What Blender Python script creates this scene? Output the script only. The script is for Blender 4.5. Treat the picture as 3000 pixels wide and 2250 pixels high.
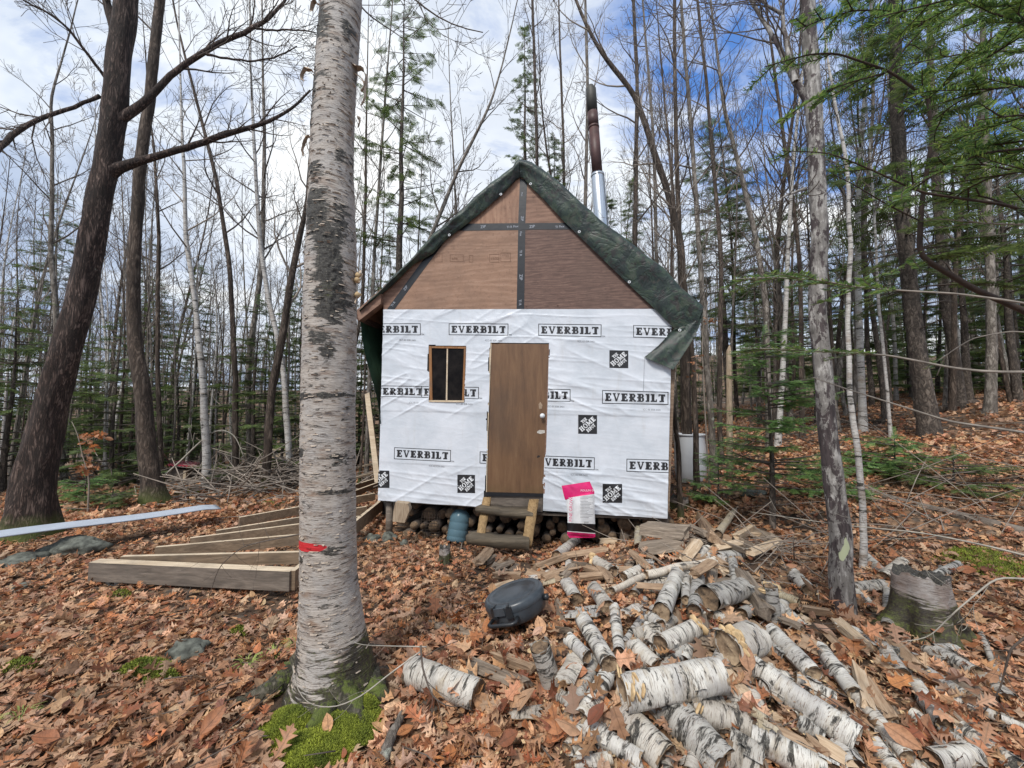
import bpy, math, random
import numpy as np
from mathutils import Vector, Matrix, Euler, noise as mnoise
R = math.radians
S = bpy.context.scene
for o in list(bpy.data.objects): bpy.data.objects.remove(o)
COL = S.collection
# ---------------- camera, sky, sun, exposure ----------------
F = 1150.0; PITCH = R(3.8); CZ = 1.65
cam = bpy.data.cameras.new('camera'); co = bpy.data.objects.new('camera', cam); COL.objects.link(co)
cam.sensor_width = 36; cam.lens = 36*F/3000; cam.clip_start = .05; cam.clip_end = 900
co.location = (0, 0, CZ); co.rotation_euler = (R(90)+PITCH, 0, 0); S.camera = co
S.view_settings.view_transform = 'Standard'; S.view_settings.look = 'None'
S.view_settings.exposure = 0.24; S.view_settings.gamma = 1
S.cycles.max_bounces = 6; S.cycles.diffuse_bounces = 3; S.cycles.glossy_bounces = 3
S.cycles.transmission_bounces = 5; S.cycles.transparent_max_bounces = 6; S.cycles.use_denoising = True
S.cycles.caustics_reflective = False; S.cycles.caustics_refractive = False
SUN_EL, SUN_AZ = R(52), R(205)       # azimuth clockwise from +Y; sun put high behind the left shoulder to front-light the wrap
# node helpers
def nd(t, typ, ins=None, **pr):
    n = t.nodes.new(typ)
    for k, v in pr.items(): setattr(n, k, v)
    for k, v in (ins or {}).items():
        s = n.inputs[k]
        if isinstance(v, bpy.types.NodeSocket): t.links.new(v, s)
        else:
            if s.type == 'RGBA' and not hasattr(v, '__len__'): v = (v, v, v, 1)
            elif s.type == 'RGBA' and len(v) == 3: v = (*v, 1)
            s.default_value = v
    return n
def ramp(t, fac, stops, interp='LINEAR'):
    n = t.nodes.new('ShaderNodeValToRGB'); t.links.new(fac, n.inputs[0]); r = n.color_ramp; r.interpolation = interp
    while len(r.elements) < len(stops): r.elements.new(.5)
    for e, (p, c) in zip(r.elements, stops):
        e.position = p; e.color = (c, c, c, 1) if not hasattr(c, '__len__') else (*c, 1)
    return n.outputs[0]
def mixc(t, f, a, b, bl='MIX'):
    n = nd(t, 'ShaderNodeMix', {0: f, 6: a, 7: b}, data_type='RGBA', blend_type=bl); return n.outputs[2]
def math_(t, op, a, b=0., c=0., clamp=False):
    return nd(t, 'ShaderNodeMath', {0: a, 1: b, 2: c}, operation=op, use_clamp=clamp).outputs[0]
def noi(t, v, sc, det=4., ro=.55, dist=0.):
    return nd(t, 'ShaderNodeTexNoise', {'Vector': v, 'Scale': sc, 'Detail': det, 'Roughness': ro, 'Distortion': dist}).outputs[0]
def vmul(t, v, s): return nd(t, 'ShaderNodeVectorMath', {0: v, 1: s}, operation='MULTIPLY').outputs[0]
# world
W_ = bpy.data.worlds.new('World'); S.world = W_; W_.use_nodes = True; t = W_.node_tree; t.nodes.clear()
sky = nd(t, 'ShaderNodeTexSky', sky_type='NISHITA', sun_disc=False, sun_elevation=SUN_EL, sun_rotation=SUN_AZ, dust_density=.3, ozone_density=2.5)
gen = nd(t, 'ShaderNodeTexCoord').outputs['Generated']
sep = nd(t, 'ShaderNodeSeparateXYZ', {0: gen})
zz = math_(t, 'MAXIMUM', sep.outputs[2], .0); zz = math_(t, 'ADD', zz, .22)
cx = math_(t, 'DIVIDE', sep.outputs[0], zz); cy = math_(t, 'DIVIDE', sep.outputs[1], zz)
cv = nd(t, 'ShaderNodeCombineXYZ', {0: cx, 1: cy, 2: 1.7}).outputs[0]
n1 = noi(t, cv, 1.5, 8, .62, .25); n2 = noi(t, vmul(t, cv, (1, 2.2, 1)), 3.2, 6, .6, .5)
bd = Vector((.60, .80, .72)).normalized()
dt = nd(t, 'ShaderNodeVectorMath', {0: gen, 1: tuple(bd)}, operation='DOT_PRODUCT').outputs['Value']
hole = nd(t, 'ShaderNodeMapRange', {0: dt, 1: .93, 2: .995, 3: 0., 4: .13}).outputs[0]
cf = math_(t, 'ADD', math_(t, 'MULTIPLY', n1, .55), math_(t, 'MULTIPLY', n2, .45)); cf = math_(t, 'SUBTRACT', cf, hole)
cov = ramp(t, cf, [(.30, 0), (.375, .45), (.46, 1)])
shade = ramp(t, noi(t, cv, 1.1, 6, .6, .3), [(.32, (3.2, 4.0, 5.6)), (.45, (4.7, 5.6, 7.2)), (.53, (6.9, 7.6, 8.6)), (.62, (9.6, 9.8, 9.9))])
gl = Vector((-.12, .86, .50)).normalized()
gd = nd(t, 'ShaderNodeVectorMath', {0: gen, 1: tuple(gl)}, operation='DOT_PRODUCT').outputs['Value']
gf = nd(t, 'ShaderNodeMapRange', {0: gd, 1: .75, 2: 1., 3: 0., 4: .45}).outputs[0]
shade = mixc(t, gf, shade, (10.2, 10.3, 10.2))
blue = mixc(t, .6, sky.outputs[0], (1.1, 3.0, 8.2))
skyc = mixc(t, cov, blue, shade)
bg = nd(t, 'ShaderNodeBackground', {0: skyc, 1: .1})
t.links.new(bg.outputs[0], nd(t, 'ShaderNodeOutputWorld').inputs[0])
sl = bpy.data.lights.new('sun', 'SUN'); sl.energy = 2.9; sl.angle = R(14); sl.color = (1, .96, .9)
so = bpy.data.objects.new('sun', sl); COL.objects.link(so)
sd = Vector((math.sin(SUN_AZ)*math.cos(SUN_EL), math.cos(SUN_AZ)*math.cos(SUN_EL), math.sin(SUN_EL)))
so.rotation_euler = sd.to_track_quat('Z', 'Y').to_euler(); so.location = sd*60

# ---------------- numeric helpers ----------------
def hsh(i, j, k, s):
    h = (i*374761393 + j*668265263 + k*2147483647 + s*1274126177) & 0xffffffff
    h = ((h ^ (h >> 13))*1103515245) & 0xffffffff; h = (h ^ (h >> 16)) & 0xffffffff
    return (h % 65536)/65535.
def vn(x, y, s=0):
    x = np.asarray(x, float); y = np.asarray(y, float)
    xi = np.floor(x).astype(np.int64); yi = np.floor(y).astype(np.int64); fx = x-xi; fy = y-yi
    fx = fx*fx*(3-2*fx); fy = fy*fy*(3-2*fy)
    a = hsh(xi, yi, 0, s); b = hsh(xi+1, yi, 0, s); c = hsh(xi, yi+1, 0, s); d = hsh(xi+1, yi+1, 0, s)
    return (a*(1-fx)+b*fx)*(1-fy)+(c*(1-fx)+d*fx)*fy
def fbm(x, y, o=4, s=0):
    v = 0; a = .5
    for k in range(o): v = v+a*vn(np.asarray(x)*2**k, np.asarray(y)*2**k, s+k); a *= .5
    return v
def sst(a, b, x):
    u = np.clip((np.asarray(x, float)-a)/(b-a), 0, 1); return u*u*(3-2*u)
def th(x, y):      # terrain height
    x = np.asarray(x, float); y = np.asarray(y, float)
    rise = .21*np.log1p(np.exp((x-2.3)*2.2))/2.2*sst(1.2, 6, y)
    rise = 3.2*np.tanh(rise/3.2)
    drop = -.11*np.maximum(0, y-10.5)*sst(5.5, -1., x)
    hill = 9.5*sst(44, 80, y)
    drop = drop*sst(90, 30, y)+(-3.5)*(1-sst(90, 30, y))*sst(5.5, -1., x)
    pile = .26*np.exp(-(((x-1.15)/1.15)**2+((y-2.55)/1.0)**2))+.27*np.exp(-(((x-1.95)/.9)**2+((y-4.15)/.75)**2))
    root = .10*np.exp(-(((x+.98)/.42)**2+((y-2.22)/.42)**2))
    rise = rise-.17*np.exp(-((x+.1)/2.1)**4-((y-5.7)/.95)**4)
    n = .16*(fbm(x*.55+9, y*.55+3, 3, 5)-.45)+.05*(fbm(x*2.3, y*2.3, 3, 8)-.45)
    return hill+rise+drop+pile+root+n*(1-.6*np.exp(-((x-.3)**2+(y-5.2)**2)/4.))
def thf(x, y): return float(th(x, y))
def ray(px, py):
    xc = (px-1500)/F; yc = (1125-py)/F
    return Vector((xc, math.cos(PITCH)-yc*math.sin(PITCH), math.sin(PITCH)+yc*math.cos(PITCH)))
def atD(px, py, D):
    r = ray(px, py); return Vector((0, 0, CZ))+r*(D/r.y)
def atZ(px, py, z):
    r = ray(px, py); return Vector((0, 0, CZ))+r*((z-CZ)/r.z)
def gnd(px, py, lift=0.):
    r = ray(px, py); s = .8; st = .05
    while s < 60:
        p = Vector((0, 0, CZ))+r*s
        if p.z < thf(p.x, p.y)+lift:
            lo, hi = s-st, s
            for _ in range(12):
                m = (lo+hi)/2; q = Vector((0, 0, CZ))+r*m
                if q.z < thf(q.x, q.y)+lift: hi = m
                else: lo = m
            return Vector((0, 0, CZ))+r*hi
        s += st; st = .03+s*.01
    return Vector((0, 0, CZ))+r*60

# ---------------- object helpers ----------------
def tag(o, label=None, cat=None, group=None, kind=None):
    if label: o['label'] = label
    if cat: o['category'] = cat
    if group: o['group'] = group
    if kind: o['kind'] = kind
    return o
def empty(name, loc, label, cat, group=None):
    o = bpy.data.objects.new(name, None); o.location = loc; COL.objects.link(o); o.empty_display_size = .1
    return tag(o, label, cat, group)
def link(name, me, parent=None, keep=True):
    o = bpy.data.objects.new(name, me); COL.objects.link(o)
    if parent:
        o.parent = parent
        if keep: o.matrix_parent_inverse = Matrix.LocRotScale(parent.location, parent.rotation_euler.to_quaternion() if parent.rotation_mode != 'QUATERNION' else parent.rotation_quaternion, parent.scale).inverted()
    return o
class MB:
    def __init__(s): s.v = []; s.f = []; s.m = []
    def add(s, vs, fs, m=0):
        b = len(s.v); s.v += [tuple(p) for p in vs]; s.f += [tuple(i+b for i in f) for f in fs]; s.m += [m]*len(fs)
    def hexa(s, q, m=0):   # 8 points: bottom 4 ccw, top 4 ccw
        s.add(q, [(3, 2, 1, 0), (4, 5, 6, 7), (0, 1, 5, 4), (1, 2, 6, 5), (2, 3, 7, 6), (3, 0, 4, 7)], m)
    def box(s, c, sz, rot=None, m=0):
        x, y, z = [k/2 for k in sz]
        q = [Vector(p) for p in ((-x, -y, -z), (x, -y, -z), (x, y, -z), (-x, y, -z), (-x, -y, z), (x, -y, z), (x, y, z), (-x, y, z))]
        if rot is not None: q = [rot @ p for p in q]
        s.hexa([p+Vector(c) for p in q], m)
    def tube(s, pts, rad, n=8, cap=True, m=0, mcap=None, jit=None):
        pts = [Vector(p) for p in pts]; L = len(pts)
        if not hasattr(rad, '__len__'): rad = [rad]*L
        b = len(s.v); up = Vector((0, 0, 1)); prev = None
        for i, p in enumerate(pts):
            d = (pts[min(i+1, L-1)]-pts[max(i-1, 0)])
            if d.length < 1e-9: d = Vector((0, 0, 1))
            d.normalize()
            if prev is None: a = d.cross(up) if abs(d.z) < .95 else d.cross(Vector((0, 1, 0)))
            else: a = prev-d*prev.dot(d)
            if a.length < 1e-6: a = d.orthogonal()
            a.normalize(); prev = a; c = d.cross(a)
            for k in range(n):
                g = 2*math.pi*k/n; r = rad[i]
                if jit: r *= jit(i, g)
                s.v.append(tuple(p+a*(math.cos(g)*r)+c*(math.sin(g)*r)))
        for i in range(L-1):
            for k in range(n):
                k2 = (k+1) % n
                s.f.append((b+i*n+k, b+i*n+k2, b+(i+1)*n+k2, b+(i+1)*n+k)); s.m.append(m)
        if cap:
            mc = m if mcap is None else mcap
            s.f.append(tuple(b+k for k in range(n))[::-1]); s.m.append(mc)
            s.f.append(tuple(b+(L-1)*n+k for k in range(n))); s.m.append(mc)
    def build(s, name, mats, parent=None, smooth=True, keep=True):
        me = bpy.data.meshes.new(name); me.from_pydata(s.v, [], s.f)
        for m in (mats if isinstance(mats, (list, tuple)) else [mats]): me.materials.append(m)
        if s.f:
            me.polygons.foreach_set('material_index', s.m)
            me.polygons.foreach_set('use_smooth', [smooth]*len(s.f))
        me.update(); return link(name, me, parent, keep)
def npmesh(name, V, Fq, mats, smooth=True, col=None, uv=None, att=None, mi=None):
    me = bpy.data.meshes.new(name); k = Fq.shape[1]
    me.vertices.add(len(V)); me.vertices.foreach_set('co', np.asarray(V, np.float32).ravel())
    me.loops.add(Fq.size); me.loops.foreach_set('vertex_index', Fq.astype(np.int32).ravel())
    me.polygons.add(len(Fq)); me.polygons.foreach_set('loop_start', np.arange(0, Fq.size, k, dtype=np.int32))
    me.polygons.foreach_set('use_smooth', np.full(len(Fq), smooth))
    if col is not None:
        a = me.attributes.new('lc', 'FLOAT_COLOR', 'POINT'); c4 = np.ones((len(V), 4), np.float32); c4[:, :3] = col; a.data.foreach_set('color', c4.ravel())
    if att is not None:
        for nm, arr in att.items():
            a = me.attributes.new(nm, 'FLOAT', 'POINT'); a.data.foreach_set('value', np.asarray(arr, np.float32))
    if uv is not None:
        a = me.attributes.new('luv', 'FLOAT_VECTOR', 'POINT'); u3 = np.zeros((len(V), 3), np.float32); u3[:, :2] = uv; a.data.foreach_set('vector', u3.ravel())
    if mi is not None: me.polygons.foreach_set('material_index', mi)
    me.update(calc_edges=True); me.validate()
    for m in (mats if isinstance(mats, (list, tuple)) else [mats]): me.materials.append(m)
    return me
def gridmesh(name, P, mats, mask=None, smooth=True, att=None, closed=False):
    h, w = P.shape[:2]; idx = np.arange(h*w).reshape(h, w)
    if closed: idx = np.concatenate([idx, idx[:, :1]], 1)
    q = np.stack([idx[:-1, :-1], idx[:-1, 1:], idx[1:, 1:], idx[1:, :-1]], -1)
    if mask is not None: q = q[mask]
    return npmesh(name, P.reshape(-1, 3), q.reshape(-1, 4), mats, smooth, att=att)
def frames(dirs, roll):
    d = dirs/np.linalg.norm(dirs, axis=1, keepdims=True)
    up = np.tile([0., 0, 1], (len(d), 1)); up[np.abs(d[:, 2]) > .97] = [0, 1., 0]
    a = np.cross(up, d); a /= np.linalg.norm(a, axis=1, keepdims=True); b = np.cross(d, a)
    c, s = np.cos(roll)[:, None], np.sin(roll)[:, None]
    return np.stack([d, a*c+b*s, -a*s+b*c], -1)   # columns x,y,z
def scatter(name, temps, tid, P, RM, sc, col, mats, smooth=True, wood=None):
    Vs, Fs, Cs, Us = [], [], [], []; off = 0
    for k, (tv, tf) in enumerate(temps):
        i = np.where(tid == k)[0]
        if not len(i): continue
        V = np.einsum('nij,vj->nvi', RM[i], tv)*sc[i][:, None, None]+P[i][:, None, :]
        n = len(i); nv = len(tv)
        Fs.append((tf[None]+(np.arange(n)*nv)[:, None, None]).reshape(-1, 4)+off); off += n*nv
        Vs.append(V.reshape(-1, 3)); Us.append(np.tile(tv[:, :2], (n, 1)))
        if col is not None: Cs.append(np.repeat(col[i], nv, 0))
    mi = None
    if wood is not None:
        nf = sum(len(f) for f in Fs); Fs.append(np.array(wood.f)+off); Vs.append(np.array(wood.v)); mi = np.r_[np.zeros(nf, int), np.ones(len(wood.f), int)]; return npmesh(name, np.concatenate(Vs), np.concatenate(Fs), mats, smooth, mi=mi)
    return npmesh(name, np.concatenate(Vs), np.concatenate(Fs), mats, smooth, np.concatenate(Cs) if col is not None else None, np.concatenate(Us))

# ---------------- materials ----------------
def newmat(name):
    m = bpy.data.materials.new(name); m.use_nodes = True; t = m.node_tree; t.nodes.clear()
    out = nd(t, 'ShaderNodeOutputMaterial'); b = nd(t, 'ShaderNodeBsdfPrincipled'); t.links.new(b.outputs[0], out.inputs[0])
    return m, t, b
def setb(t, b, col, rough=.7, h=None, bs=.3, bd_=.01, **kw):
    def s(k, v):
        if isinstance(v, bpy.types.NodeSocket): t.links.new(v, b.inputs[k])
        else: b.inputs[k].default_value = (*v, 1) if (hasattr(v, '__len__') and len(v) == 3) else v
    s('Base Color', col); s('Roughness', rough)
    for k, v in kw.items(): s(k.replace('_', ' '), v)
    if h is not None:
        bp = nd(t, 'ShaderNodeBump', {'Height': h, 'Strength': bs, 'Distance': bd_}); t.links.new(bp.outputs[0], b.inputs['Normal'])
def translucent(m, t, b, col, f=.4):
    tr = nd(t, 'ShaderNodeBsdfTranslucent'); 
    if isinstance(col, bpy.types.NodeSocket): t.links.new(col, tr.inputs[0])
    out = [n for n in t.nodes if n.type == 'OUTPUT_MATERIAL'][0]; mx = nd(t, 'ShaderNodeMixShader', {0: f, 1: b.outputs[0], 2: tr.outputs[0]}); t.links.new(mx.outputs[0], out.inputs[0])
def ocoord(t, rnd=True):
    v = nd(t, 'ShaderNodeTexCoord').outputs['Object']
    if rnd:
        r = nd(t, 'ShaderNodeObjectInfo').outputs['Random']; r = math_(t, 'MULTIPLY', r, 53.)
        v = nd(t, 'ShaderNodeVectorMath', {0: v, 1: nd(t, 'ShaderNodeCombineXYZ', {0: r, 1: r, 2: r}).outputs[0]}, operation='ADD').outputs[0]
    return v
def m_plain(name, c, rough=.6, var=.25, sc=6, h=.2, **kw):
    m, t, b = newmat(name); v = ocoord(t); n = noi(t, v, sc, 6, .6)
    c2 = tuple(k*(1-var) for k in c); c3 = tuple(min(1, k*(1+var)) for k in c)
    setb(t, b, ramp(t, n, [(.3, c2), (.7, c3)]), rough, n, h, .01, **kw); return m
def m_bark(name, dark, mid, light, sc=9., stretch=.22, lich=.66, lc=(.30, .33, .26), moss=False, hs=.8):
    m, t, b = newmat(name); v = ocoord(t); vs = vmul(t, v, (1, 1, stretch))
    n = noi(t, vs, sc*2.2, 8, .65, .4); r1 = math_(t, 'ABSOLUTE', math_(t, 'SUBTRACT', noi(t, vs, sc*1.5, 4, .6, .9), .5)); r1 = ramp(t, r1, [(0, 0), (.11, 1)])
    hh = math_(t, 'MULTIPLY', math_(t, 'ADD', math_(t, 'MULTIPLY', r1, .6), .4), n)
    c = ramp(t, hh, [(.17, dark), (.40, mid), (.60, light)])
    c = mixc(t, ramp(t, noi(t, v, 2.3, 5, .65), [(.42, 0), (.62, .6)]), c, dark)
    c = mixc(t, ramp(t, noi(t, v, 5.5, 7, .7), [(lich, 0), (lich+.05, .8)]), c, lc)
    if moss:
        z = nd(t, 'ShaderNodeSeparateXYZ', {0: nd(t, 'ShaderNodeNewGeometry').outputs['Position']}).outputs[2]
        z = math_(t, 'ADD', z, math_(t, 'MULTIPLY', noi(t, v, 4, 5), .5))
        c = mixc(t, ramp(t, z, [(.22, .85), (.62, 0)]), c, (.10, .13, .025))
    setb(t, b, c, .92, hh, hs, .02); return m
def m_birch(name, axis=2, white=(.62, .59, .54), tan=(.46, .36, .27), scl=1., patch=.60, moss=False, aged=.5, lt=.575):
    m, t, b = newmat(name); v = ocoord(t)
    st = [1., 1., 1.]; st[axis] = 11.; v1 = vmul(t, v, tuple(st)); st[axis] = 4.; v2 = vmul(t, v, tuple(st))
    base = ramp(t, noi(t, v2, 2.2*scl, 6, .65, .3), [(.32, tan), (.47, white), (.66, tuple(min(1, k*1.14) for k in white))])
    base = mixc(t, ramp(t, noi(t, v, 3.1*scl, 5), [(.45, 0), (.62, aged)]), base, (.36, .345, .33))
    if axis == 0:
        rnd = nd(t, 'ShaderNodeObjectInfo').outputs['Random']; base = mixc(t, ramp(t, rnd, [(0, .0), (.5, .1), (1, .5)]), base, (.33, .27, .20))
    ln = noi(t, v1, 5.5*scl, 6, .68, .35); ln2 = noi(t, v1, 14*scl, 3, .6)
    lm = ramp(t, ln, [(lt, 0), (lt+.035, .9)]); lm2 = ramp(t, ln2, [(.57, 0), (.63, .7)])
    c = mixc(t, lm2, base, (.16, .11, .08)); c = mixc(t, lm, c, (.09, .07, .06))
    pn = noi(t, v2, 3.3*scl, 8, .72, .6); at = nd(t, 'ShaderNodeAttribute', attribute_name='dark').outputs['Fac']
    pa = math_(t, 'ADD', pn, math_(t, 'MULTIPLY', at, .26)); pm = ramp(t, pa, [(patch, 0), (patch+.055, 1)])
    rough = noi(t, v, 38*scl, 6, .7); dk = ramp(t, rough, [(.35, (.012, .011, .010)), (.55, (.05, .045, .038)), (.7, (.17, .16, .12))])
    c = mixc(t, pm, c, dk)
    if moss:
        ma = nd(t, 'ShaderNodeAttribute', attribute_name='moss').outputs['Fac']
        mf = ramp(t, math_(t, 'ADD', ma, math_(t, 'MULTIPLY', math_(t, 'SUBTRACT', noi(t, v1, 5, 8, .7), .5), 2.)), [(.45, 0), (.58, 1)])
        mc = ramp(t, math_(t, 'ADD', math_(t, 'MULTIPLY', noi(t, v, 55, 6, .7), .6), math_(t, 'MULTIPLY', noi(t, v, 8, 4), .4)), [(.36, (.010, .008, .006)), (.47, (.035, .027, .016)), (.55, (.06, .065, .018)), (.66, (.13, .15, .03))])
        c = mixc(t, mf, c, mc)
        rd = nd(t, 'ShaderNodeAttribute', attribute_name='red').outputs['Fac']
        rf = ramp(t, math_(t, 'ADD', rd, math_(t, 'MULTIPLY', math_(t, 'SUBTRACT', noi(t, v1, 6, 5), .5), .9)), [(.45, 0), (.55, 1)])
        c = mixc(t, rf, c, (.52, .015, .02))
    hgt = math_(t, 'ADD', math_(t, 'MULTIPLY', ln, 1.), math_(t, 'MULTIPLY', math_(t, 'MULTIPLY', rough, pm), 1.2))
    hgt = math_(t, 'ADD', hgt, math_(t, 'MULTIPLY', noi(t, v1, 30, 4), .3))
    setb(t, b, c, .62, hgt, .55, .012); return m
def m_wood(name, a, bb, c_, axis=0, sc=5., rough=.8, rings=True):
    m, t, b = newmat(name); v = ocoord(t); st = [1., 1., 1.]; st[axis] = .09; vs = vmul(t, v, tuple(st))
    n = noi(t, vs, sc*7, 8, .65, .8); g = noi(t, vs, sc*28, 4, .6)
    f = math_(t, 'ADD', math_(t, 'MULTIPLY', n, .7), math_(t, 'MULTIPLY', g, .3))
    c = ramp(t, f, [(.33, a), (.5, bb), (.66, c_)])
    c = mixc(t, ramp(t, noi(t, v, 4, 4), [(.5, 0), (.75, .45)]), c, (.10, .085, .07))
    setb(t, b, c, rough, f, .6, .008); return m
def m_end(name, core=(.30, .20, .12), rim=(.05, .035, .025)):
    m, t, b = newmat(name); v = ocoord(t); n = noi(t, v, 14, 8, .7, .5); w = noi(t, v, 60, 4, .6)
    c = ramp(t, n, [(.36, rim), (.5, tuple((p+q)/2 for p, q in zip(core, rim))), (.62, core)])
    setb(t, b, mixc(t, .25, c, ramp(t, w, [(.3, .02), (.7, .5)]), 'OVERLAY'), .9, n, .8, .01); return m
M = {}
M['birch_big'] = m_birch('paper_birch_bark', 2, (.40, .355, .31), (.24, .16, .11), 2.4, .575, moss=True, aged=.6)
M['birch'] = m_birch('birch_bark', 2, (.48, .46, .43), (.30, .25, .2), 1.2, .55)
M['birchlog'] = m_birch('birch_log_bark', 0, (.58, .56, .51), (.42, .36, .27), 1.9, .545, aged=.75, lt=.60)
M['birchgrey'] = m_birch('grey_birch_log_bark', 0, (.40, .39, .36), (.22, .20, .17), 2.6, .52, aged=.8, lt=.62)
M['oak'] = m_bark('oak_bark', (.012, .008, .006), (.058, .036, .028), (.19, .135, .11), 17, .15, .68, moss=True)
M['brown'] = m_bark('brown_bark', (.025, .018, .013), (.085, .060, .045), (.18, .14, .11), 10, .2, .68, moss=True)
M['grey'] = m_bark('grey_bark', (.07, .058, .048), (.22, .19, .16), (.36, .325, .285), 7, .3, .62, (.36, .38, .32))
def m_maple():
    m, t, b = newmat('blotched_grey_bark'); v = ocoord(t, False); vs = vmul(t, v, (1, 1, .45)); n = math_(t, 'ADD', math_(t, 'MULTIPLY', noi(t, vs, 12, 9, .72, .4), .86), math_(t, 'MULTIPLY', noi(t, v, 34, 8, .7), .14)); f = noi(t, vmul(t, v, (1, 1, .2)), 40, 5, .6)
    z = nd(t, 'ShaderNodeSeparateXYZ', {0: v}).outputs[2]; n2 = math_(t, 'ADD', n, nd(t, 'ShaderNodeMapRange', {0: z, 1: 2.8, 2: 1.5, 3: -.02, 4: .0}).outputs[0])
    c = ramp(t, math_(t, 'ADD', math_(t, 'MULTIPLY', f, .5), math_(t, 'MULTIPLY', noi(t, v, 9, 6, .7), .5)), [(.35, (.10, .09, .08)), (.5, (.20, .185, .17)), (.62, (.44, .42, .39))]); dk = ramp(t, f, [(.3, (.02, .014, .014)), (.7, (.085, .065, .065))])
    c = mixc(t, ramp(t, n2, [(.49, 0), (.525, 1)]), c, dk); c = mixc(t, ramp(t, noi(t, vs, 5.2, 3, .5), [(.655, 0), (.67, 1)]), c, (.44, .47, .30))
    setb(t, b, c, .85, math_(t, 'ADD', f, n2), .5, .01); return m
M['maple'] = m_maple()
M['twig'] = m_plain('twig_bark', (.092, .073, .060), .9, .3, 8)
M['twiglight'] = m_plain('pale_twig_bark', (.24, .20, .165), .9, .3, 8)
M['firbark'] = m_bark('fir_bark', (.028, .022, .018), (.105, .082, .065), (.20, .165, .135), 9, .45, .66)
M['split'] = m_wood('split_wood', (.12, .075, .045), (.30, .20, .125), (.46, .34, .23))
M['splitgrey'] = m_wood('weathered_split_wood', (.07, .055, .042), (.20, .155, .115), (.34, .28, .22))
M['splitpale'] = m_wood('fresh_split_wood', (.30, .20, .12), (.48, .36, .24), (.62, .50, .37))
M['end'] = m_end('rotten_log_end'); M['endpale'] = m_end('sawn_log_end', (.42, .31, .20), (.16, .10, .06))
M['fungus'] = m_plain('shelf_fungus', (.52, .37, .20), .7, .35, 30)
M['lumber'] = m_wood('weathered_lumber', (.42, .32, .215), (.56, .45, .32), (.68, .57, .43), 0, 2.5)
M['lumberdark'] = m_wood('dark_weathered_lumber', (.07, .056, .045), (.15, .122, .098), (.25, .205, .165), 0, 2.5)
M['plank'] = m_wood('mossy_plank', (.045, .034, .022), (.10, .078, .052), (.19, .15, .10), 0, 4)
M['rock'] = m_plain('rock', (.10, .105, .088), .95, .75, 16, 1.); M['concrete'] = m_plain('concrete', (.24, .25, .235), .9, .3, 20, .5)
M['black'] = m_plain('black_plastic', (.016, .018, .021), .42, .2, 12, .1)
M['iron'] = m_plain('rusty_wire', (.045, .03, .022), .7, .4, 20)
M['white'] = m_plain('white_plastic', (.66, .68, .70), .35, .06, 3, .05)
# ---------------- ground ----------------
m, t, b = newmat('forest_floor'); v = nd(t, 'ShaderNodeNewGeometry').outputs['Position']
vor = nd(t, 'ShaderNodeTexVoronoi', {'Vector': v, 'Scale': 11., 'Randomness': 1.}); rc = nd(t, 'ShaderNodeSeparateColor', {0: vor.outputs['Color']}).outputs[0]
c = ramp(t, rc, [(0., (.06, .035, .02)), (.3, (.16, .085, .045)), (.55, (.25, .14, .075)), (.8, (.34, .21, .125)), (1, (.14, .12, .10))])
dn = ramp(t, noi(t, v, .9, 6, .6), [(.42, 0), (.62, 1)])
c = mixc(t, dn, c, (.055, .035, .022)); c = mixc(t, ramp(t, noi(t, v, 14, 6, .7), [(.35, .8), (.6, 0)]), c, (.03, .02, .013))
setb(t, b, c, .95, noi(t, v, 18, 6), .8, .04); M['floor'] = m
gx = np.sinh(np.linspace(-4.6, 4.6, 330))*1.6; gy = np.sinh(np.linspace(-2.2, 5.0, 360))*1.7+1.5
X, Y = np.meshgrid(gx, gy); me = gridmesh('ground', np.stack([X, Y, th(X, Y)], -1), M['floor'])
tag(link('ground', me), kind='structure')
# ---------------- fallen leaves ----------------
def strip(st, w, fwd, cup, bend, wob=0, seed=0, pet=.22):
    rs = random.Random(seed); V = []; Q = []; n = len(st)
    for i in range(n):
        s = st[i]; z = bend*(s-.5)**2; wl, wr = (w[i] if hasattr(w[i], '__len__') else (w[i], w[i]))
        V.append((s, 0, z)); V.append((s+fwd[i], wl, z+cup*wl*wl*3+rs.uniform(-wob, wob)+abs(wl)*.1)); V.append((s+fwd[i], -wr, z+cup*wr*wr*3+rs.uniform(-wob, wob)+abs(wr)*.1))
    for i in range(n-1):
        a, c = i*3, i*3+3; Q += [(a, c, c+1, a+1), (a, a+2, c+2, c)]
    k = len(V); z0 = bend*.25
    V += [(-pet, -.008, z0+.02), (0, -.008, z0), (0, .008, z0), (-pet, .008, z0+.02)]; Q.append((k, k+1, k+2, k+3))
    return np.array(V), np.array(Q)
oak_s = [0, .07, .14, .22, .30, .38, .46, .55, .63, .72, .80, .88, 1.]
oak_w = [.01, .05, .20, .07, .08, .33, .09, .10, .37, .10, .22, .08, .01]
oak_f = [0, .0, .05, .0, 0, .10, .0, 0, .11, .02, .08, .02, 0]
map_s = [0, .08, .16, .28, .36, .45, .55, .65, .78, .88, 1.]
map_w = [.01, .16, .42, .20, .24, .50, .24, .13, .22, .07, .01]
map_f = [0, -.05, -.02, 0, .02, .16, .02, 0, .10, .02, 0]
bee_s = [0, .1, .25, .42, .6, .78, .92, 1.]; bee_w = [.01, .12, .23, .28, .26, .18, .07, .005]; bee_f = [0]*8
T_near = []
for k, (cu, be) in enumerate([(.25, .25), (-.3, .3), (.9, -.35), (.4, .8), (-.6, -.5)]):
    T_near.append(strip(oak_s, oak_w, oak_f, cu, be, .035, k))
    if k < 3: T_near.append(strip(map_s, map_w, map_f, cu*.6, be, .05, k+9))
    if k < 2: T_near.append(strip(bee_s, bee_w, bee_f, cu*1.5, be, .015, k+20))
T_far = []
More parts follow.
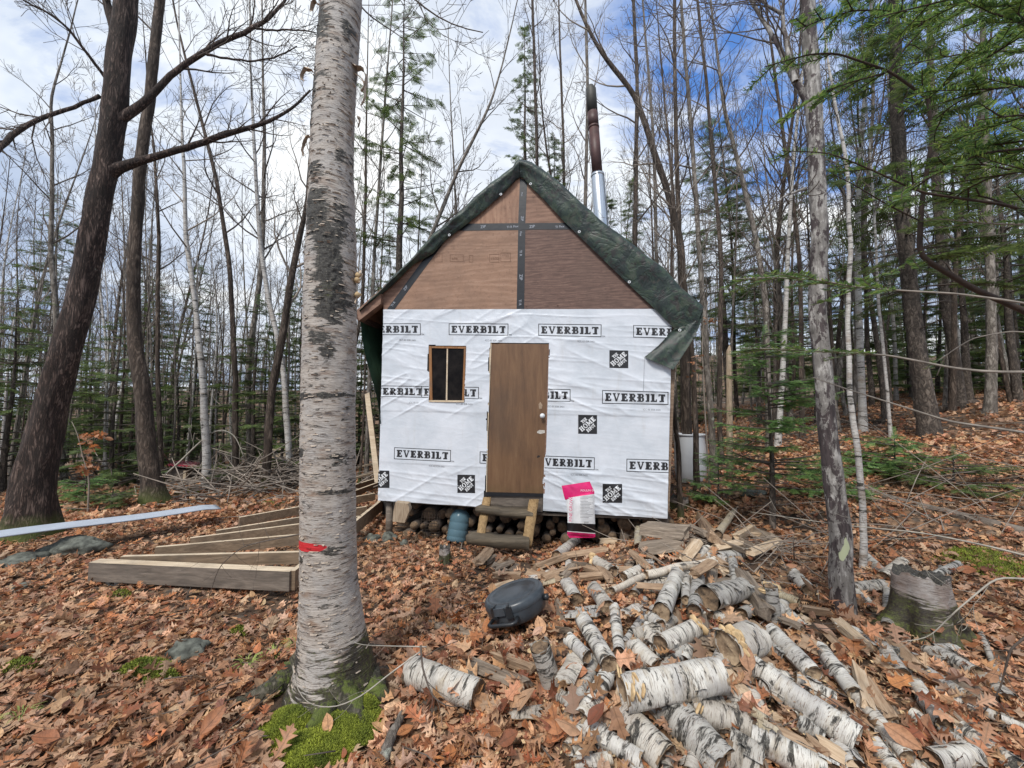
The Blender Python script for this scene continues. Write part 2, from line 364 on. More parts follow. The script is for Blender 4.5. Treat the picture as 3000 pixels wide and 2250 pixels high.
for k, (cu, be) in enumerate([(.3, .3), (-.5, .5), (.8, -.4), (.2, .9)]):
    T_far.append(strip([0, .3, .5, .75, 1], [.03, .28, .12, .30, .03], [0, .05, 0, .08, 0], cu, be, .06, k, .02))
m, t, b = newmat('dead_leaf'); a = nd(t, 'ShaderNodeAttribute', attribute_name='lc').outputs['Color']
uv = nd(t, 'ShaderNodeAttribute', attribute_name='luv').outputs['Vector']; su = nd(t, 'ShaderNodeSeparateXYZ', {0: uv})
ay = math_(t, 'ABSOLUTE', su.outputs[1]); ph = math_(t, 'SUBTRACT', su.outputs[0], math_(t, 'MULTIPLY', ay, .8))
vein = math_(t, 'ABSOLUTE', math_(t, 'SINE', math_(t, 'MULTIPLY', ph, 26.))); vein = ramp(t, vein, [(0, 1), (.18, 0)]); mid = ramp(t, ay, [(.008, 1), (.022, 0)])
ve = math_(t, 'MAXIMUM', math_(t, 'MULTIPLY', vein, .35), mid)
pos = nd(t, 'ShaderNodeNewGeometry'); nn = noi(t, pos.outputs['Position'], 40, 5, .65)
c = mixc(t, math_(t, 'MULTIPLY', ve, .5), a, (.13, .075, .04)); c = mixc(t, ramp(t, nn, [(.42, 0), (.7, .6)]), c, (.09, .045, .025))
c = mixc(t, math_(t, 'MULTIPLY', pos.outputs['Backfacing'], .35), c, (.45, .33, .23))
setb(t, b, c, .6, math_(t, 'ADD', ve, nn), .4, .006); translucent(m, t, b, c, .25); M['leaf'] = m
PAL = np.array([(.44, .25, .135), (.52, .33, .20), (.36, .16, .075), (.27, .105, .05), (.17, .07, .04), (.58, .42, .29), (.40, .29, .21), (.32, .19, .11), (.46, .21, .085)])
PAL = PAL*np.array([1.36, 1.18, 1.06]); PW = np.array([.18, .2, .12, .09, .07, .12, .09, .08, .05]); PW = PW/PW.sum()
rng = np.random.default_rng(7)
def sprinkle(name, n, xy, smin, smax, temps, tidp=None, lift=.03, tilt=.35, label=None, pal=PW):
    P = np.c_[xy, th(xy[:, 0], xy[:, 1])]; n = len(P); sc = rng.uniform(smin, smax, n)
    P[:, 2] += rng.uniform(.004, lift, n)
    nx = (th(P[:, 0]+.05, P[:, 1])-th(P[:, 0]-.05, P[:, 1]))/.1; ny = (th(P[:, 0], P[:, 1]+.05)-th(P[:, 0], P[:, 1]-.05))/.1
    ya = rng.uniform(0, 2*np.pi, n); d = np.stack([np.cos(ya), np.sin(ya), np.cos(ya)*nx+np.sin(ya)*ny+rng.normal(0, tilt, n)], -1)
    RM = frames(d, rng.normal(0, tilt*1.1, n)+np.where(rng.random(n) < .35, np.pi, 0))
    tid = rng.integers(0, len(temps), n) if tidp is None else rng.choice(len(temps), n, p=tidp)
    col = PAL[rng.choice(len(PAL), n, p=pal)]*(.62+.75*fbm(P[:, 0]*1.3, P[:, 1]*1.3, 3, 41))[:, None]*rng.uniform(.7, 1.3, (n, 1))*rng.uniform(.93, 1.07, (n, 3))
    me = scatter(name, temps, tid, P, RM, sc, np.clip(col, 0, 1), M['leaf'])
    return tag(link(name, me), kind='stuff')
def fan(n, d0, d1, half=1.45, pw=1.):
    u = rng.random(n); D = (d0**pw+u*(d1**pw-d0**pw))**(1/pw); x = rng.uniform(-half, half, n)*D; return np.c_[x, D]
def keep_xy(xy, thin=.0):
    x, y = xy[:, 0], xy[:, 1]
    k = ~((np.abs(x-.15) < 1.95) & (y > 5.7) & (y < 9.2))            # under the cabin
    k &= ~(((x+.98)**2+(y-2.28)**2) < .33**2)                     # birch foot
    k &= ~(((((x-1.25)/1.0)**2+((y-2.5)/.75)**2) < 1) & (rng.random(len(x)) < .6)) & ~(((((x-1.5)/1.1)**2+((y-3.9)/.7)**2) < 1) & (rng.random(len(x)) < .5))
    gm = gnd(945, 2140); k &= ~((((x-gm.x)/.30)**2+((y-gm.y)/.17)**2 < 1) & (rng.random(len(x)) < .93))
    bare = fbm(x*.8+4, y*.8, 4, 31); k &= (bare < .56) | (rng.random(len(x)) < .35)
    return xy[k]
near = keep_xy(np.concatenate([fan(44000, 1.2, 6.5, 1.5, 1.5), np.c_[rng.uniform(-5, 5, 5000), rng.uniform(-.8, 2.4, 5000)]])); nt = len(T_near)
sprinkle('leaf_litter', 0, near, .042, .092, T_near, lift=.045)
big = keep_xy(fan(1100, 1.1, 3.2, 1.4, 1.6)); sprinkle('leaf_litter', 0, big, .09, .135, T_near, lift=.07, tilt=.45)
farl = keep_xy(np.concatenate([fan(62000, 6.0, 21, 1.55, 1.6), np.c_[rng.choice((-1, 1), 16000)*rng.uniform(0, 1, 16000)**.8*8+0, rng.uniform(1, 9, 16000)]*1.])); farl = farl[(np.abs(farl[:, 0]) > 1.35*farl[:, 1]) | (farl[:, 1] > 5.9)]; sprinkle('leaf_litter', 0, farl, .08, .15, T_far, lift=.05, tilt=.45)
# small bits of bark, twigs, crumbs
def sticks(name, n, d0, d1, l0, l1, r, mat, half=1.45, cx=None):
    xy = fan(n, d0, d1, half, 1.6) if cx is None else cx
    n = len(xy); P = np.c_[xy, th(xy[:, 0], xy[:, 1])+rng.uniform(.01, .07, n)]
    ya = rng.uniform(0, 2*np.pi, n); L = rng.uniform(l0, l1, n); mb = MB()
    for i in range(n):
        p = Vector(P[i]); d = Vector((math.cos(ya[i]), math.sin(ya[i]), rng.normal(0, .12))); e = p+d*L[i]; e.z = max(e.z, thf(e.x, e.y)+.01)
        mm = (p+e)/2+Vector(rng.normal(0, .04*L[i], 3)); mb.tube([p, mm, e], [r, r*.8, r*.35], 4)
    return tag(mb.build(name, mat), kind='stuff')
sticks('fallen_twigs', 420, 1.5, 7, .12, .6, .004, M['twig']); sticks('fallen_twigs', 380, 6, 18, .4, 1.8, .009, M['twiglight'])
# ---------------- moss, ferns, grass ----------------
m, t, b = newmat('moss'); a = nd(t, 'ShaderNodeAttribute', attribute_name='lc').outputs['Color']; setb(t, b, a, .9); M['moss'] = m
blade = (np.array([(0, -.12, 0), (0, .12, 0), (.55, .14, .03), (.55, -.14, .03), (1, .02, .12), (1, -.02, .12)]), np.array([(0, 1, 2, 3), (3, 2, 4, 5)]))
def mosspatch(name, blobs, n, L=.02, c0=(.20, .26, .035), c1=(.06, .10, .02), hgt=.03):
    P = []; C = []
    for (x, y, rx, ry, w) in blobs:
        k = int(n*w); a = rng.uniform(0, 2*np.pi, k); r = np.sqrt(rng.random(k))*(.75+.5*vn(a*1.6, a*0+x*7, 3))
        px_ = x+np.cos(a)*r*rx; py_ = y+np.sin(a)*r*ry; dz = hgt*(1-r**2).clip(0)+.012*fbm(px_*22, py_*22, 3, 4)
        P.append(np.c_[px_, py_, th(px_, py_)+dz]); f = fbm(px_*14, py_*14, 3, 9)[:, None]*1.1; C.append(np.array(c1)*(1-f)+np.array(c0)*f)
    P = np.concatenate(P); C = np.concatenate(C); n = len(P); d = rng.normal(0, .8, (n, 3)); d[:, 2] = np.abs(d[:, 2])+.5
    me = scatter(name, [blade], np.zeros(n, int), P, frames(d, rng.uniform(0, 6, n)), rng.uniform(.5, 1.2, n)*L, np.clip(C*rng.uniform(.6, 1.35, (n, 1)), 0, 1), M['moss'])
    return tag(link(name, me), kind='stuff')
def gb(px, py, rx, ry, w): g = gnd(px, py); return (g.x, g.y, rx, ry, w)
mosspatch('moss', [gb(850, 2120, .13, .11, .9), gb(1010, 2150, .17, .15, 1.3), gb(930, 2190, .2, .08, .8), gb(1060, 2075, .09, .07, .6), gb(780, 2040, .1, .05, .4), gb(890, 2240, .12, .07, .5)], 16000, .012, (.42, .46, .05), (.09, .13, .02), .045)
mosspatch('moss', [gb(430, 1965, .16, .08, .5), gb(470, 1990, .1, .06, .3), gb(60, 1960, .12, .07, .15), gb(790, 1480, .28, .1, .3), gb(540, 1445, .3, .2, .3), gb(2860, 1640, .35, .2, .6), gb(2960, 1680, .3, .2, .5), gb(110, 1520, .3, .2, .4), gb(350,1750,.1,.06,.08), gb(700, 1860, .08, .05, .08)], 7000, .02, (.30, .34, .04), (.07, .10, .02), .05)
def tuft(px, py, n=26, L=.12):
    g = gnd(px, py); mb = MB()
    for i in range(n):
        a = random.uniform(0, 6.28); l = L*random.uniform(.5, 1); d = Vector((math.cos(a), math.sin(a), 0)); s = d.cross(Vector((0, 0, 1)))*.003; p = g+d*random.uniform(0, .03)
        q = p+d*l*.35+Vector((0, 0, l*.5)); e = p+d*l*.85+Vector((0, 0, l*.45)); mb.add([p-s, p+s, q+s, q-s, e+s*.2, e-s*.2], [(0, 1, 2, 3), (3, 2, 4, 5)])
    return mb
random.seed(3)
M['grass'] = m_plain('grass_blade', (.24, .30, .07), .7, .4, 12)
for (px_, py_, w) in [(870, 1895, 'between the big birch and the lumber frame'), (800, 1930, 'a little left of the big birch foot'), (720, 1960, 'farthest left of the big birch foot'), (60, 2110, 'in the leaves at the lower left edge')]:
    tag(tuft(px_, py_).build('grass_tuft', M['grass'], None, False), 'pale green tuft of grass '+w, 'grass', 'grass tufts in the leaves')
# ---------------- cabin ----------------
TH = R(9.5); dU = Vector((math.cos(TH), -math.sin(TH), 0)); nF = Vector((-math.sin(TH), -math.cos(TH), 0))
O0 = Vector((.18, 5.25, 0))
def H(px, py, off=0.):     # pixel -> point on the front plane moved `off` metres toward the yard
    r = ray(px, py); c0 = Vector((0, 0, CZ)); s = (O0+nF*off-c0).dot(nF)/r.dot(nF); return c0+r*s
def UZ(px, py):
    p = H(px, py)-O0; return p.dot(dU), p.z
def Wd(u, z, off=0.): return O0+dU*u+nF*off+Vector((0, 0, z))
def Z1(x, y): return (1000+x/2.212, 850+y/2.212)         # coordinates read off the enlarged front
def Z2(x, y): return (1000+x/2.011, 400+y/2.011)
cabin = empty('cabin', tuple(O0+Vector((0, 0, .15))-nF*1.8), 'small plywood cabin with white building wrap and a camouflage tarp over its gable roof', 'cabin')
# --- printed wrap
def m_wrap():
    m, t, b = newmat('white_building_wrap'); v = ocoord(t, False); n = noi(t, v, 3, 6, .6)
    c = ramp(t, n, [(.35, (.53, .57, .62)), (.65, (.64, .67, .72))])
    w1 = noi(t, vmul(t, v, (6, 1, 14)), 1.2, 5, .6, 1.2)
    zz3 = nd(t, 'ShaderNodeSeparateXYZ', {0: v}).outputs[2]; zz3 = math_(t, 'ADD', zz3, math_(t, 'MULTIPLY', noi(t, v, 5, 7, .7), .5))
    c = mixc(t, ramp(t, zz3, [(.22, .5), (.48, 0)]), c, (.36, .33, .29)); c = mixc(t, ramp(t, noi(t, vmul(t, v, (4, 4, .6)), 2.5, 6, .7), [(.55, 0), (.75, .35)]), c, (.45, .44, .42))
    setb(t, b, c, .42, w1, .12, .02); return m
M['wrap'] = m_wrap(); M['ink'] = m_plain('black_ink', (.016, .016, .018), .45, .2, 8, .05)
M['greyink'] = m_plain('grey_ink', (.16, .16, .17), .5, .1); M['whiteink'] = m_plain('white_ink', (.7, .72, .74), .5, .05, 4, .05)
def wrink(u, z):
    u = np.asarray(u, float); z = np.asarray(z, float)
    def rid(a, s1, s2, sd, p=3):
        c, s = math.cos(a), math.sin(a); x = (u*c+z*s)*s1; y = (-u*s+z*c)*s2
        y = y+1.1*fbm(x*.8, y*.3, 2, sd+50); return (1-np.abs(2*vn(x, y, sd)-1))**p
    zb = z; band = .14+.86*np.clip(sst(1.52, 1.66, zb)+sst(.95, .8, zb), 0, 1)
    right = sst(-.5, .6, u)
    w = .011*rid(-.42, .9, 8, 1, 6)*(.15+.85*right)+.009*rid(.5, 1.0, 8, 2, 6)*(1-right)+.006*rid(-.10, .8, 13, 3, 6)+.002*rid(-.9, 3, 14, 4)
    w = w*band*(.4+1.0*vn(u*1.7+3, z*2.1, 12))+.004*fbm(u*3, z*3, 3, 7)
    for zc, sl in ((1.60, -.02), (.86, -.03)):
        zz_ = z-(zc+sl*u); w = w+.004*sst(-.006, .004, zz_)*sst(.35, 0, zz_)
    return w
tl, tr, br, bl = UZ(1124, 907), UZ(1969, 905), UZ(1955, 1519), UZ(1108, 1465)
nu, nz = 310, 225
a = np.linspace(0, 1, nu+1)[None, :, None]; c_ = np.linspace(0, 1, nz+1)[:, None, None]
G = (np.array(bl)*(1-a)+np.array(br)*a)*(1-c_)+(np.array(tl)*(1-a)+np.array(tr)*a)*c_
G[0, :, 1] += .012*(fbm(a[0, :, 0]*9, a[0, :, 0]*0, 3, 2)-.5); 
def inpoly(u, z, poly):
    ins = np.zeros(np.shape(u), bool); n = len(poly)
    for i in range(n):
        (x1, y1), (x2, y2) = poly[i], poly[(i+1) % n]
        cnd = ((y1 > z) != (y2 > z)) & (u < (x2-x1)*(z-y1)/((y2-y1) if y2 != y1 else 1e-9)+x1); ins ^= cnd
    return ins
DOORH = [UZ(*Z1(*p)) for p in [(968, 340), (1347, 345), (1349, 400), (1340, 560), (1334, 800), (1326, 960), (1318, 1100), (1306, 1240), (1312, 1310), (1305, 1500), (915, 1500), (912, 1380), (925, 1330), (935, 1215), (944, 1090), (951, 960), (942, 905), (939, 880), (941, 780), (952, 790), (958, 640), (964, 540), (950, 525), (952, 460)]]
WINH = [UZ(*Z1(*p)) for p in [(567, 354), (700, 362), (811, 359), (806, 480), (800, 600), (797, 724), (680, 728), (568, 724), (571, 640), (574, 533), (556, 524), (560, 440)]]
gu = (G[:-1, :-1, 0]+G[1:, 1:, 0])/2; gz = (G[:-1, :-1, 1]+G[1:, 1:, 1])/2
jit_u = gu+.008*(fbm(gu*30, gz*30, 2, 3)-.4); jit_z = gz+.006*(fbm(gu*25+7, gz*25, 2, 4)-.4)
hole_m = inpoly(jit_u, jit_z, DOORH) | inpoly(jit_u, jit_z, WINH)
wv = wrink(G[..., 0], G[..., 1])
P3 = np.array(O0)[None, None]+np.array(dU)*G[..., 0:1]+np.array([0, 0, 1.])*G[..., 1:2]+np.array(nF)*wv[..., None]
me = gridmesh('house_wrap', P3, M['wrap'], mask=~hole_m)
wrap = link('house_wrap', me, cabin)
# --- slab-serif glyphs as masks (segments with thickness; unit height)
def seg(x0, y0, x1, y1, w): return ('s', x0, y0, x1, y1, w)
def glyph(ch):
    b = .33; h = .16; g = []
    if ch == 'E': g = [('r', .09, 0, .09+b, 1), ('r', 0, 0, .72, h), ('r', 0, 1-h, .70, 1), ('r', .1, .43, .55, .57), ('r', .60, 0, .74, .30), ('r', .58, .72, .72, 1), ('r', .48, .34, .58, .66)]; w = .78
    elif ch == 'V': g = [seg(.15, .95, .43, .06, .2), seg(.73, .95, .47, .06, .14), ('r', 0, .86, .36, 1), ('r', .55, .86, .88, 1)]; w = .88
    elif ch == 'R': g = [('r', .09, 0, .09+b, 1), ('r', 0, 0, .42, h), ('b', .0, .43, .74, 1., .23, .14), seg(.38, .5, .66, .05, .2), ('r', .55, 0, .84, h)]; w = .84
    elif ch == 'B': g = [('r', .09, 0, .09+b, 1), ('b', .0, .46, .74, 1., .22, .14), ('b', .0, 0, .80, .57, .24, .14)]; w = .84
    elif ch == 'I': g = [('r', .1, 0, .1+b, 1), ('r', 0, 0, .43, h), ('r', 0, 1-h, .43, 1)]; w = .44
    elif ch == 'L': g = [('r', .09, 0, .09+b, 1), ('r', 0, 0, .72, h), ('r', 0, 1-h, .42, 1), ('r', .58, 0, .72, .34)]; w = .74
    elif ch == 'T': g = [('r', .27, 0, .27+b, 1), ('r', .14, 0, .63, h), ('r', 0, 1-h, .77, 1), ('r', 0, .70, .13, 1), ('r', .64, .70, .77, 1)]; w = .78
    elif ch == 'H': g = [('r', .08, 0, .30, 1), ('r', .56, 0, .78, 1), ('r', .1, .43, .7, .57), ('r', 0, 0, .38, h), ('r', 0, 1-h, .38, 1), ('r', .48, 0, .86, h), ('r', .48, 1-h, .86, 1)]; w = .88
    elif ch == 'O': g = [('o', .42, .5, .42, .5, .2)]; w = .86
    elif ch == 'M': g = [('r', .08, 0, .26, 1), ('r', .78, 0, 1., 1), seg(.2, .9, .52, .2, .2), seg(.82, .9, .54, .2, .14), ('r', 0, 0, .34, h), ('r', .7, 0, 1.08, h), ('r', 0, 1-h, .3, 1), ('r', .8, 1-h, 1.08, 1)]; w = 1.1
    elif ch == 'D': g = [('r', .09, 0, .09+b, 1), ('b', 0, 0, .82, 1., .24, .15)]; w = .84
    elif ch == 'P': g = [('r', .09, 0, .09+b, 1), ('r', 0, 0, .42, h), ('b', 0, .40, .76, 1., .23, .14)]; w = .78
    else: w = .35
    return g, w
def inglyph(g, x, y):
    m = np.zeros(x.shape, bool)
    for p in g:
        if p[0] == 'r': m |= (x >= p[1]) & (x <= p[3]) & (y >= p[2]) & (y <= p[4])
        elif p[0] == 's':
            dx, dy = p[3]-p[1], p[4]-p[2]; L = math.hypot(dx, dy); tt = np.clip(((x-p[1])*dx+(y-p[2])*dy)/L/L, 0, 1)
            m |= np.hypot(x-p[1]-tt*dx, y-p[2]-tt*dy) < p[5]/2
        elif p[0] == 'b':      # bowl: half-rounded ring
            _, x0, y0, x1, y1, wv_, wh = p; ry = (y1-y0)/2; cy_ = (y0+y1)/2; rx = min(ry, (x1-x0)*.5); cx_ = x1-rx
            o = ((x <= cx_) & (x >= x0) & (abs(y-cy_) <= ry)) | ((x > cx_) & (((x-cx_)/rx)**2+((y-cy_)/ry)**2 <= 1))
            i_ = ((x <= cx_) & (x >= x0) & (abs(y-cy_) <= ry-wh)) | ((x > cx_) & (((x-cx_)/max(rx-wv_, .02))**2+((y-cy_)/(ry-wh))**2 <= 1))
            m |= o & ~i_
        elif p[0] == 'o':
            _, cx_, cy_, rx, ry, w = p; m |= (((x-cx_)/rx)**2+((y-cy_)/ry)**2 <= 1) & ~(((x-cx_)/(rx-w))**2+((y-cy_)/(ry-.14))**2 <= 1)
    return m
def word_mask(word, X, Y, gap=.1):     # X in word units (height 1)
    m = np.zeros(X.shape, bool); x = 0
    for ch in word:
        g, w = glyph(ch); s = (X > x-.05) & (X < x+w+.05)
        if g and s.any(): mm = inglyph(g, X-x, Y); m |= mm & s
        x += w+gap
    return m
def word_len(word, gap=.1): return sum(glyph(c)[1]+gap for c in word)-gap
WRAPQ = [bl, br, tr, tl]
def stamp(corners, fn, nx, ny, off, clip=None):
    """corners: TL,TR,BR,BL pixels; fn(a,b)->mask over unit box; returns verts & quads draped on the wrap"""
    q = [np.array(UZ(*p)) for p in corners]
    a = np.linspace(0, 1, nx+1)[None, :, None]; bb = np.linspace(0, 1, ny+1)[:, None, None]
    g = (q[3]*(1-a)+q[2]*a)*(1-bb)+(q[0]*(1-a)+q[1]*a)*bb
    ac = (np.arange(nx)+.5)/nx; bc = (np.arange(ny)+.5)/ny; A, B = np.meshgrid(ac, bc); mk = fn(A, B)
    cu = (g[:-1, :-1, 0]+g[1:, 1:, 0])/2; cz = (g[:-1, :-1, 1]+g[1:, 1:, 1])/2
    mk &= inpoly(cu, cz, WRAPQ) & ~inpoly(cu+.006, cz, DOORH) & ~inpoly(cu-.006, cz, DOORH) & ~inpoly(cu, cz, WINH) & ~inpoly(cu+.008, cz, WINH) & ~inpoly(cu-.008, cz, WINH)
    if clip is not None: mk &= (cu > clip[0]) & (cu < clip[1])
    w = wrink(g[..., 0], g[..., 1])+off
    P = np.array(O0)[None, None]+np.array(dU)*g[..., 0:1]+np.array([0, 0, 1.])*g[..., 1:2]+np.array(nF)*w[..., None]
    return P, mk
WL = word_len('EVERBILT', .12)
def ever(A, B):
    asp = WL/.86   # inner text occupies box
    bx, by = .012*1.0, .055
    m = (A < bx) | (A > 1-bx) | (B < by) | (B > 1-by)
    X = (A-.045)/.91*WL; Y = (B-.20)/.60
    return m | (word_mask('EVERBILT', X, Y, .12) & (Y >= 0) & (Y <= 1))
def place_stamp(name, corners, fn, nx, ny, mat, off=.0022, clip=None):
    P, mk = stamp(corners, fn, nx, ny, off, clip)
    if mk.sum() < 2: return
    return link(name, gridmesh(name, P, mat, mask=mk, smooth=True), wrap)
def zb(x0, y0, x1, y1, x2=None, y2=None, x3=None, y3=None):
    if x2 is None: return [Z1(x0, y0), Z1(x1, y0), Z1(x1, y1), Z1(x0, y1)]
    return [Z1(x0, y0), Z1(x1, y1), Z1(x2, y2), Z1(x3, y3)]
boxes = [(zb(135, 217, 515, 216, 516, 292, 135, 290), None), (zb(697, 216, 1083, 218, 1082, 295, 697, 291), None), (zb(1277, 218, 1686, 223, 1685, 304, 1277, 296), None), (zb(1891, 227, 2300, 236, 2300, 320, 1891, 306), None),
         (zb(158, 617, 545, 622, 545, 696, 158, 690), (-9, UZ(*Z1(519, 650))[0])), (zb(520, 622, 892, 628, 891, 706, 520, 697), None), (zb(1105, 636, 1485, 642, 1485, 723, 1105, 715), None), (zb(1690, 648, 2118, 660, 2117, 743, 1689, 735), None),
         (zb(344, 1018, 711, 1036, 710, 1113, 343, 1094), None), (zb(898, 1045, 1280, 1062, 1280, 1142, 897, 1122), None), (zb(1258, 1070, 1642, 1084, 1641, 1166, 1258, 1150), None), (zb(1848, 1092, 2270, 1104, 2270, 1190, 1847, 1174), None)]
for cs, cl in boxes: place_stamp('block_lettering', cs, ever, 190, 40, M['ink'], clip=cl)
def sq(A, B): return A >= 0
def depot(A, B):      # rotated white stencil words
    x = (A-.5); y = (B-.5)*1.02; an = math.radians(42); X = x*math.cos(an)+y*math.sin(an); Y = -x*math.sin(an)+y*math.cos(an)
    m = np.zeros(A.shape, bool)
    for w, yc, h, x0, x1 in (('THE', .285, .17, -.17, .17), ('HOME', .02, .27, -.50, .50), ('DEPOT', -.255, .19, -.27, .27)):
        L = word_len(w, .08); sx = (x1-x0)/L; XX = (X-x0)/sx; YY = (Y-(yc-h/2))/h
        m |= word_mask(w, XX, YY, .08) & (YY >= 0) & (YY <= 1)
    return m & (A > .02) & (A < .98) & (B > .03) & (B < .97)
for q in [(1737, 390, 1859, 506), (1535, 808, 1657, 932), (1693, 1253, 1819, 1378), (753, 1195, 867, 1315), (200, 1167, 313, 1281), (838, 788, 951, 905)]:
    cs = [Z1(q[0], q[1]), Z1(q[2], q[1]+2), Z1(q[2], q[3]), Z1(q[0], q[3]-2)]
    cl = (UZ(*Z1(938, 840))[0], 9) if q[0] == 838 else None
    o1 = place_stamp('printed_square', cs, sq, 14, 14, M['ink'], .0022, cl)
    place_stamp('square_lettering', cs, depot, 72, 72, M['whiteink'], .0044, cl)
def text3(name, s, p, ux, uz, size, mat, parent, n, ext=0., drape=False, align='LEFT'):
    cu = bpy.data.curves.new(name, 'FONT'); cu.body = s; cu.size = size; cu.align_x = align; cu.resolution_u = 2
    ob = bpy.data.objects.new(name, cu); COL.objects.link(ob); dg = bpy.context.evaluated_depsgraph_get(); me = bpy.data.meshes.new_from_object(ob.evaluated_get(dg)); bpy.data.objects.remove(ob)
    ux = Vector(ux).normalized(); uz = Vector(uz).normalized()
    for v in me.vertices:
        q = Vector(p)+ux*v.co.x+uz*v.co.y
        if drape:
            r = q-O0; q = q+n*float(wrink(r.dot(dU), q.z))
        v.co = q+n*.0025
    me.materials.clear(); me.materials.append(mat); me.update()
    return link(name, me, parent)
def ztext(s, x, y, h, mat=None, name='small_lettering', x2=None, y2=None):
    p = H(*Z1(x, y)); q = H(*Z1(x+100, y+(3 if y < 900 else 6))); sz = abs(H(*Z1(x, y-h)).z-p.z)*1.38
    text3(name, s, p, q-p, (0, 0, 1), sz, mat or M['greyink'], wrap, nF, drape=True)
for (x, y) in [(518, 293), (1085, 296), (1688, 305), (893, 707), (1487, 725), (712, 1115), (1644, 1168)]: ztext('TM', x, y, 11, M['ink'])
for s, x, y in [('ICC-ES ESR-3431', 378, 328), ('ICC-ES ESR-3431', 933, 331), ('ICC-ES ESR-3431', 1530, 337), ('ICC-ES ES', 440, 734), ('ICC-ES ESR-3431', 745, 742), ('ICC-ES ESR-3431', 1334, 758), ('ICC-ES ESR-3431', 1953, 779), ('ICC-ES ESR-3431', 568, 1143), ('ICC-ES ESR-3431', 1486, 1199)]:
    ztext(s, x, y, 11.5)
# --- body behind the wrap
def slab(px_list, off0, off1, mat, name, parent=cabin, zoom=None, smooth=False):
    pts = [H(*(zoom(*p) if zoom else p)) for p in px_list]; n = len(pts); mb = MB()
    A = [p+nF*off1 for p in pts]; B_ = [p+nF*off0 for p in pts]
    mb.add(A+B_, [tuple(range(n))[::-1], tuple(range(n, 2*n))]+[(i, (i+1) % n, n+(i+1) % n, n+i) for i in range(n)])
    return mb.build(name, mat, parent, smooth)
m, t, b = newmat('gable_plywood'); v = ocoord(t)
def ply(name, c0, c1, c2, vert=False, knots=.5, sc=1.):
    m, t, b = newmat(name); v = ocoord(t); st = (9, 9, 1.6) if vert else (1.6, 1.6, 9)
    vs = vmul(t, v, st); w = nd(t, 'ShaderNodeTexWave', {'Vector': vmul(t, v, (.55, .55, 3) if not vert else (3, 3, .55)), 'Scale': 2.2*sc, 'Distortion': 22., 'Detail': 3., 'Detail Scale': .7}, wave_type='BANDS', bands_direction='Z' if not vert else 'X').outputs['Color']
    f = math_(t, 'ADD', math_(t, 'MULTIPLY', noi(t, vs, 3*sc, 8, .7, 1.5), .85), math_(t, 'MULTIPLY', nd(t, 'ShaderNodeRGBToBW', {0: w}).outputs[0], .15))
    c = ramp(t, f, [(.28, c0), (.5, c1), (.72, c2)])
    c = mixc(t, ramp(t, noi(t, v, 1.6, 6, .6), [(.45, 0), (.75, .45)]), c, (.10, .065, .05))
    vo = nd(t, 'ShaderNodeTexVoronoi', {'Vector': v, 'Scale': 3.4}).outputs['Distance']; c = mixc(t, ramp(t, vo, [(.035, .85), (.06, 0)]), c, (.05, .02, .01))
    c = mixc(t, ramp(t, noi(t, v, 26, 5, .7), [(.55, 0), (.7, .4)]), c, (.07, .04, .03)); setb(t, b, c, .75, f, .12, .004); return m
M['plyA'] = ply('light_plywood', (.22, .125, .08), (.285, .168, .11), (.36, .225, .155), sc=.55); M['plyB'] = ply('upright_plywood', (.21, .11, .067), (.30, .168, .108), (.38, .23, .15), True, sc=.6)
M['plyC'] = ply('dark_plywood', (.075, .042, .034), (.13, .075, .058), (.20, .122, .094), sc=1.1); M['plyD'] = ply('reddish_plywood', (.13, .07, .048), (.22, .125, .085), (.30, .18, .125), sc=.6)
M['plywall'] = ply('wall_plywood', (.12, .08, .05), (.22, .15, .1), (.3, .22, .16))
M['tape'] = m_plain('black_seam_tape', (.014, .015, .018), .38, .3, 9, .2); M['tar'] = m_plain('black_tar_paper', (.02, .018, .017), .8, .3)
slab([(1124, 915), (1122, 862), (1520, 500), (1545, 500), (1985, 915), (1962, 1500), (1112, 1455)], -3.5, -.02, M['plywall'], 'wall')
slab([(1128, 925), (1962, 925), (1950, 1505), (1600, 1498), (1590, 1470), (1425, 1464), (1410, 1480), (1114, 1458)], -.018, -.010, M['tar'], 'backing_paper')
# gable panels (butted, seams under the tape)
slab([(1040, 250), (1067, 240), (1065, 528), (730, 528)], -.018, .0, M['plyB'], 'gable_panel', zoom=Z2)
slab([(1068, 240), (1085, 235), (1400, 528), (1066, 528)], -.018, .0, M['plyD'], 'gable_panel', zoom=Z2)
slab([(1068, 531), (1402, 531), (1935, 1030), (1056, 1030)], -.018, .0, M['plyC'], 'gable_panel', zoom=Z2)
slab([(1065, 531), (1053, 1030), (300, 1030), (610, 620), (700, 531)], -.018, .0, M['plyA'], 'gable_panel', zoom=Z2)
slab([(296, 1030), (248, 1030), (246, 880), (600, 605)], -.018, .0, M['plyD'], 'gable_panel', zoom=Z2)
def tape(ps, w):
    o = slab(ps, .0005, .003, M['tape'], 'seam_tape', zoom=Z2); return o
t1 = tape([(1053, 245), (1095, 262), (1084, 511), (1042, 511)], 0); t2 = tape([(700, 514), (1000, 511), (1085, 511), (1385, 508), (1400, 548), (1085, 549), (1040, 551), (660, 556)], 0)
t3 = tape([(1042, 552), (1084, 550), (1077, 1018), (1033, 1018)], 0); t4 = tape([(592, 640), (560, 620), (268, 1020), (312, 1020)], 0)
def tp(s, x, y, ang, h, par, mat=M['greyink']):
    p = H(*Z2(x, y), .0032); ca, sa = math.cos(ang), math.sin(ang); ux = dU*ca+Vector((0, 0, sa)); uz = -dU*sa+Vector((0, 0, ca))
    text3('tape_lettering', s, p, ux, uz, h, mat, par, nF)
M['tapeink'] = m_plain('tape_print', (.35, .37, .42), .5, .1)
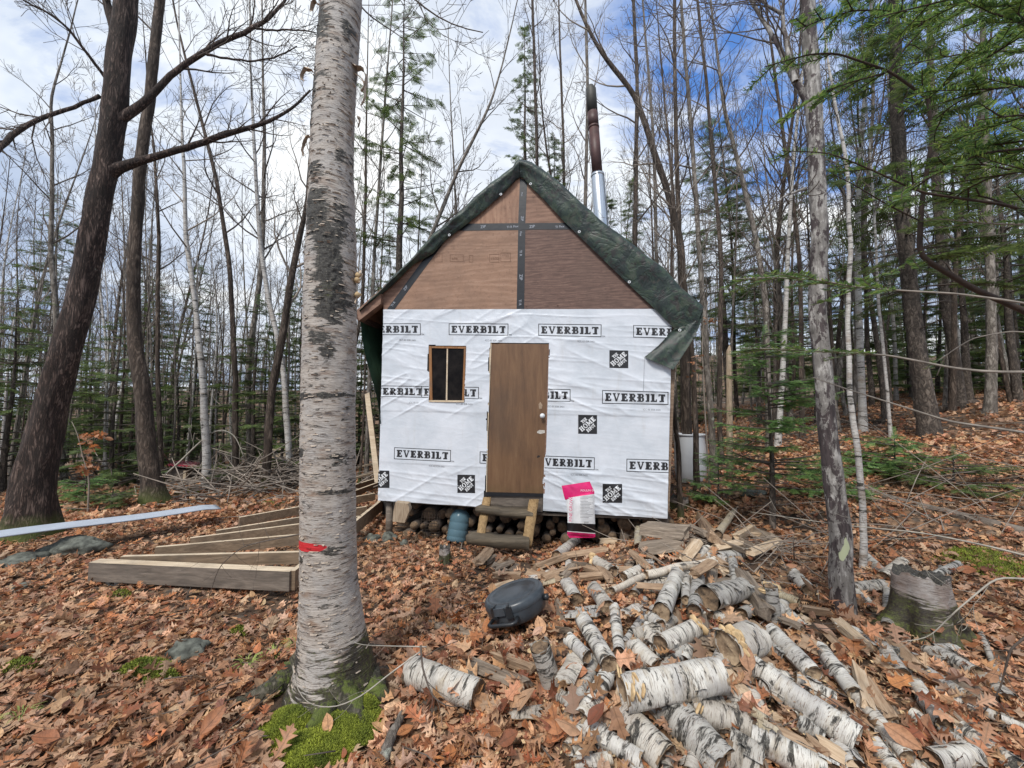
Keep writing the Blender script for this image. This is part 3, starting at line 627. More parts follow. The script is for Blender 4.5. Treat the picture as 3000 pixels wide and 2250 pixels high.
for s, x, y, a_, h, par in [('ZIP', 1059, 470, -1.57, .05, t1), ('Flex', 1060, 330, -1.57, .035, t1), ('ZIP', 820, 541, .03, .055, t2), ('Tl R Flex', 975, 541, .02, .045, t2), ('ZIP', 1108, 540, .03, .055, t2), ('Tl Flex', 1260, 540, .02, .045, t2), ('Flex', 1052, 560, -1.57, .04, t3), ('Tl R', 1050, 670, -1.57, .05, t3), ('ZIP', 1050, 812, -1.57, .06, t3), ('Tl R', 1046, 960, -1.57, .05, t3), ('ZIP', 375, 910, .92, .055, t4), ('Tl R', 300, 1005, .92, .05, t4)]:
    tp(s, x, y, a_, h, par, M['tapeink'])
# faint grade stamps on the plywood
def frame_px(x0, y0, x1, y1, w, name, parent, off):
    mb = MB()
    for q in ((x0, y0, x1, y0+w), (x0, y1-w, x1, y1), (x0, y0+w, x0+w, y1-w), (x1-w, y0+w, x1, y1-w)):
        mb.add([H(*Z2(q[0], q[3]), off), H(*Z2(q[2], q[3]), off), H(*Z2(q[2], q[1]), off), H(*Z2(q[0], q[1]), off)], [(0, 1, 2, 3)])
    return mb.build(name, M['stampink'], parent, False)
M['stampink'] = m_plain('brown_stamp_ink', (.17, .09, .058), .8, .1)
for q in [(545, 690, 595, 740), (640, 695, 720, 738), (752, 698, 776, 740), (872, 692, 930, 740), (938, 684, 997, 738)]: frame_px(*q, 2.5, 'grade_stamp', cabin, .0022)
for s, x, y in [('APA', 650, 728), ('15/32', 880, 728), ('TTH', 946, 712), ('SH', 556, 712)]: text3('grade_stamp', s, H(*Z2(x, y), .0005), dU, (0, 0, 1), .05, M['stampink'], cabin, nF)
# rafter, fascia and dark eave on the left
slab([(104, 1032), (248, 905), (246, 992), (118, 1092)], -.05, .07, M['plyD'], 'rafter', zoom=Z2)
slab([(88, 1040), (104, 1024), (116, 1094), (92, 1064)], -3.4, .08, M['plyC'], 'eave_board', zoom=Z2)
# --- door
door = slab([(975, 345), (1341, 350), (1308, 1318), (944, 1308)], -.009, .0, M['plywall'], 'door', zoom=Z1)
m, t, b = newmat('door_veneer'); v = ocoord(t, False); vs = vmul(t, v, (6, 6, .8)); n = noi(t, vs, 2.2, 9, .68, .3)
c = ramp(t, n, [(.25, (.085, .042, .020)), (.5, (.145, .076, .036)), (.75, (.20, .112, .055))])
pz = nd(t, 'ShaderNodeSeparateXYZ', {0: v}).outputs[2]; pn = math_(t, 'ADD', pz, math_(t, 'MULTIPLY', noi(t, v, 2.2, 5), .7))
c = mixc(t, ramp(t, pn, [(.35, .55), (.8, .3), (1.1, 0)]), c, (.085, .075, .02)); c = mixc(t, ramp(t, noi(t, v, 1.4, 5), [(.45, 0), (.72, .5)]), c, (.06, .04, .028))
setb(t, b, c, .55, n, .15, .004); door.data.materials[0] = m
slab([(962, 345), (974, 345), (950, 960), (943, 1308), (938, 1308), (946, 960)], -.009, .004, M['lumber'], 'door_jamb', zoom=Z1)
slab([(1342, 350), (1349, 350), (1318, 1318), (1309, 1318)], -.009, .004, M['plyD'], 'door_jamb', zoom=Z1)
slab([(940, 1309), (1308, 1319), (1308, 1338), (938, 1334)], -.015, .012, M['tape'], 'threshold', zoom=Z1)
slab([(950, 1336), (1306, 1340), (1303, 1440), (955, 1400)], -.06, -.008, M['lumberdark'], 'sill_board', zoom=Z1)
hc = H(*Z1(1303, 815), .0); mb = MB(); mb.tube([hc, hc+nF*.008], [.034, .032], 20); mb.tube([hc+nF*.008, hc+nF*.035], [.012, .012], 12); mb.tube([hc+nF*.035, hc+nF*.045, hc+nF*.06, hc+nF*.07], [.016, .027, .027, .015], 20)
mb.build('door_knob', M['white'], door)
M['worn'] = m_plain('worn_light_patch', (.30, .22, .15), .7, .3, 20, .2); M['torn'] = m_plain('torn_paper', (.5, .47, .42), .8, .25, 25, .2)
slab([(1278, 740), (1290, 724), (1304, 745), (1299, 768), (1282, 770)], .0005, .0015, M['worn'], 'worn_patch', door, Z1)
slab([(1270, 915), (1285, 906), (1318, 908), (1320, 925), (1290, 932), (1268, 925)], .0005, .0015, M['torn'], 'torn_sticker', door, Z1)
slab([(1266, 1084), (1275, 1070), (1290, 1074), (1284, 1082), (1272, 1086)], .0005, .0015, M['tar'], 'chipped_hole', door, Z1)
# --- window
M['orange'] = m_wood('orange_stained_wood', (.14, .06, .02), (.26, .12, .045), (.34, .17, .07), 2, 3)
win = slab([(583, 364), (810, 367), (808, 380), (583, 376)], -.009, .012, M['orange'], 'window', zoom=Z1)
for q in [[(569, 362), (586, 364), (592, 712), (574, 712)], [(796, 381), (809, 381), (797, 714), (784, 714)]]: slab(q, -.009, .012, M['orange'], 'window_frame', win, Z1)
slab([(570, 713), (798, 715), (797, 727), (570, 725)], -.009, .018, M['lumber'], 'window_sill', win, Z1)
slab([(684, 377), (692, 377), (687, 713), (678, 713)], -.009, .006, M['lumber'], 'window_mullion', win, Z1)
m, t, b = newmat('dark_window_glass'); v = ocoord(t); n = noi(t, v, 7, 7, .7)
setb(t, b, ramp(t, n, [(.4, (.004, .003, .003)), (.75, (.02, .016, .014))]), .3, n, .05, .01, Specular_IOR_Level=.12); M['glass'] = m
for q in [[(586, 377), (684, 377), (678, 713), (592, 713)], [(692, 377), (797, 377), (785, 714), (687, 714)]]: slab(q, -.009, -.003, M['glass'], 'window_pane', win, Z1)
# --- roof deck, tarp
m, t, b = newmat('camouflage_tarp'); v = ocoord(t, False); 
c = ramp(t, noi(t, v, 6, 5, .65, .6), [(.40, (.012, .022, .020)), (.47, (.022, .040, .030)), (.55, (.034, .054, .034)), (.60, (.05, .065, .048))], 'CONSTANT')
c = mixc(t, ramp(t, noi(t, v, 11, 4, .6, .8), [(.56, 0), (.585, .9)]), c, (.022, .02, .02)); c = mixc(t, ramp(t, noi(t, v, 8, 4, .6), [(.60, 0), (.62, .6)]), c, (.055, .05, .042))
g2 = math_(t, 'ABSOLUTE', math_(t, 'SUBTRACT', noi(t, v, 3.2, 4, .6, .8), .5))
hh = math_(t, 'ADD', noi(t, vmul(t, v, (1, 1, 1)), 5, 3, .5, .3), math_(t, 'MULTIPLY', ramp(t, g2, [(0, 0), (.07, 1)]), .5))
setb(t, b, c, .52, hh, .28, .03); M['tarp'] = m
m, t, b = newmat('green_tarp'); v = ocoord(t, False); setb(t, b, ramp(t, noi(t, v, 3, 5), [(.35, (.012, .035, .022)), (.7, (.035, .075, .045))]), .45, noi(t, vmul(t, v, (3, 3, .5)), 4, 5), .4, .03); M['tarpgreen'] = m
outL = [(1047, 140), (1025, 152), (1012, 178), (940, 235), (800, 347), (675, 465), (550, 576), (420, 720), (300, 838), (200, 935), (106, 1020)]
innL = [(1052, 240), (1030, 250), (1018, 270), (940, 348), (800, 470), (700, 545), (610, 615), (540, 690), (425, 755), (300, 880), (112, 1038)]
outR = [(1047, 140), (1090, 147), (1180, 190), (1300, 290), (1500, 468), (1650, 590), (1800, 718), (1900, 775), (2000, 898), (2080, 965), (2132, 1008)]
innR = [(1055, 240), (1066, 240), (1110, 290), (1200, 380), (1310, 500), (1400, 585), (1500, 685), (1665, 845), (1850, 1020), (1955, 1125), (2060, 1207)]
def resamp(pl, n):
    P = np.array(pl, float); d = np.r_[0, np.cumsum(np.hypot(*np.diff(P, axis=0).T))]; s = np.linspace(0, d[-1], n); return np.c_[np.interp(s, d, P[:, 0]), np.interp(s, d, P[:, 1])]
tarp = empty('tarp', tuple(H(1530, 480)), 'camouflage tarp folded over the front edges of the gable roof', 'tarp')
def tarpside(out, inn, seed, back=3.7):
    n = 90; A = resamp(out, n); B = resamp(inn, n); rows = []
    for j, (f, off) in enumerate([(0, .035), (.12, .05), (.3, .065), (.5, .08), (.7, .10), (.85, .115), (.95, .10), (1.0, .07), (1.02, .02), (1.02, -.1), (1.02, -.5), (1.02, -1.2), (1.02, -2.4), (1.02, -back)]):
        row = []
        for i in range(n):
            p = B[i]*(1-min(f, 1))+A[i]*min(f, 1); 
            s = i/n*4.2; w = .045*(fbm(s*3+seed, f*2.2+off, 3, seed)-.45)+.022*(1-abs(2*vn(s*2.2+f*2.0, f*4., seed+3)-1))**2
            q = H(*Z2(*p), max(off, .035)) if off > 0 else H(*Z2(*p), .035)+nF*(off-.035)
            q = q+nF*float(w)*min(1, f*3+.15)*(1 if off > 0 else 0)+Vector((0, 0, float(w)*.5 if off < .05 and f > .9 else 0)); row.append(q)
        rows.append(row)
    return np.array(rows)
for o_, i_, sd_ in ((outL, innL, 5), (outR, innR, 11)):
    P = tarpside(o_, i_, sd_); link('tarp_cover', gridmesh('tarp_cover', P, M['tarp']), tarp)
# folded corner flap on the right
fl = [[(2062, 1207), (2132, 1012)], [(1965, 1130), (2128, 1070)], [(1945, 1150), (2100, 1140)], [(1870, 1230), (2060, 1215)], [(1785, 1300), (1956, 1374)]]
rows = []
for k, s_ in enumerate(np.linspace(0, 1, 22)):
    q = np.array([np.interp(s_*4, range(5), [r[e][c] for r in fl]) for e in (0, 1) for c in (0, 1)]).reshape(2, 2); row = []
    for a_ in np.linspace(0, 1, 16):
        p = q[0]*(1-a_)+q[1]*a_; w = .05*(fbm(s_*3+a_, a_*4-s_*2, 3, 21)-.4)+.03*math.sin(a_*9+s_*5)*(.3+.7*s_)*.5
        row.append(H(*Z2(*p), .045+.05*a_+float(w)))
    rows.append(row)
link('tarp_corner', gridmesh('tarp_corner', np.array(rows), M['tarp']), tarp)
for x, y in [(940, 340), (636, 580), (1115, 279), (1402, 561), (1697, 857), (1994, 1141)]:
    p = H(*Z2(x, y), .105 if x != 1994 else .12); mb = MB(); N = 14
    for k in range(N):
        pass
    ring = [[p+dU*(math.cos(g)*r)+Vector((0, 0, math.sin(g)*r))+nF*(.004 if 0 < j < 3 else 0) for g in np.linspace(0, 2*math.pi, N, endpoint=False)] for j, r in enumerate((.008, .011, .016, .019))]
    for j in range(3):
        mb.add(ring[j]+ring[j+1], [(k, (k+1) % N, N+(k+1) % N, N+k) for k in range(N)])
    mb.build('grommet', M['white'], tarp)
# hanging cloth at the left eave
rows = []
for s_ in np.linspace(0, 1, 26):
    r0 = []; top = H(1053+6*0, 935, .02); 
    for a_ in np.linspace(0, 1, 12):
        x = np.interp(s_, [0, 1], [1056, 1112])+a_*0; y = np.interp(s_, [0, 1], [938, 1242]); p = H(x, y, .03)+(-nF)*(a_*3.2)-dU*(.02*math.sin(a_*26)+.03*math.sin(s_*6+a_*9)); r0.append(p)
    rows.append(r0)
hang = link('hanging_tarp', gridmesh('hanging_tarp', np.array(rows), M['tarpgreen']), None); tag(hang, 'dark green tarp hanging from the left eave of the cabin', 'tarp')
# roof deck slabs under the tarp
def deck(a, b_, name):
    mb = MB(); p, q = H(*Z2(*a), .0), H(*Z2(*b_), .0); dn = Vector((0, 0, -.05)); k = Vector((0, 0, -.035))
    f0, f1 = nF*.03, -nF*3.6
    mb.hexa([p+dn+k+f0, q+dn+k+f0, q+dn+k+f1, p+dn+k+f1, p+k+f0, q+k+f0, q+k+f1, p+k+f1]); return mb.build(name, M['plyD'], cabin, False)
deck((108, 1022), (1045, 155), 'roof'); deck((1045, 155), (2118, 1005), 'roof')
mb = MB(); p = H(1888, 1047, .06); q = H(1885, 1145, .03); mb.tube([p, (p+q)/2, q], .0015, 4); tag(mb.build('tie_string', M['ink']), 'thin dark string hanging from the folded tarp corner', 'string')
# --- stovepipe
def pp(px, py, D): return atD(px, py, D)
m, t, b = newmat('galvanised_pipe'); v = ocoord(t); setb(t, b, (.62, .65, .68), .22, noi(t, vmul(t, v, (3, 3, 1)), 6, 5), .12, .01, Metallic=.95); M['galv'] = m
M['rustpipe'] = m_plain('rusty_stovepipe', (.058, .022, .019), .55, .35, 9, .2); M['sootpipe'] = m_plain('sooty_stovepipe', (.035, .033, .026), .6, .4, 12, .2)
pipe = empty('stovepipe', tuple(pp(1766, 700, 6.3)), 'tall brown stovepipe with a shiny metal lower sleeve rising through the roof', 'chimney')
DP = 6.3; u_ = DP/F
mb = MB(); mb.tube([pp(1730, 255, DP), pp(1731, 262, DP), pp(1736, 330, DP)], [10*u_, 15.5*u_, 15.5*u_], 24); mb.tube([pp(1731, 262, DP)+Vector((0, 0, -.03)), pp(1730, 252, DP)], [.075, .05], 20); mb.build('pipe_cap', M['sootpipe'], pipe)
mb = MB(); mb.tube([pp(1736, 330, DP), pp(1739.3, 372, DP)], 15.8*u_, 24); mb.tube([pp(1739.2, 371, DP), pp(1739.7, 377, DP)], 16.6*u_, 24); mb.tube([pp(1739.7, 376, DP), pp(1750.2, 512, DP)], 15.6*u_, 24); mb.build('upper_pipe', M['rustpipe'], pipe)
mb = MB(); mb.tube([pp(1750, 509, DP), pp(1750.5, 516, DP), pp(1752, 538, DP), pp(1752.2, 540, DP), pp(1764.6, 700, DP), pp(1779, 890, DP)], [18*u_, 19.3*u_, 19.3*u_, 20*u_, 22*u_, 22.5*u_], 28)
mb.tube([pp(1750.2, 512, DP), pp(1750.7, 518, DP)], 20.4*u_, 28); mb.build('metal_sleeve', M['galv'], pipe)
# ---------------- trees ----------------
def cr(pts, n):   # smooth polyline
    P = np.array(pts, float); d = np.r_[0, np.cumsum(np.linalg.norm(np.diff(P, axis=0), axis=1))]; s = np.linspace(0, d[-1], n)
    Q = np.stack([np.interp(s, d, P[:, k]) for k in range(P.shape[1])], -1)
    for _ in range(2): Q[1:-1] = (Q[:-2]+2*Q[1:-1]+Q[2:])/4
    return Q
class Rg(random.Random): pass
def branch(mb, rg, p, d, L, r, lev, m=0, kids=5, up=.25, rmin=.0032, thin=1.):
    n = 6 if lev == 0 else 4; pts = [Vector(p)]; d = Vector(d).normalized(); step = L/n; ds = [d.copy()]
    for i in range(n):
        d = (d+Vector((rg.gauss(0, .13), rg.gauss(0, .13), rg.gauss(0, .10)+up*.22))).normalized(); pts.append(pts[-1]+d*step); ds.append(d.copy())
    rad = [max(rmin, r*(1-.8*i/n)) for i in range(n+1)]
    mb.tube(pts, rad, 5 if r > .012 else 3, cap=False, m=m)
    if lev >= 3 or L < .25: return
    k = max(2, int(kids*(.7+.6*rg.random())))
    for j in range(k):
        tt = .2+.78*(j+rg.random())/k; i = min(int(tt*n), n-1); q = pts[i].lerp(pts[i+1], tt*n-i); dd = ds[i]; o = dd.orthogonal().normalized(); o.rotate(Matrix.Rotation(rg.uniform(0, 6.28), 3, dd)); an = rg.uniform(.45, .85)
        nd_ = dd*math.cos(an)+o*math.sin(an); branch(mb, rg, q, nd_, L*(.55-.22*tt)*rg.uniform(.7, 1.25), rad[i]*.55, lev+1, m, kids*.8, up, rmin, thin)
def crown_on(mb, rg, Q, rad, first, nb, bl, up=.35, ang=(.6, 1.0), lev0=0, kids=5, rmin=.0032):
    n = len(Q); az = rg.uniform(0, 6.28)
    for j in range(nb):
        tt = first+(1-first)*((j+rg.random()*.8)/nb); f = tt*(n-1); i = min(int(f), n-2); p = Vector(Q[i]).lerp(Vector(Q[i+1]), f-i); ax = (Vector(Q[i+1])-Vector(Q[i])).normalized()
        az += 2.4+rg.uniform(-.5, .5); o = ax.orthogonal().normalized(); o.rotate(Matrix.Rotation(az, 3, ax)); an = rg.uniform(*ang)
        L = bl*(1.15-.75*(tt-first)/(1-first+1e-6))*rg.uniform(.6, 1.2); r = rad[i]
        branch(mb, rg, p, ax*math.cos(an)+o*math.sin(an), L, min(r*.45, .006+L*.011), lev0, 0, kids, up, rmin)
TREES = []
def put_tree(name, label, cat, base, parts, group=None):
    e = empty(name, tuple(base), label, cat, group)
    for nm, mb, mt in parts: mb.build(nm, mt, e)
    TREES.append(e); return e
def px_tree(pts, D, widths, mat, label, name='bare_tree', cat='tree', nb=14, first=.3, bl=1.6, seed=0, ext=4.5, twig='twig', flare=1.35, kids=5, ang=(.55, 1.), sides=12, limbs=(), up=.35):
    rg = random.Random(seed*7+1); P = [atD(x, y, D) for x, y in pts]; W = [w*D/F/2/math.sqrt(1+((x-1500)/F)**2) for w, (x, y) in zip(widths, pts)]
    b0 = P[0]; gz = thf(b0.x, b0.y); b0 = Vector((b0.x, b0.y, gz-.05)); P[0] = b0
    top = P[-1]; d = (P[-1]-P[-2]).normalized(); d = (d+Vector((0, 0, .3))).normalized()
    P4 = [(*p, w) for p, w in zip(P, W)]
    if ext > 0: P4 += [(*(top+d*ext*.5), W[-1]*.7), (*(top+d*ext), W[-1]*.15)]
    Q = cr(P4, max(14, int(len(P4)*6))); rad = list(Q[:, 3]); Q = Q[:, :3]
    for i in range(len(Q)):
        h = Q[i][2]-gz; rad[i] *= 1+(flare-1)*math.exp(-max(h, 0)/.18)
        if i > 0: Q[i][:2] += (fbm(i*.35, seed*3.3, 2, 3)-.38)*.03, (fbm(i*.35, seed*5.1, 2, 5)-.38)*.03
    tm = MB(); ph = rg.uniform(0, 9)
    tm.tube([Vector(q) for q in Q], rad, sides, cap=False, jit=lambda i, g: 1+.07*math.sin(3*g+i*.7+ph)+.05*math.sin(5*g-i*1.3+ph))
    cm = MB(); crown_on(cm, rg, Q, rad, first, nb, bl, up=up, ang=ang, kids=kids, rmin=max(.0026, .00036*D)); LM = []
    for lp, lw, ld in limbs:
        LP = cr([(*atD(x, y, D+ld*k/(len(lp)-1)), w*D/F/2*.78) for k, ((x, y), w) in enumerate(zip(lp, lw))], len(lp)*3)
        LP[0][3] *= 1.35; lm_ = MB(); lm_.tube([Vector(q[:3])+Vector((0, 0, rg.gauss(0, .006))) for q in LP], [q[3] for q in LP], 9, cap=False); LM.append(lm_); crown_on(cm, rg, LP[:, :3], list(LP[:, 3]), .3, 11, .9, ang=(.4, .9), lev0=1, kids=5, rmin=.0028)
    return put_tree(name, label, cat, b0, [('trunk', tm, M[mat]), ('crown', cm, M[twig])]+[('limb', q, M[mat]) for q in LM])
# -- the trees one can single out
px_tree([(85, 1545), (92, 1450), (157, 1152), (226, 926), (270, 700), (310, 500), (337, 325), (368, 0)], 5.2, [185, 145, 106, 95, 87, 84, 84, 80], 'oak', 'largest dark rough-barked tree at the left, leaning right as it rises', nb=10, first=.72, bl=2.6, seed=1, flare=1.25, sides=22, twig='twig',
    limbs=[([(340, 352), (392, 330), (452, 271), (529, 194), (633, 131), (750, 81), (805, 41), (836, 0), (880, -80)], [38, 34, 24, 21, 20, 17, 14, 9, 7], .4), ([(750, 81), (800, 92), (860, 84), (925, 95)], [8, 7, 6, 4], .0), ([(605, 160), (660, 170), (740, 182), (820, 165), (870, 135)], [9, 8, 7, 6, 4], .1),
           ([(322, 505), (372, 480), (434, 466), (542, 434), (678, 389), (791, 357), (859, 316), (909, 265)], [44, 36, 26, 24, 21, 14, 10, 8], .25), ([(292, 280), (203, 321), (104, 350), (27, 402), (-30, 465)], [12, 13, 15, 17, 16], -.9), ([(312, 230), (249, 149), (181, 59), (68, 0)], [12, 10, 8, 6], -.6), ([(340, 100), (315, 20), (300, -60)], [34, 28, 22], .0)])
px_tree([(452, 1455), (448, 1423), (427, 1288), (417, 1152), (386, 926), (396, 700), (408, 500), (434, 325), (468, 0)], 7.0, [84, 62, 58, 53, 46, 42, 40, 37, 33], 'brown', 'tall brown trunk just right of the largest leaning tree', nb=9, first=.6, bl=2.2, seed=2, flare=1.4, sides=16)
px_tree([(2471, 1812), (2467, 1636), (2450, 1500), (2432, 1338), (2417, 1157), (2403, 1021), (2393, 886), (2403, 750), (2391, 450), (2380, 225), (2366, 0)], 3.15, [78, 72, 66, 60, 57, 54, 56, 54, 55, 52, 50], 'maple', 'grey trunk blotched with dark patches and pale lichen, standing at the right of the woodpile', nb=6, first=.85, bl=1.5, seed=3, flare=1.05, sides=20,
    limbs=[([(2390, 330), (2330, 244), (2280, 130), (2199, 0), (2150, -90)], [34, 26, 17, 14, 12], .2), ([(2330, 244), (2300, 120), (2292, 40), (2300, -60)], [18, 15, 12, 9], .1), ([(2290, 40), (2240, 10), (2180, -20)], [12, 10, 7], 0), ([(2365, 555), (2330, 555), (2270, 600), (2215, 680), (2180, 745)], [14, 8, 7, 6, 4], .2)])
px_tree([(2531, 1712), (2527, 1500), (2515, 1350), (2490, 1150), (2483, 890), (2490, 740), (2485, 500), (2450, 320), (2430, 200)], 3.8, [24, 22, 21, 18, 15, 16, 13, 11, 8], 'birch', 'thin pale birch right behind the blotched grey trunk', 'birch_tree', nb=7, first=.5, bl=.8, seed=4, ext=1.5, flare=1.1, sides=10)
L = [([(305, 1390), (314, 1242), (312, 1016), (296, 867), (285, 720), (280, 560)], 9.5, [11, 10, 9, 8, 7, 5], 'birch', 'thin white birch between the two big dark trunks at the left', 'birch_tree'),
 ([(190, 1400), (172, 1100), (160, 850), (149, 750), (154, 407), (145, 294), (181, 180)], 9, [24, 22, 20, 18, 13, 11, 7], 'grey', 'grey tree showing left of the largest leaning tree, with ascending branches', 'bare_tree'),
 ([(478, 1385), (462, 1100), (462, 850), (466, 700), (455, 480), (440, 350)], 8.8, [18, 15, 14, 13, 9, 6], 'brown', 'slender brown multi-branched tree just right of the tall brown trunk', 'bare_tree'),
 ([(610, 1380), (604, 1290), (597, 1152), (583, 1016), (572, 881), (545, 700), (538, 452), (530, 280)], 8.3, [30, 25, 23, 20, 17, 15, 11, 7], 'birch', 'white birch with dark knots standing beside the red-topped box', 'birch_tree'),
 ([(692, 1375), (690, 1100), (678, 881), (669, 750), (633, 520), (588, 339), (551, 203), (520, 80)], 8.6, [20, 18, 16, 15, 13, 11, 9, 7], 'brown', 'brown trunk that bends left toward its top, left of the big birch', 'bare_tree'),
 ([(855, 1352), (832, 1084), (809, 971), (787, 881), (760, 700), (741, 362), (735, 200)], 8.8, [21, 17, 16, 16, 14, 10, 7], 'birch', 'white birch leaning left, its foot close beside the big birch', 'birch_tree'),
 ([(780, 1352), (796, 1130), (827, 994), (845, 858), (877, 700), (900, 600), (905, 520)], 8.2, [27, 25, 24, 22, 19, 14, 10], 'brown', 'dark trunk leaning right across the white birch, left of the big birch', 'bare_tree'),
 ([(735, 1370), (725, 1070), (765, 800), (769, 700), (775, 380), (770, 200)], 9.6, [19, 18, 16, 15, 11, 7], 'grey', 'grey forest trunk between the bending brown one and the leaning dark one', 'bare_tree'),
 ([(1585, 1300), (1577, 700), (1574, 452), (1567, 226), (1560, 0)], 10.5, [15, 12, 10, 9, 8], 'brown', 'bare trunk rising behind the ridge between the narrow spruce and the stovepipe', 'bare_tree'),
 ([(2015, 1395), (2008, 1000), (1995, 723), (1963, 583), (1904, 407), (1859, 276), (1746, 136), (1687, 0)], 7.8, [30, 26, 23, 21, 19, 16, 12, 9], 'brown', 'brown trunk behind the right eave whose top sweeps far to the left', 'bare_tree'),
 ([(2003, 1390), (2000, 1000), (1990, 678), (1979, 362), (1976, 150), (1976, 0)], 8.2, [20, 17, 15, 13, 12, 11], 'brown', 'straight brown trunk crossing the sweeping one behind the right eave', 'bare_tree'),
 ([(2095, 1385), (2090, 1338), (2059, 886), (2050, 750), (2027, 407), (2000, 68), (1995, 0)], 7.6, [24, 20, 17, 16, 13, 10, 9], 'grey', 'grey trunk nearest the right tip of the tarp', 'bare_tree'),
 ([(2112, 1350), (2108, 1200), (2113, 750), (2095, 542), (2068, 226), (2043, 0)], 8.4, [18, 16, 14, 12, 10, 8], 'brown', 'speckled dark trunk immediately behind the pale broken snag', 'bare_tree'),
 ([(2255, 1330), (2244, 886), (2212, 678), (2172, 520), (2122, 316), (2095, 120)], 8.8, [21, 18, 17, 15, 12, 8], 'grey', 'grey trunk leaning left over the young fir', 'bare_tree'),
 ([(2352, 1300), (2343, 750), (2316, 542), (2271, 226), (2250, 60)], 9.5, [17, 14, 13, 10, 7], 'brown', 'dark narrow trunk in the patch of blue sky left of the blotched grey trunk', 'bare_tree'),
 ([(2610, 1275), (2590, 1050), (2574, 886), (2560, 600), (2545, 400)], 8., [13, 11, 10, 8, 6], 'birch', 'spindly spotted birch left of the thick fir trunk', 'birch_tree'),
 ([(2900, 1235), (2906, 1000), (2904, 886), (2892, 600), (2885, 300), (2880, 100)], 8.6, [42, 36, 34, 30, 24, 20], 'grey', 'stout grey trunk near the right edge of the woods', 'bare_tree'),
 ([(2812, 1150), (2790, 1000), (2768, 886), (2745, 600), (2730, 300), (2720, 0)], 10, [42, 38, 34, 28, 24, 20], 'firbark', 'dark trunk behind and right of the thick fir trunk', 'bare_tree'),
 ([(2040, 1400), (2038, 1250), (2030, 1050), (2010, 850), (1985, 700), (1960, 450)], 6.9, [19, 17, 15, 14, 12, 8], 'brown', 'leaning dark sapling just right of the white barrel', 'bare_tree'),
 ([(1992, 1415), (1985, 1300), (1968, 1150), (1965, 1050), (1967, 900)], 5.9, [17, 14, 12, 12, 10], 'brown', 'crooked sapling passing in front of the white barrel', 'bare_tree'),
 ([(1845, 1200), (1860, 700), (1868, 271), (1855, 0)], 9.6, [16, 14, 12, 10], 'brown', 'bare trunk right of the stovepipe forking into fine branches', 'bare_tree'),
 ([(1715, 1200), (1712, 700), (1722, 300), (1715, 0)], 10.2, [13, 11, 10, 8], 'grey', 'slim trunk directly left of the stovepipe', 'bare_tree'),
 ([(1160, 1300), (1185, 900), (1260, 700), (1350, 480), (1440, 300), (1470, 200)], 9.5, [16, 14, 12, 10, 7, 5], 'grey', 'slender pale tree slanting right above the left roof slope', 'bare_tree'),
 ([(1075, 1350), (1085, 1000), (1100, 700), (1120, 400), (1140, 150)], 9.8, [14, 12, 10, 8, 5], 'grey', 'thin trunk just right of the big birch above the left eave', 'bare_tree'),
 ([(1010, 1352), (1005, 1200), (1062, 900), (1070, 600), (1075, 300)], 10.5, [14, 12, 11, 9, 5], 'brown', 'thin brown trunk half behind the big birch', 'bare_tree'),
 ([(2440, 1300), (2470, 1000), (2530, 700), (2560, 300), (2550, 0)], 10.5, [17, 15, 13, 11, 8], 'grey', 'forest trunk seen between the thin pale birch and the thick fir', 'bare_tree'),
 ([(1925, 1200), (1922, 700), (1915, 400), (1890, 100)], 11, [12, 11, 9, 7], 'grey', 'pale slim trunk above the right roof slope', 'bare_tree'),
 ([(1660, 1200), (1655, 700), (1650, 400), (1640, 100)], 12, [11, 10, 8, 6], 'brown', 'slim trunk above the ridge between two small firs', 'bare_tree')]
for i, (p, D, w, mt, lb, nm) in enumerate(L):
    px_tree(p, D, w, mt, lb, nm, nb=16, first=.38, bl=1.7, seed=20+i, ext=3.5, sides=9, twig='twiglight' if i % 3 == 0 else 'twig')
# broken snag
P = [atD(x, y, 7.2) for x, y in [(2136, 1376), (2137, 1200), (2135, 1030)]]; P[0].z = thf(P[0].x, P[0].y)-.05
mb = MB(); mb.tube([P[0], P[0].lerp(P[1], .6), P[1], P[2], P[2]+Vector((.02, 0, .12))], [.06, .052, .048, .04, .008], 9, jit=lambda i, g: 1+.15*math.sin(2*g+i)); M['snag'] = m_wood('bare_dead_wood', (.16, .11, .07), (.33, .25, .17), (.45, .36, .26), 2)
tag(mb.build('dead_snag', M['snag']), 'pale barkless broken snag right of the white barrel', 'snag')
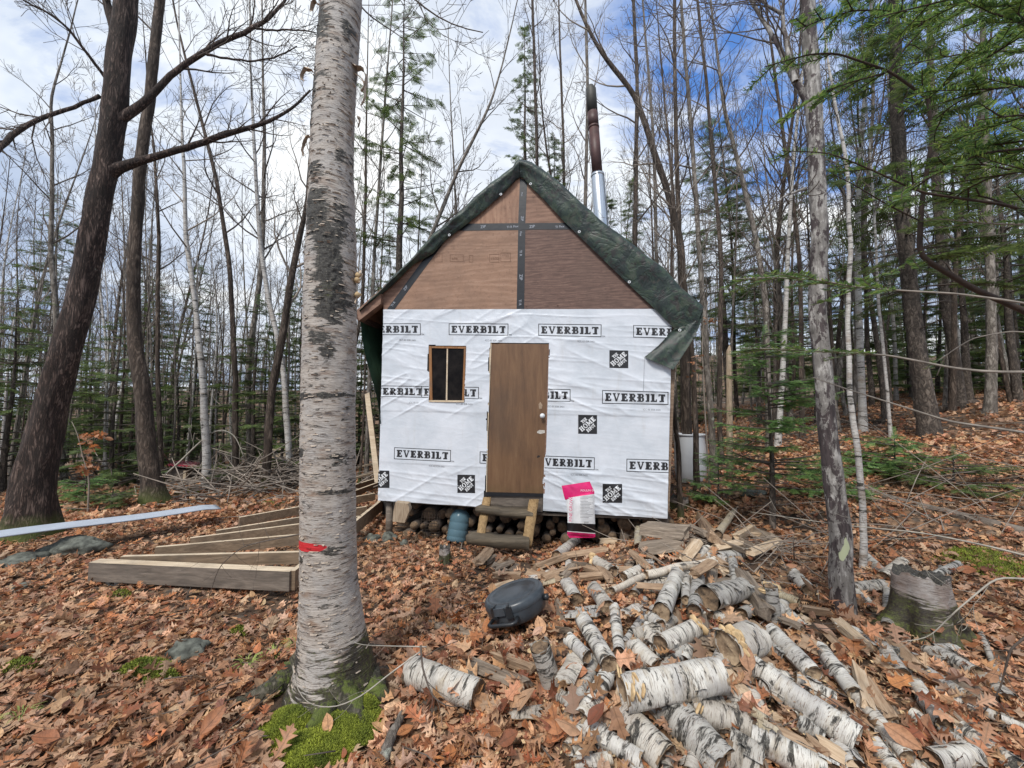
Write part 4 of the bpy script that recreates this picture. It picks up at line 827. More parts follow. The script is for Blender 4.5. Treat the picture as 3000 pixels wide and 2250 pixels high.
# -- big paper birch in front
def big_birch():
    D = 2.32; key = [(1004, -260, 112), (1001, 0, 120), (978, 325, 119), (971, 520, 126), (972, 700, 140), (968, 850, 146), (966, 1000, 148), (962, 1250, 147), (962, 1450, 148), (964, 1700, 150), (974, 1850, 174), (982, 1950, 205), (976, 2020, 255), (972, 2080, 320)]
    y = np.array([k[1] for k in key], float); ys = np.linspace(-260, 2075, 620); cx_ = np.interp(ys, y, [k[0] for k in key]); w = np.interp(ys, y, [k[2] for k in key])
    ker = np.ones(21)/21; cx_ = np.convolve(np.pad(cx_, 10, 'edge'), ker, 'valid'); w = np.convolve(np.pad(w, 10, 'edge'), ker, 'valid')
    C = np.array([atD(a_, b_, D) for a_, b_ in zip(cx_, ys)]); r = w*D/F/2
    nth = 150; g = np.linspace(0, 2*np.pi, nth, endpoint=False)[None]; rr = r[:, None]; zz_ = C[:, 2][:, None]; base = C[-1, 2]
    hgt = zz_-base
    fl = np.exp(-hgt/.14); rr = rr*(1+fl*(.13*np.cos(3*g-.6)+.10*np.cos(5*g+1.2)))+fl*.03*(fbm(g*7, zz_*9, 4, 33)-.45)
    n1_ = fbm(g*6/np.pi*1.+0*zz_, zz_*34, 4, 3); n2_ = fbm(g*2.5, zz_*5, 3, 7)
    rr = rr+.0075*(n1_-.45)*(1+2*fl)+.006*(n2_-.45)
    # dark scars: (pixel x, y, half-width px, half-height px)
    dark = np.zeros_like(rr*g)
    Xp = C[:, 0][:, None]+rr*np.cos(g); front = np.sin(g) < .15
    pxx = cx_[:, None]+np.cos(g)*w[:, None]/2; pyy = ys[:, None]+0*g
    for (sx, sy, hx, hy, am) in [(955, 105, 34, 45, 1.2), (925, 285, 22, 60, 1.2), (1035, 130, 12, 30, .8), (950, 640, 30, 62, 1.3), (985, 760, 30, 120, 1.), (1000, 900, 34, 50, 1.2), (1005, 830, 20, 90, 1.), (965, 1000, 28, 22, .9), (990, 1040, 20, 40, .7), (948, 525, 26, 18, 1.1), (1020, 480, 16, 24, .9), (910, 1165, 26, 12, 1.), (985, 1160, 60, 8, .8), (905, 1320, 22, 14, .9), (1000, 1430, 45, 10, .8), (1010, 1335, 20, 22, .6), (920, 375, 16, 30, .7), (1020, 665, 14, 50, .7), (905, 1885, 15, 60, .7), (1000, 1590, 24, 8, .6), (915, 1620, 8, 14, 1.)]:
        dark += am*np.exp(-(((pxx-sx)/hx)**2+((pyy-sy)/hy)**2)**1.3)*front
    for k in range(26):
        dark += .9*np.exp(-(((g-random.uniform(.6, 2.6))/.25)**2+((pyy-random.uniform(0, 1900))/random.uniform(10, 60))**2))
    rr = rr+.014*dark*(fbm(g*9, zz_*55, 3, 13)-.25)
    mo = 1.15*sst(.62, .05, hgt)*(.65+.7*sst(-.2, 1, np.cos(g-.2)))+.4*np.exp(-(((pxx-1000)/40)**2+((pyy-860)/120)**2))*front
    red = np.exp(-(((pxx-926)/66)**2+((pyy-1579)/13)**2)**3)*front*1.3
    X = C[:, 0][:, None]+rr*np.cos(g); Y = C[:, 1][:, None]+rr*np.sin(g); Z = zz_+0*g
    # roots spread
    P = np.stack([X, Y, Z], -1)[::-1]
    e = empty('birch_tree', (C[-1][0], D, base), 'big white paper birch in the foreground with a red paint band and mossy roots', 'tree')
    me = gridmesh('trunk', P, M['birch_big'], closed=True, att={'dark': np.clip(dark, 0, 1.4)[::-1].ravel(), 'moss': np.clip(mo, 0, 1)[::-1].ravel(), 'red': np.clip(red, 0, 1)[::-1].ravel()}); link('trunk', me, e)
    # roots
    M['root'] = m_bark('mossy_root_bark', (.02, .018, .012), (.07, .065, .04), (.15, .13, .10), 12, .6, .5, (.10, .13, .02))
    mb = MB(); b0 = Vector((C[-1][0], D, 0))
    for (pp_, rs_) in [([(880, 1980), (830, 2020), (770, 2050), (690, 2068)], [.10, .085, .06, .02]), ([(1070, 2000), (1110, 2040), (1135, 2060)], [.075, .06, .03]), ([(960, 2060), (950, 2110), (900, 2150)], [.07, .05, .02]), ([(1010, 2060), (1050, 2110), (1065, 2140)], [.075, .055, .02])]:
        q = [gnd(x, y) for x, y in pp_]; q = [b0.lerp(Vector((q[0].x, q[0].y, 0)), .55)]+q
        q = [Vector((a_.x, a_.y, thf(a_.x, a_.y)+.02)) for a_ in q]; q[0].z += .1; mb.tube([Vector(k) for k in cr(q, 12)], list(np.interp(np.linspace(0, 1, 12), np.linspace(0, 1, len(q)), [.11]+rs_)), 10, jit=lambda i, g: 1+.15*math.sin(2*g+i)+.1*math.sin(5*g+2*i))
    mb.build('root', M['root'], e)
    # peeling curls
    M['peel'] = m_plain('peeling_birch_bark', (.42, .33, .25), .8, .45, 20, .3)
    rg = random.Random(5)
    def curl(px, py, w, h, side, out=.06):
        mb = MB(); p = atD(px, py, D); n = 7; V = []
        for i in range(n+1):
            a_ = i/n; wo = out*math.sin(a_*2.4); dz = -h*a_+.02*math.sin(a_*5)
            for s_ in np.linspace(-1, 1, 5): V.append(p+Vector((side*wo+.01*rg.random(), s_*w*.5*(1-.55*a_)-.03*a_, dz+s_*.012+.006*rg.gauss(0, 1))))
        mb.add(V, [(i*5+j, i*5+j+1, i*5+j+6, i*5+j+5) for i in range(n) for j in range(4)]); mb.build('bark_curl', M['peel'], e)
    curl(1034, 195, .09, .17, 1, .09); curl(1036, 215, .05, .22, 1, .08); curl(912, 205, .06, .08, -1, .05); curl(908, 400, .05, .12, -1, .035); curl(1045, 800, .03, .05, 1, .03); curl(1046, 350, .05, .05, 1, .02); curl(930, 10, .05, .07, -1, .03); curl(1036, 860, .03, .04, 1, .025)
    # small flakes over the bark
    mb = MB()
    for k in range(900):
        i = rg.randrange(40, 600); ga = rg.uniform(math.pi, 2*math.pi); rad = float(rr[i, int(ga/(2*math.pi)*nth) % nth]); c0 = Vector(C[i]); o = Vector((math.cos(ga), math.sin(ga), 0)); tn = Vector((-o.y, o.x, 0)); w_ = rg.uniform(.004, .022)*(2.2 if rg.random() < .06 else 1); h_ = rg.uniform(.002, .008); li = rg.uniform(.002, .008)
        a0 = c0+o*(rad+.0005)-tn*w_; b_ = c0+o*(rad+.0005)+tn*w_; u3 = Vector((0, 0, h_*rg.choice((1, -1))))
        mb.add([a0, b_, b_*1+u3+o*li-tn*w_*.3, a0+u3+o*li*.7+tn*w_*.2], [(0, 1, 2, 3)])
    tag(mb.build('bark_flakes', M['peel3'], e), kind='stuff')
    for px, py in [(1053, 805), (1050, 818), (1052, 862)]:
        mb = MB(); p = atD(px-8, py, D-.01); mb.tube([p+Vector((0, 0, -.02)), p+Vector((.012, 0, 0)), p+Vector((.0, 0, .012))], [.012, .022, .006], 10); mb.build('shelf_fungus', M['fungus'], e)
    return e
M['peel3'] = m_plain('birch_flakes', (.33, .27, .215), .8, .6, 30, .1)
BIRCH = big_birch()
# -- conifers
m, t, b = newmat('conifer_needles'); v = ocoord(t); ps = nd(t, 'ShaderNodeNewGeometry').outputs['Random Per Island']
c = ramp(t, ps, [(0, (.06, .095, .034)), (.5, (.13, .19, .055)), (1, (.22, .28, .08))]); c = mixc(t, ramp(t, noi(t, v, 1.3, 3), [(.4, 0), (.65, .5)]), c, (.05, .085, .04)); setb(t, b, c, .6); translucent(m, t, b, c, .4); M['needle'] = m
m, t, b = newmat('bright_fir_needles'); ps = nd(t, 'ShaderNodeNewGeometry').outputs['Random Per Island']; setb(t, b, ramp(t, ps, [(0, (.05, .13, .05)), (.5, (.15, .27, .085)), (1, (.27, .40, .11))]), .5); translucent(m, t, b, b.inputs['Base Color'].links[0].from_socket, .4); M['needlebright'] = m
def spray(n=7, w=.035, nl=.3):
    V = [(0, -.02, 0), (0, .02, 0), (1, .008, 0), (1, -.008, 0)]; Q = [(0, 1, 2, 3)]
    for i in range(n):
        s = .08+.88*i/n; l = nl*(1-.45*i/n)
        for sg in (-1, 1):
            k = len(V); V += [(s, 0, 0), (s+w*1.6, 0, 0), (s+.55*l+w, sg*l, -.05), (s+.55*l, sg*l, -.05)]; Q.append((k, k+1, k+2, k+3) if sg > 0 else (k+3, k+2, k+1, k))
    return np.array(V, float), np.array(Q)
SPR = [spray(7, .05, .32), spray(6, .06, .4)]; SPRN = [spray(12, .03, .24)]
def conifer_data(h, rad, seed, first=.12, whorl=.28, droop=.25, dens=1., bare=0., per=6, jag=.4, sp=.22, shape=.8, gap=0.):
    rg = random.Random(seed); wood = MB(); P, Dd, Ro, Sc = [], [], [], []
    wood_t = MB(); wood_t.tube([Vector((.02*math.sin(z*2), .02*math.cos(z*1.7), z)) for z in np.linspace(0, h, 12)], [max(.008, (.018+h*.0095)*(1-z/h)) for z in np.linspace(0, h, 12)], 8, cap=False)
    z = h*first
    while z < h*.985:
        f = 1-(z-h*first)/(h*(1-first)); L0 = rad*(f**shape+.04)
        for k in range(per):
            if rg.random() < gap: continue
            az = rg.uniform(0, 6.283); L = L0*rg.uniform(1-jag, 1+jag*.5); zz0 = z+rg.uniform(-.5, .5)*whorl; n = 5; pts = []
            for i in range(n+1):
                a_ = i/n; pts.append(Vector((math.cos(az)*L*a_, math.sin(az)*L*a_, zz0+L*(.12*a_-droop*a_*a_+.12*a_**3))))
            wood.tube(pts, [max(.0035, .006+L*.008)*(1-.7*i/n) for i in range(n+1)], 3, cap=False)
            if rg.random() < bare: continue
            ns = max(3, int(L*11*dens))
            for j in range(ns):
                a_ = .18+.82*(j+rg.random())/ns; i = min(int(a_*n), n-1); p = pts[i].lerp(pts[i+1], a_*n-i); sg = rg.choice((-1, 1)); sa = az+sg*rg.uniform(.3, 1.15)
                P.append(p); Dd.append((math.cos(sa), math.sin(sa), rg.gauss(-.12, .16))); Ro.append(rg.gauss(0, .3)); Sc.append(sp*(1.25-.6*a_)*rg.uniform(.7, 1.3)*(.6+.4*min(1, L)))
            P.append(pts[-2]); Dd.append((math.cos(az), math.sin(az), -.1)); Ro.append(0); Sc.append(sp)
        z += whorl*rg.uniform(.7, 1.3)
    P.append(Vector((0, 0, h*.97))); Dd.append((0, .01, 1)); Ro.append(0); Sc.append(sp*1.2)
    return wood_t, wood, np.array(P), np.array(Dd, float), np.array(Ro), np.array(Sc)
def conifer(name, loc, label, cat, data, temps=SPR, mat='needle', group=None, rot=0.):
    wt, wd, P, Dd, Ro, Sc = data; e = empty(name, (0, 0, 0), label, cat, group)
    wt.build('trunk', M['firbark'], e, keep=False); rg_ = np.random.default_rng(len(P))
    me = scatter('foliage', temps, rg_.integers(0, len(temps), len(P)), P, frames(Dd, Ro), Sc, None, [M[mat], M['twig']], wood=wd); c = link('crown', me, e, False)
    e.location = loc; e.rotation_euler = (0, 0, rot); return e
def copy_tree(o, parent=None):
    c = o.copy(); COL.objects.link(c)
    if parent: c.parent = parent
    for ch in [x for x in KIDS[o.name]]: copy_tree(ch, c)
    return c
def g3(px, py, D):
    p = atD(px, py, D); return Vector((p.x, p.y, thf(p.x, p.y)-.05))
# particular conifers
def at_foot(px, D): return g3(px, 1300, D)
def hgt_px(px, py_top, D): return atD(px, py_top, D).z-g3(px, 1300, D).z
conifer('cedar_tree', at_foot(1160, 9.8), 'tall open-crowned cedar with tufted foliage, left of the roof ridge', 'tree', conifer_data(hgt_px(1210, -60, 9.8), 1.25, 3, .45, .34, .1, .75, .12, 4, .6, .26, .35, .15))
conifer('spruce_tree', at_foot(1540, 13), 'narrow dark spruce spire rising behind the roof ridge', 'tree', conifer_data(hgt_px(1540, 62, 13), .85, 5, .42, .30, .3, 1.5, .1, 6, .55, .2, .7, .15))
for i, (px_, D, top, rad_, lb) in enumerate([(1630, 12, 400, 1.0, 'small dark fir showing just right of the roof ridge'), (1790, 12.5, 560, 1.1, 'small dark fir behind the roof right of the metal stovepipe sleeve'), (1870, 13, 520, 1.2, 'dark fir behind the middle of the right roof slope'), (1130, 11, 680, .8, 'young cedar showing above the left roof slope'),
      (20, 8.0, 840, 1.7, 'broad fir at the far left edge, beyond the largest leaning tree'), (330, 8.6, 950, 1.6, 'bushy green fir between the two dark trunks at the left'), (740, 9.2, 880, 1.5, 'feathery green fir directly left of the big birch'), (560, 15, 780, 1.6, 'distant dark fir behind the white knotted birch'), (400, 17, 700, 1.8, 'distant fir crown behind the tall brown trunk'), (120, 14, 560, 1.9, 'dark ragged fir at the left edge against the sky'),
      (1075, 13, 820, 1.5, 'fir seen through the gap between the big birch and the cabin')]):
    conifer('fir_tree', at_foot(px_, D), lb, 'tree', conifer_data(hgt_px(px_, top, D), rad_, 30+i, .1, .3, .22, 1.25, .05, 6, .45, .24, .8, .08), rot=i)
# right hand firs with clear trunks
def big_fir(pts, D, widths, label, seed, low=1.2, rad=2.2, dens=1.):
    e = px_tree(pts, D, widths, 'firbark', label, 'fir_tree', nb=26, first=.15, bl=1.1, seed=seed, ext=4, twig='twig', flare=1.3, kids=3, ang=(1.2, 1.6), up=-.1, sides=14)
    rg = random.Random(seed); tr = [p for p in (atD(x, y, D) for x, y in pts)]; P, Dd, Ro, Sc = [], [], [], []; wood = MB()
    zt = tr[-1].z+3.5; z0 = thf(tr[0].x, tr[0].y)
    z = z0+low
    while z < zt:
        xs = np.interp(z, [p.z for p in tr], [p.x for p in tr])
        for k in range(5):
            az = rg.uniform(0, 6.28); L = rad*(1-.5*(z-z0)/(zt-z0))*rg.uniform(.5, 1.1); n = 6
            pts_ = [Vector((xs+math.cos(az)*L*i/n, tr[0].y+math.sin(az)*L*i/n, z+L*(.06*i/n-.25*(i/n)**2))) for i in range(n+1)]; wood.tube(pts_, [(.004+L*.007)*(1-.7*i/n) for i in range(n+1)], 4, cap=False)
            ns = int(L*13*dens)
            for j in range(ns):
                a_ = .3+.7*(j+rg.random())/ns; i = min(int(a_*n), n-1); p = pts_[i].lerp(pts_[i+1], a_*n-i); sa = az+rg.choice((-1, 1))*rg.uniform(.3, 1.1); P.append(p); Dd.append((math.cos(sa), math.sin(sa), rg.gauss(-.1, .15))); Ro.append(rg.gauss(0, .3)); Sc.append(.28*rg.uniform(.6, 1.3))
        z += .36*rg.uniform(.7, 1.3)
    me = scatter('foliage', SPR, rng.integers(0, 2, len(P)), np.array(P), frames(np.array(Dd), np.array(Ro)), np.array(Sc), None, [M['needle'], M['twig']], wood=wood); c = link('foliage', me, e)
big_fir([(2722, 1240), (2700, 1100), (2680, 976), (2662, 800), (2645, 650), (2632, 452), (2625, 226), (2618, 0)], 7.6, [70, 62, 55, 50, 48, 46, 42, 34], 'thick straight fir trunk on the leafy slope at the right', 51, 2.9, 1.8, .8)
for i, (px_, D, top, rad_, lb) in enumerate([(2400, 11, 480, 2.2, 'dark fir behind the blotched grey trunk'), (2230, 13, 700, 1.9, 'dark fir far behind the young fir'), (2850, 10.5, 300, 2.2, 'dense fir behind the stout grey trunk at the right'), (2990, 9.5, 250, 2.3, 'dense dark fir at the right edge'), (2560, 13, 560, 2.2, 'fir filling the gap left of the thick fir trunk'), (2950, 14, 400, 2.2, 'distant fir at the right edge behind the others'), (2680, 15, 520, 2.0, 'distant fir half hidden by the thick fir trunk'), (2490, 16, 650, 1.9, 'distant fir between the blotched trunk and the thick fir')]):
    conifer('fir_tree', at_foot(px_, D), lb, 'tree', conifer_data(hgt_px(px_, top, D), rad_, 70+i, .32, .46, .25, .8, .35, 5, .5, .28, .55, .25), rot=i*1.3)
# young firs near the cabin
conifer('fir_sapling', at_foot(2255, 4.9)+Vector((0, 0, .02)), 'young green fir with tiered branches right of the cabin', 'sapling', conifer_data(hgt_px(2252, 985, 4.9), .78, 91, .25, .14, .10, 3.2, .08, 6, .4, .17, .38, .08), SPRN, 'needlebright')
conifer('fir_sapling', at_foot(2100, 6.2), 'small fir seedling between the barrel and the young fir', 'sapling', conifer_data(.75, .5, 92, .15, .16, .1, 4., 0, 6, .4, .16, .5), SPRN, 'needlebright')
conifer('fir_sapling', at_foot(2620, 6.0), 'low spreading fir bough on the slope under the thick fir trunk', 'sapling', conifer_data(.55, .8, 93, .1, .12, .05, 3.6, 0, 7, .4, .18, .4), SPRN, 'needlebright')
conifer('fir_sapling', at_foot(2790, 5.2), 'low green bough on the slope near the right edge', 'sapling', conifer_data(.4, .8, 94, .1, .1, .05, 2., 0, 6, .4, .17, .4), SPRN, 'needle')
conifer('fir_sapling', at_foot(255, 7.0), 'low fir seedling between the two dark trunk bases', 'sapling', conifer_data(.5, .55, 95, .1, .12, .05, 3.6, 0, 7, .4, .18, .5), SPRN, 'needlebright')
conifer('fir_sapling', at_foot(335, 6.6), 'second low seedling left of the tall brown trunk base', 'sapling', conifer_data(.4, .5, 96, .1, .12, .05, 3.6, 0, 7, .4, .18, .5), SPRN, 'needle')
conifer('fir_sapling', at_foot(2420, 5.6), 'low fir seedling behind the blotched grey trunk', 'sapling', conifer_data(.5, .6, 97, .1, .12, .05, 3.6, 0, 7, .4, .18, .5), SPRN, 'needlebright')
# ---- woods behind: copies of prototypes
protos = []
def proto_bare(seed, h, r, mat, nm, twig, nb, bl):
    rg = random.Random(seed); x = y = 0; Q = []
    lx, ly = rg.gauss(0, .05), rg.gauss(0, .03)
    for z in np.linspace(-.1, h, 16): Q.append((lx*z+.12*math.sin(z*.6+seed), ly*z+.1*math.sin(z*.5+seed*2), z))
    rad = [max(.008, r*(1-.93*k/15)) for k in range(16)]; rad[0] *= 1.3
    tm = MB(); tm.tube([Vector(q) for q in Q], rad, 8, cap=False, jit=lambda i, g: 1+.06*math.sin(3*g+i)); cm = MB(); crown_on(cm, rg, np.array(Q), rad, .28, nb, bl, ang=(.35, .8), kids=4, rmin=.0042)
    e = empty(nm, (0, 0, 0), 'x', 'tree'); tm.build('trunk', M[mat], e, keep=False); cm.build('crown', M[twig], e, keep=False); return e
specs = [(1, 12, .06, 'grey', 'bare_tree', 'twiglight', 20, 1.9), (2, 14, .078, 'brown', 'bare_tree', 'twig', 22, 2.2), (3, 10, .05, 'grey', 'bare_tree', 'twig', 16, 1.6), (4, 11, .06, 'birch', 'birch_tree', 'twig', 18, 1.7), (5, 8, .045, 'brown', 'bare_tree', 'twiglight', 14, 1.2), (6, 13, .065, 'birch', 'birch_tree', 'twig', 20, 1.9), (7, 7, .035, 'grey', 'bare_tree', 'twiglight', 12, 1.1), (8, 12, .06, 'firbark', 'bare_tree', 'twig', 20, 1.8)]
protos = [proto_bare(*s) for s in specs]
cprotos = [conifer('fir_tree', (0, 0, 0), 'x', 'tree', conifer_data(h_, r_, 200+k, f_, .38, .25, 1., .12, 6, .5, .32, sh_, .1)) for k, (h_, r_, f_, sh_) in enumerate([(9, 1.9, .1, .8), (12, 2.0, .25, .6), (5, 1.4, .05, .8), (7, 1.6, .12, .7)])]
KIDS = {o.name: [] for o in bpy.data.objects}
for o in bpy.data.objects:
    if o.parent: KIDS[o.parent.name].append(o)
rg = random.Random(99); spots = []; taken = [(e.location.x, e.location.y) for e in TREES]
def free(x, y, r=.45):
    if abs(x-.15) < 2.7 and y < 9.6: return False
    if x/y > -1.35 and x/y < -.33 and y < 8.2: return False
    return all((x-a_)**2+(y-b_)**2 > r*r for a_, b_ in taken)
def txt(x, y, kind):
    s = x/y
    side = 'at the far left of the photo' if s < -.95 else 'left of the big birch' if s < -.5 else 'behind the left side of the cabin' if s < .1 else 'behind the right side of the cabin' if s < .5 else 'right of the cabin' if s < .85 else 'at the far right of the photo'
    return side
used = set()
def add_copy(protolist, n, y0, y1, grp, half=1.45, dmin=.45, smin=.8, smax=1.2, lo=None, hi=None):
    k = 0; tries = 0
    while k < n and tries < 20000:
        tries += 1; y = math.sqrt(rg.uniform(y0*y0, y1*y1)); x = rg.uniform(-half if lo is None else lo, half if hi is None else hi)*y
        if not free(x, y, dmin): continue
        pr = rg.choice(protolist); first = pr.name not in used; used.add(pr.name)
        o = pr if first else copy_tree(pr)
        s = rg.uniform(smin, smax); o.location = (x, y, thf(x, y)-.05); o.rotation_euler = (rg.gauss(0, .03), rg.gauss(0, .03), rg.uniform(0, 6.28)); o.scale = (s, s, s); taken.append((x, y))
        kind = {'birch_tree': 'slender birch', 'bare_tree': 'bare grey-brown tree', 'fir_tree': 'dark fir'}[pr.name.split('.')[0]]
        sd_ = txt(x, y, kind); dd = 'among the nearer woods' if y < 12 else 'deeper in the woods' if y < 16 else 'far back in the woods'
        o['label'] = f'{kind} {dd} {sd_}'; o['group'] = f'{kind}s {dd} {sd_}'; o['category'] = 'tree'; k += 1
add_copy(protos, 105, 9.5, 20, '', smin=.6, smax=1.1)
add_copy(protos, 18, 8.6, 12, '', lo=.55, hi=1.4)
add_copy([protos[k] for k in (2, 4, 6, 3)], 34, 8.6, 13, '', lo=-1.35, hi=-.33, smin=.5, smax=.9)
add_copy(cprotos, 18, 12, 20, '', lo=-1.5, hi=-.5, smin=.38, smax=.62); add_copy([protos[6], protos[4], protos[2]], 60, 9.5, 19, '', lo=-1.45, hi=1.45, dmin=.35, smin=.8, smax=1.3); add_copy(cprotos, 7, 14, 20, '', lo=.5, hi=1.5); add_copy([cprotos[2]], 8, 11, 20, '', lo=-.4, hi=.5)
add_copy([cprotos[2], cprotos[3]], 16, 9.5, 16, '', lo=-1.4, hi=-.3, dmin=.9, smin=.5, smax=.9)
add_copy([cprotos[2]], 6, 10., 16, '', lo=.75, hi=1.5, dmin=.9)
# ---- far woods: one mass
def tris_of(o):
    me = o.data; n = len(me.vertices); V = np.empty(n*3, np.float32); me.vertices.foreach_get('co', V); V = V.reshape(-1, 3)
    q = np.array([tuple(p.vertices) for p in me.polygons if len(p.vertices) == 4]); return V, q
far = {}
for src, tag_ in [(protos[2], 'b'), (protos[4], 'b'), (protos[6], 'b'), (cprotos[0], 'c'), (cprotos[3], 'c')]:
    d = {}
    for ch in KIDS[src.name]:
        d[ch.name.split('.')[0]] = tris_of(ch)
    far.setdefault(tag_, []).append(d)
acc = {'grey': ([], []), 'needle': ([], [])}; offs = {'grey': 0, 'needle': 0}
def put_far(kind, x, y, s):
    d = rg.choice(far[kind]); a_ = rg.uniform(0, 6.28); ca, sa = math.cos(a_), math.sin(a_); z0 = thf(x, y)-.1
    for nm, (V, q) in d.items():
        kk = 'needle' if (kind == 'c' and nm in ('crown', 'foliage')) else 'grey'
        if len(q) == 0: continue
        if nm in ('foliage', 'crown') and kind == 'c': q = q[::2] if y > 34 else q
        P = V*s; P = np.stack([P[:, 0]*ca-P[:, 1]*sa+x, P[:, 0]*sa+P[:, 1]*ca+y, P[:, 2]+z0], -1)
        acc[kk][0].append(P); acc[kk][1].append(q+offs[kk]); offs[kk] += len(P)
for k in range(260):
    y = math.sqrt(rg.uniform(20**2, 46**2)); put_far('b', rg.uniform(-1.5, 1.5)*y, y, rg.uniform(1.1, 1.7))
for k in range(120):
    y = math.sqrt(rg.uniform(19**2, 44**2)); x = rg.uniform(-1.55, 1.55)*y; put_far('c', x, y, rg.uniform(.7, 1.05)*(1.1 if x > .6*y else .62))
for kk, nm in (('grey', 'distant_trunks'), ('needle', 'distant_conifers')):
    tag(link(nm, npmesh(nm, np.concatenate(acc[kk][0]), np.concatenate(acc[kk][1]), M[kk], False)), kind='stuff')
# ---- overhanging fir at the upper right, close to the camera
m, t, b = newmat('near_fir_needles'); a = nd(t, 'ShaderNodeNewGeometry').outputs['Random Per Island']; bf = nd(t, 'ShaderNodeNewGeometry').outputs['Backfacing']
c = ramp(t, a, [(0, (.04, .10, .035)), (.4, (.11, .20, .055)), (.8, (.22, .33, .075)), (1, (.36, .43, .11))]); c = mixc(t, bf, c, (.18, .27, .16)); setb(t, b, c, .38); translucent(m, t, b, c, .5); M['nearneedle'] = m
nq = (np.array([(0, -.05, 0), (0, .05, 0), (.8, .055, .02), (.8, -.055, .02), (1, .01, .03), (1, -.01, .03)], float), np.array([(0, 1, 2, 3), (3, 2, 4, 5)]))
near_fir = empty('fir_tree', (3.3, 1.7, thf(3.3, 1.7)), 'near fir whose green needled boughs hang into the upper right corner', 'tree')
mb = MB(); mb.tube([Vector((3.3, 1.7, thf(3.3, 1.7)-.05)), Vector((3.28, 1.72, 3)), Vector((3.3, 1.75, 6.5))], [.12, .09, .03], 12); mb.build('trunk', M['firbark'], near_fir)
M['firtwig'] = m_plain('fir_twig_bark', (.045, .028, .02), .85, .4, 30, .3); M['palebranch'] = m_plain('pale_branch_bark', (.22, .19, .16), .85, .4, 20, .3)
def nf_branch(pts, D0, D1, w0, w1, need=1., sub=0., rg=random.Random(4), sublen=.28, mat='firtwig', tipfrac=0., drp=0.):
    n = max(10, len(pts)*5); C = cr([tuple(atD(x, y, D0+(D1-D0)*k/(len(pts)-1))) for k, (x, y) in enumerate(pts)], n); rad = np.linspace(w0, w1, n)
    mb = MB(); mb.tube([Vector(c) for c in C], list(rad), 7, cap=False); runs = [(C, tipfrac, need)]
    L = np.linalg.norm(np.diff(C, axis=0), axis=1).sum(); k = int(L*sub)
    for j in range(k):
        f = (j+rg.random())/max(1, k); f = tipfrac+(1-tipfrac)*f; i = min(int(f*(n-1)), n-2); p = Vector(C[i]); d = (Vector(C[i+1])-Vector(C[i])).normalized(); s_ = d.cross(Vector((0, 0, 1))).normalized()*rg.choice((-1, 1))
        dd = (d*.75+s_*.7+Vector((0, 0, rg.gauss(-.08, .12)))).normalized(); l = sublen*rg.uniform(.5, 1.2)*(1.1-.5*f); pts2 = [p]
        for q in range(6): dd = (dd+Vector((rg.gauss(0, .05), rg.gauss(0, .05), rg.gauss(-.01, .05)))).normalized(); pts2.append(pts2[-1]+dd*l/6)
        mb.tube(pts2, list(np.linspace(.0028, .0012, 7)), 4, cap=False); runs.append((np.array([tuple(v) for v in pts2]), .05, 1.))
        if l > .2:
            for _ in range(3):
                i2 = rg.randint(1, 4); d3 = (dd+dd.cross(Vector((0, 0, 1)))*rg.choice((-1, 1))*.9).normalized(); p3 = pts2[i2]; l3 = l*.45; pp_ = [p3+d3*l3*u for u in (0, .33, .66, 1)]; mb.tube(pp_, [.0018, .0015, .0012, .001], 3, cap=False); runs.append((np.array([tuple(v) for v in pp_]), .0, 1.))
    br = mb.build('branch', M[mat], near_fir)
    P, Dd, Sc = [], [], []
    for C_, tf, ne in runs:
        if ne <= 0: continue
        seg_ = np.linalg.norm(np.diff(C_, axis=0), axis=1); Lr = seg_.sum(); cnt = int(Lr*ne*760); s = np.r_[0, np.cumsum(seg_)]/Lr
        for q in range(cnt):
            u = tf+(1-tf)*rg.random(); i = min(np.searchsorted(s, u)-1, len(C_)-2); i = max(i, 0); fr = (u-s[i])/max(1e-9, s[i+1]-s[i]); p = C_[i]*(1-fr)+C_[i+1]*fr; d = Vector(C_[i+1]-C_[i]).normalized(); sd = d.cross(Vector((0, 0, 1))); sd = sd.normalized() if sd.length > 1e-3 else Vector((1, 0, 0))
            v = d*rg.uniform(.35, .7)+sd*rg.choice((-1, 1))*rg.uniform(.7, 1)+Vector((0, 0, rg.gauss(.12, .18))); P.append(p); Dd.append(tuple(v)); Sc.append(rg.uniform(.018, .029)*(1 if u < .93 else .8))
    if P:
        me = scatter('needles', [nq], np.zeros(len(P), int), np.array(P), frames(np.array(Dd), np.random.default_rng(1).normal(0, .5, len(P))), np.array(Sc), None, M['nearneedle']); link('needles', me, br)
B = nf_branch
B([(3120, 980), (3000, 910), (2850, 845), (2760, 790), (2692, 750), (2700, 600), (2723, 452), (2732, 407), (2719, 289)], 1.5, 1.5, .013, .006, 0, 0)
B([(2719, 289), (2606, 208), (2452, 156), (2375, 158), (2300, 178), (2240, 196)], 1.5, 1.45, .006, .002, .45, 9, sublen=.20)
B([(2606, 208), (2650, 140), (2700, 90), (2760, 0), (2790, -60)], 1.5, 1.4, .005, .002, .5, 9, sublen=.2)
B([(2719, 289), (2800, 220), (2900, 165), (3000, 100), (3100, 60)], 1.5, 1.2, .006, .003, .8, 16, sublen=.26)
B([(2590, 215), (2500, 238), (2420, 265), (2350, 310), (2270, 365)], 1.5, 1.42, .004, .0015, 1., 12, sublen=.16)
B([(2732, 430), (2850, 428), (2950, 420), (3080, 400)], 1.5, 1.25, .004, .003, .7, 14, sublen=.24)
B([(3080, 640), (2950, 600), (2700, 565), (2560, 500), (2430, 447), (2290, 442)], 1.3, 1.42, .006, .0015, .25, 5, sublen=.14, tipfrac=.5)
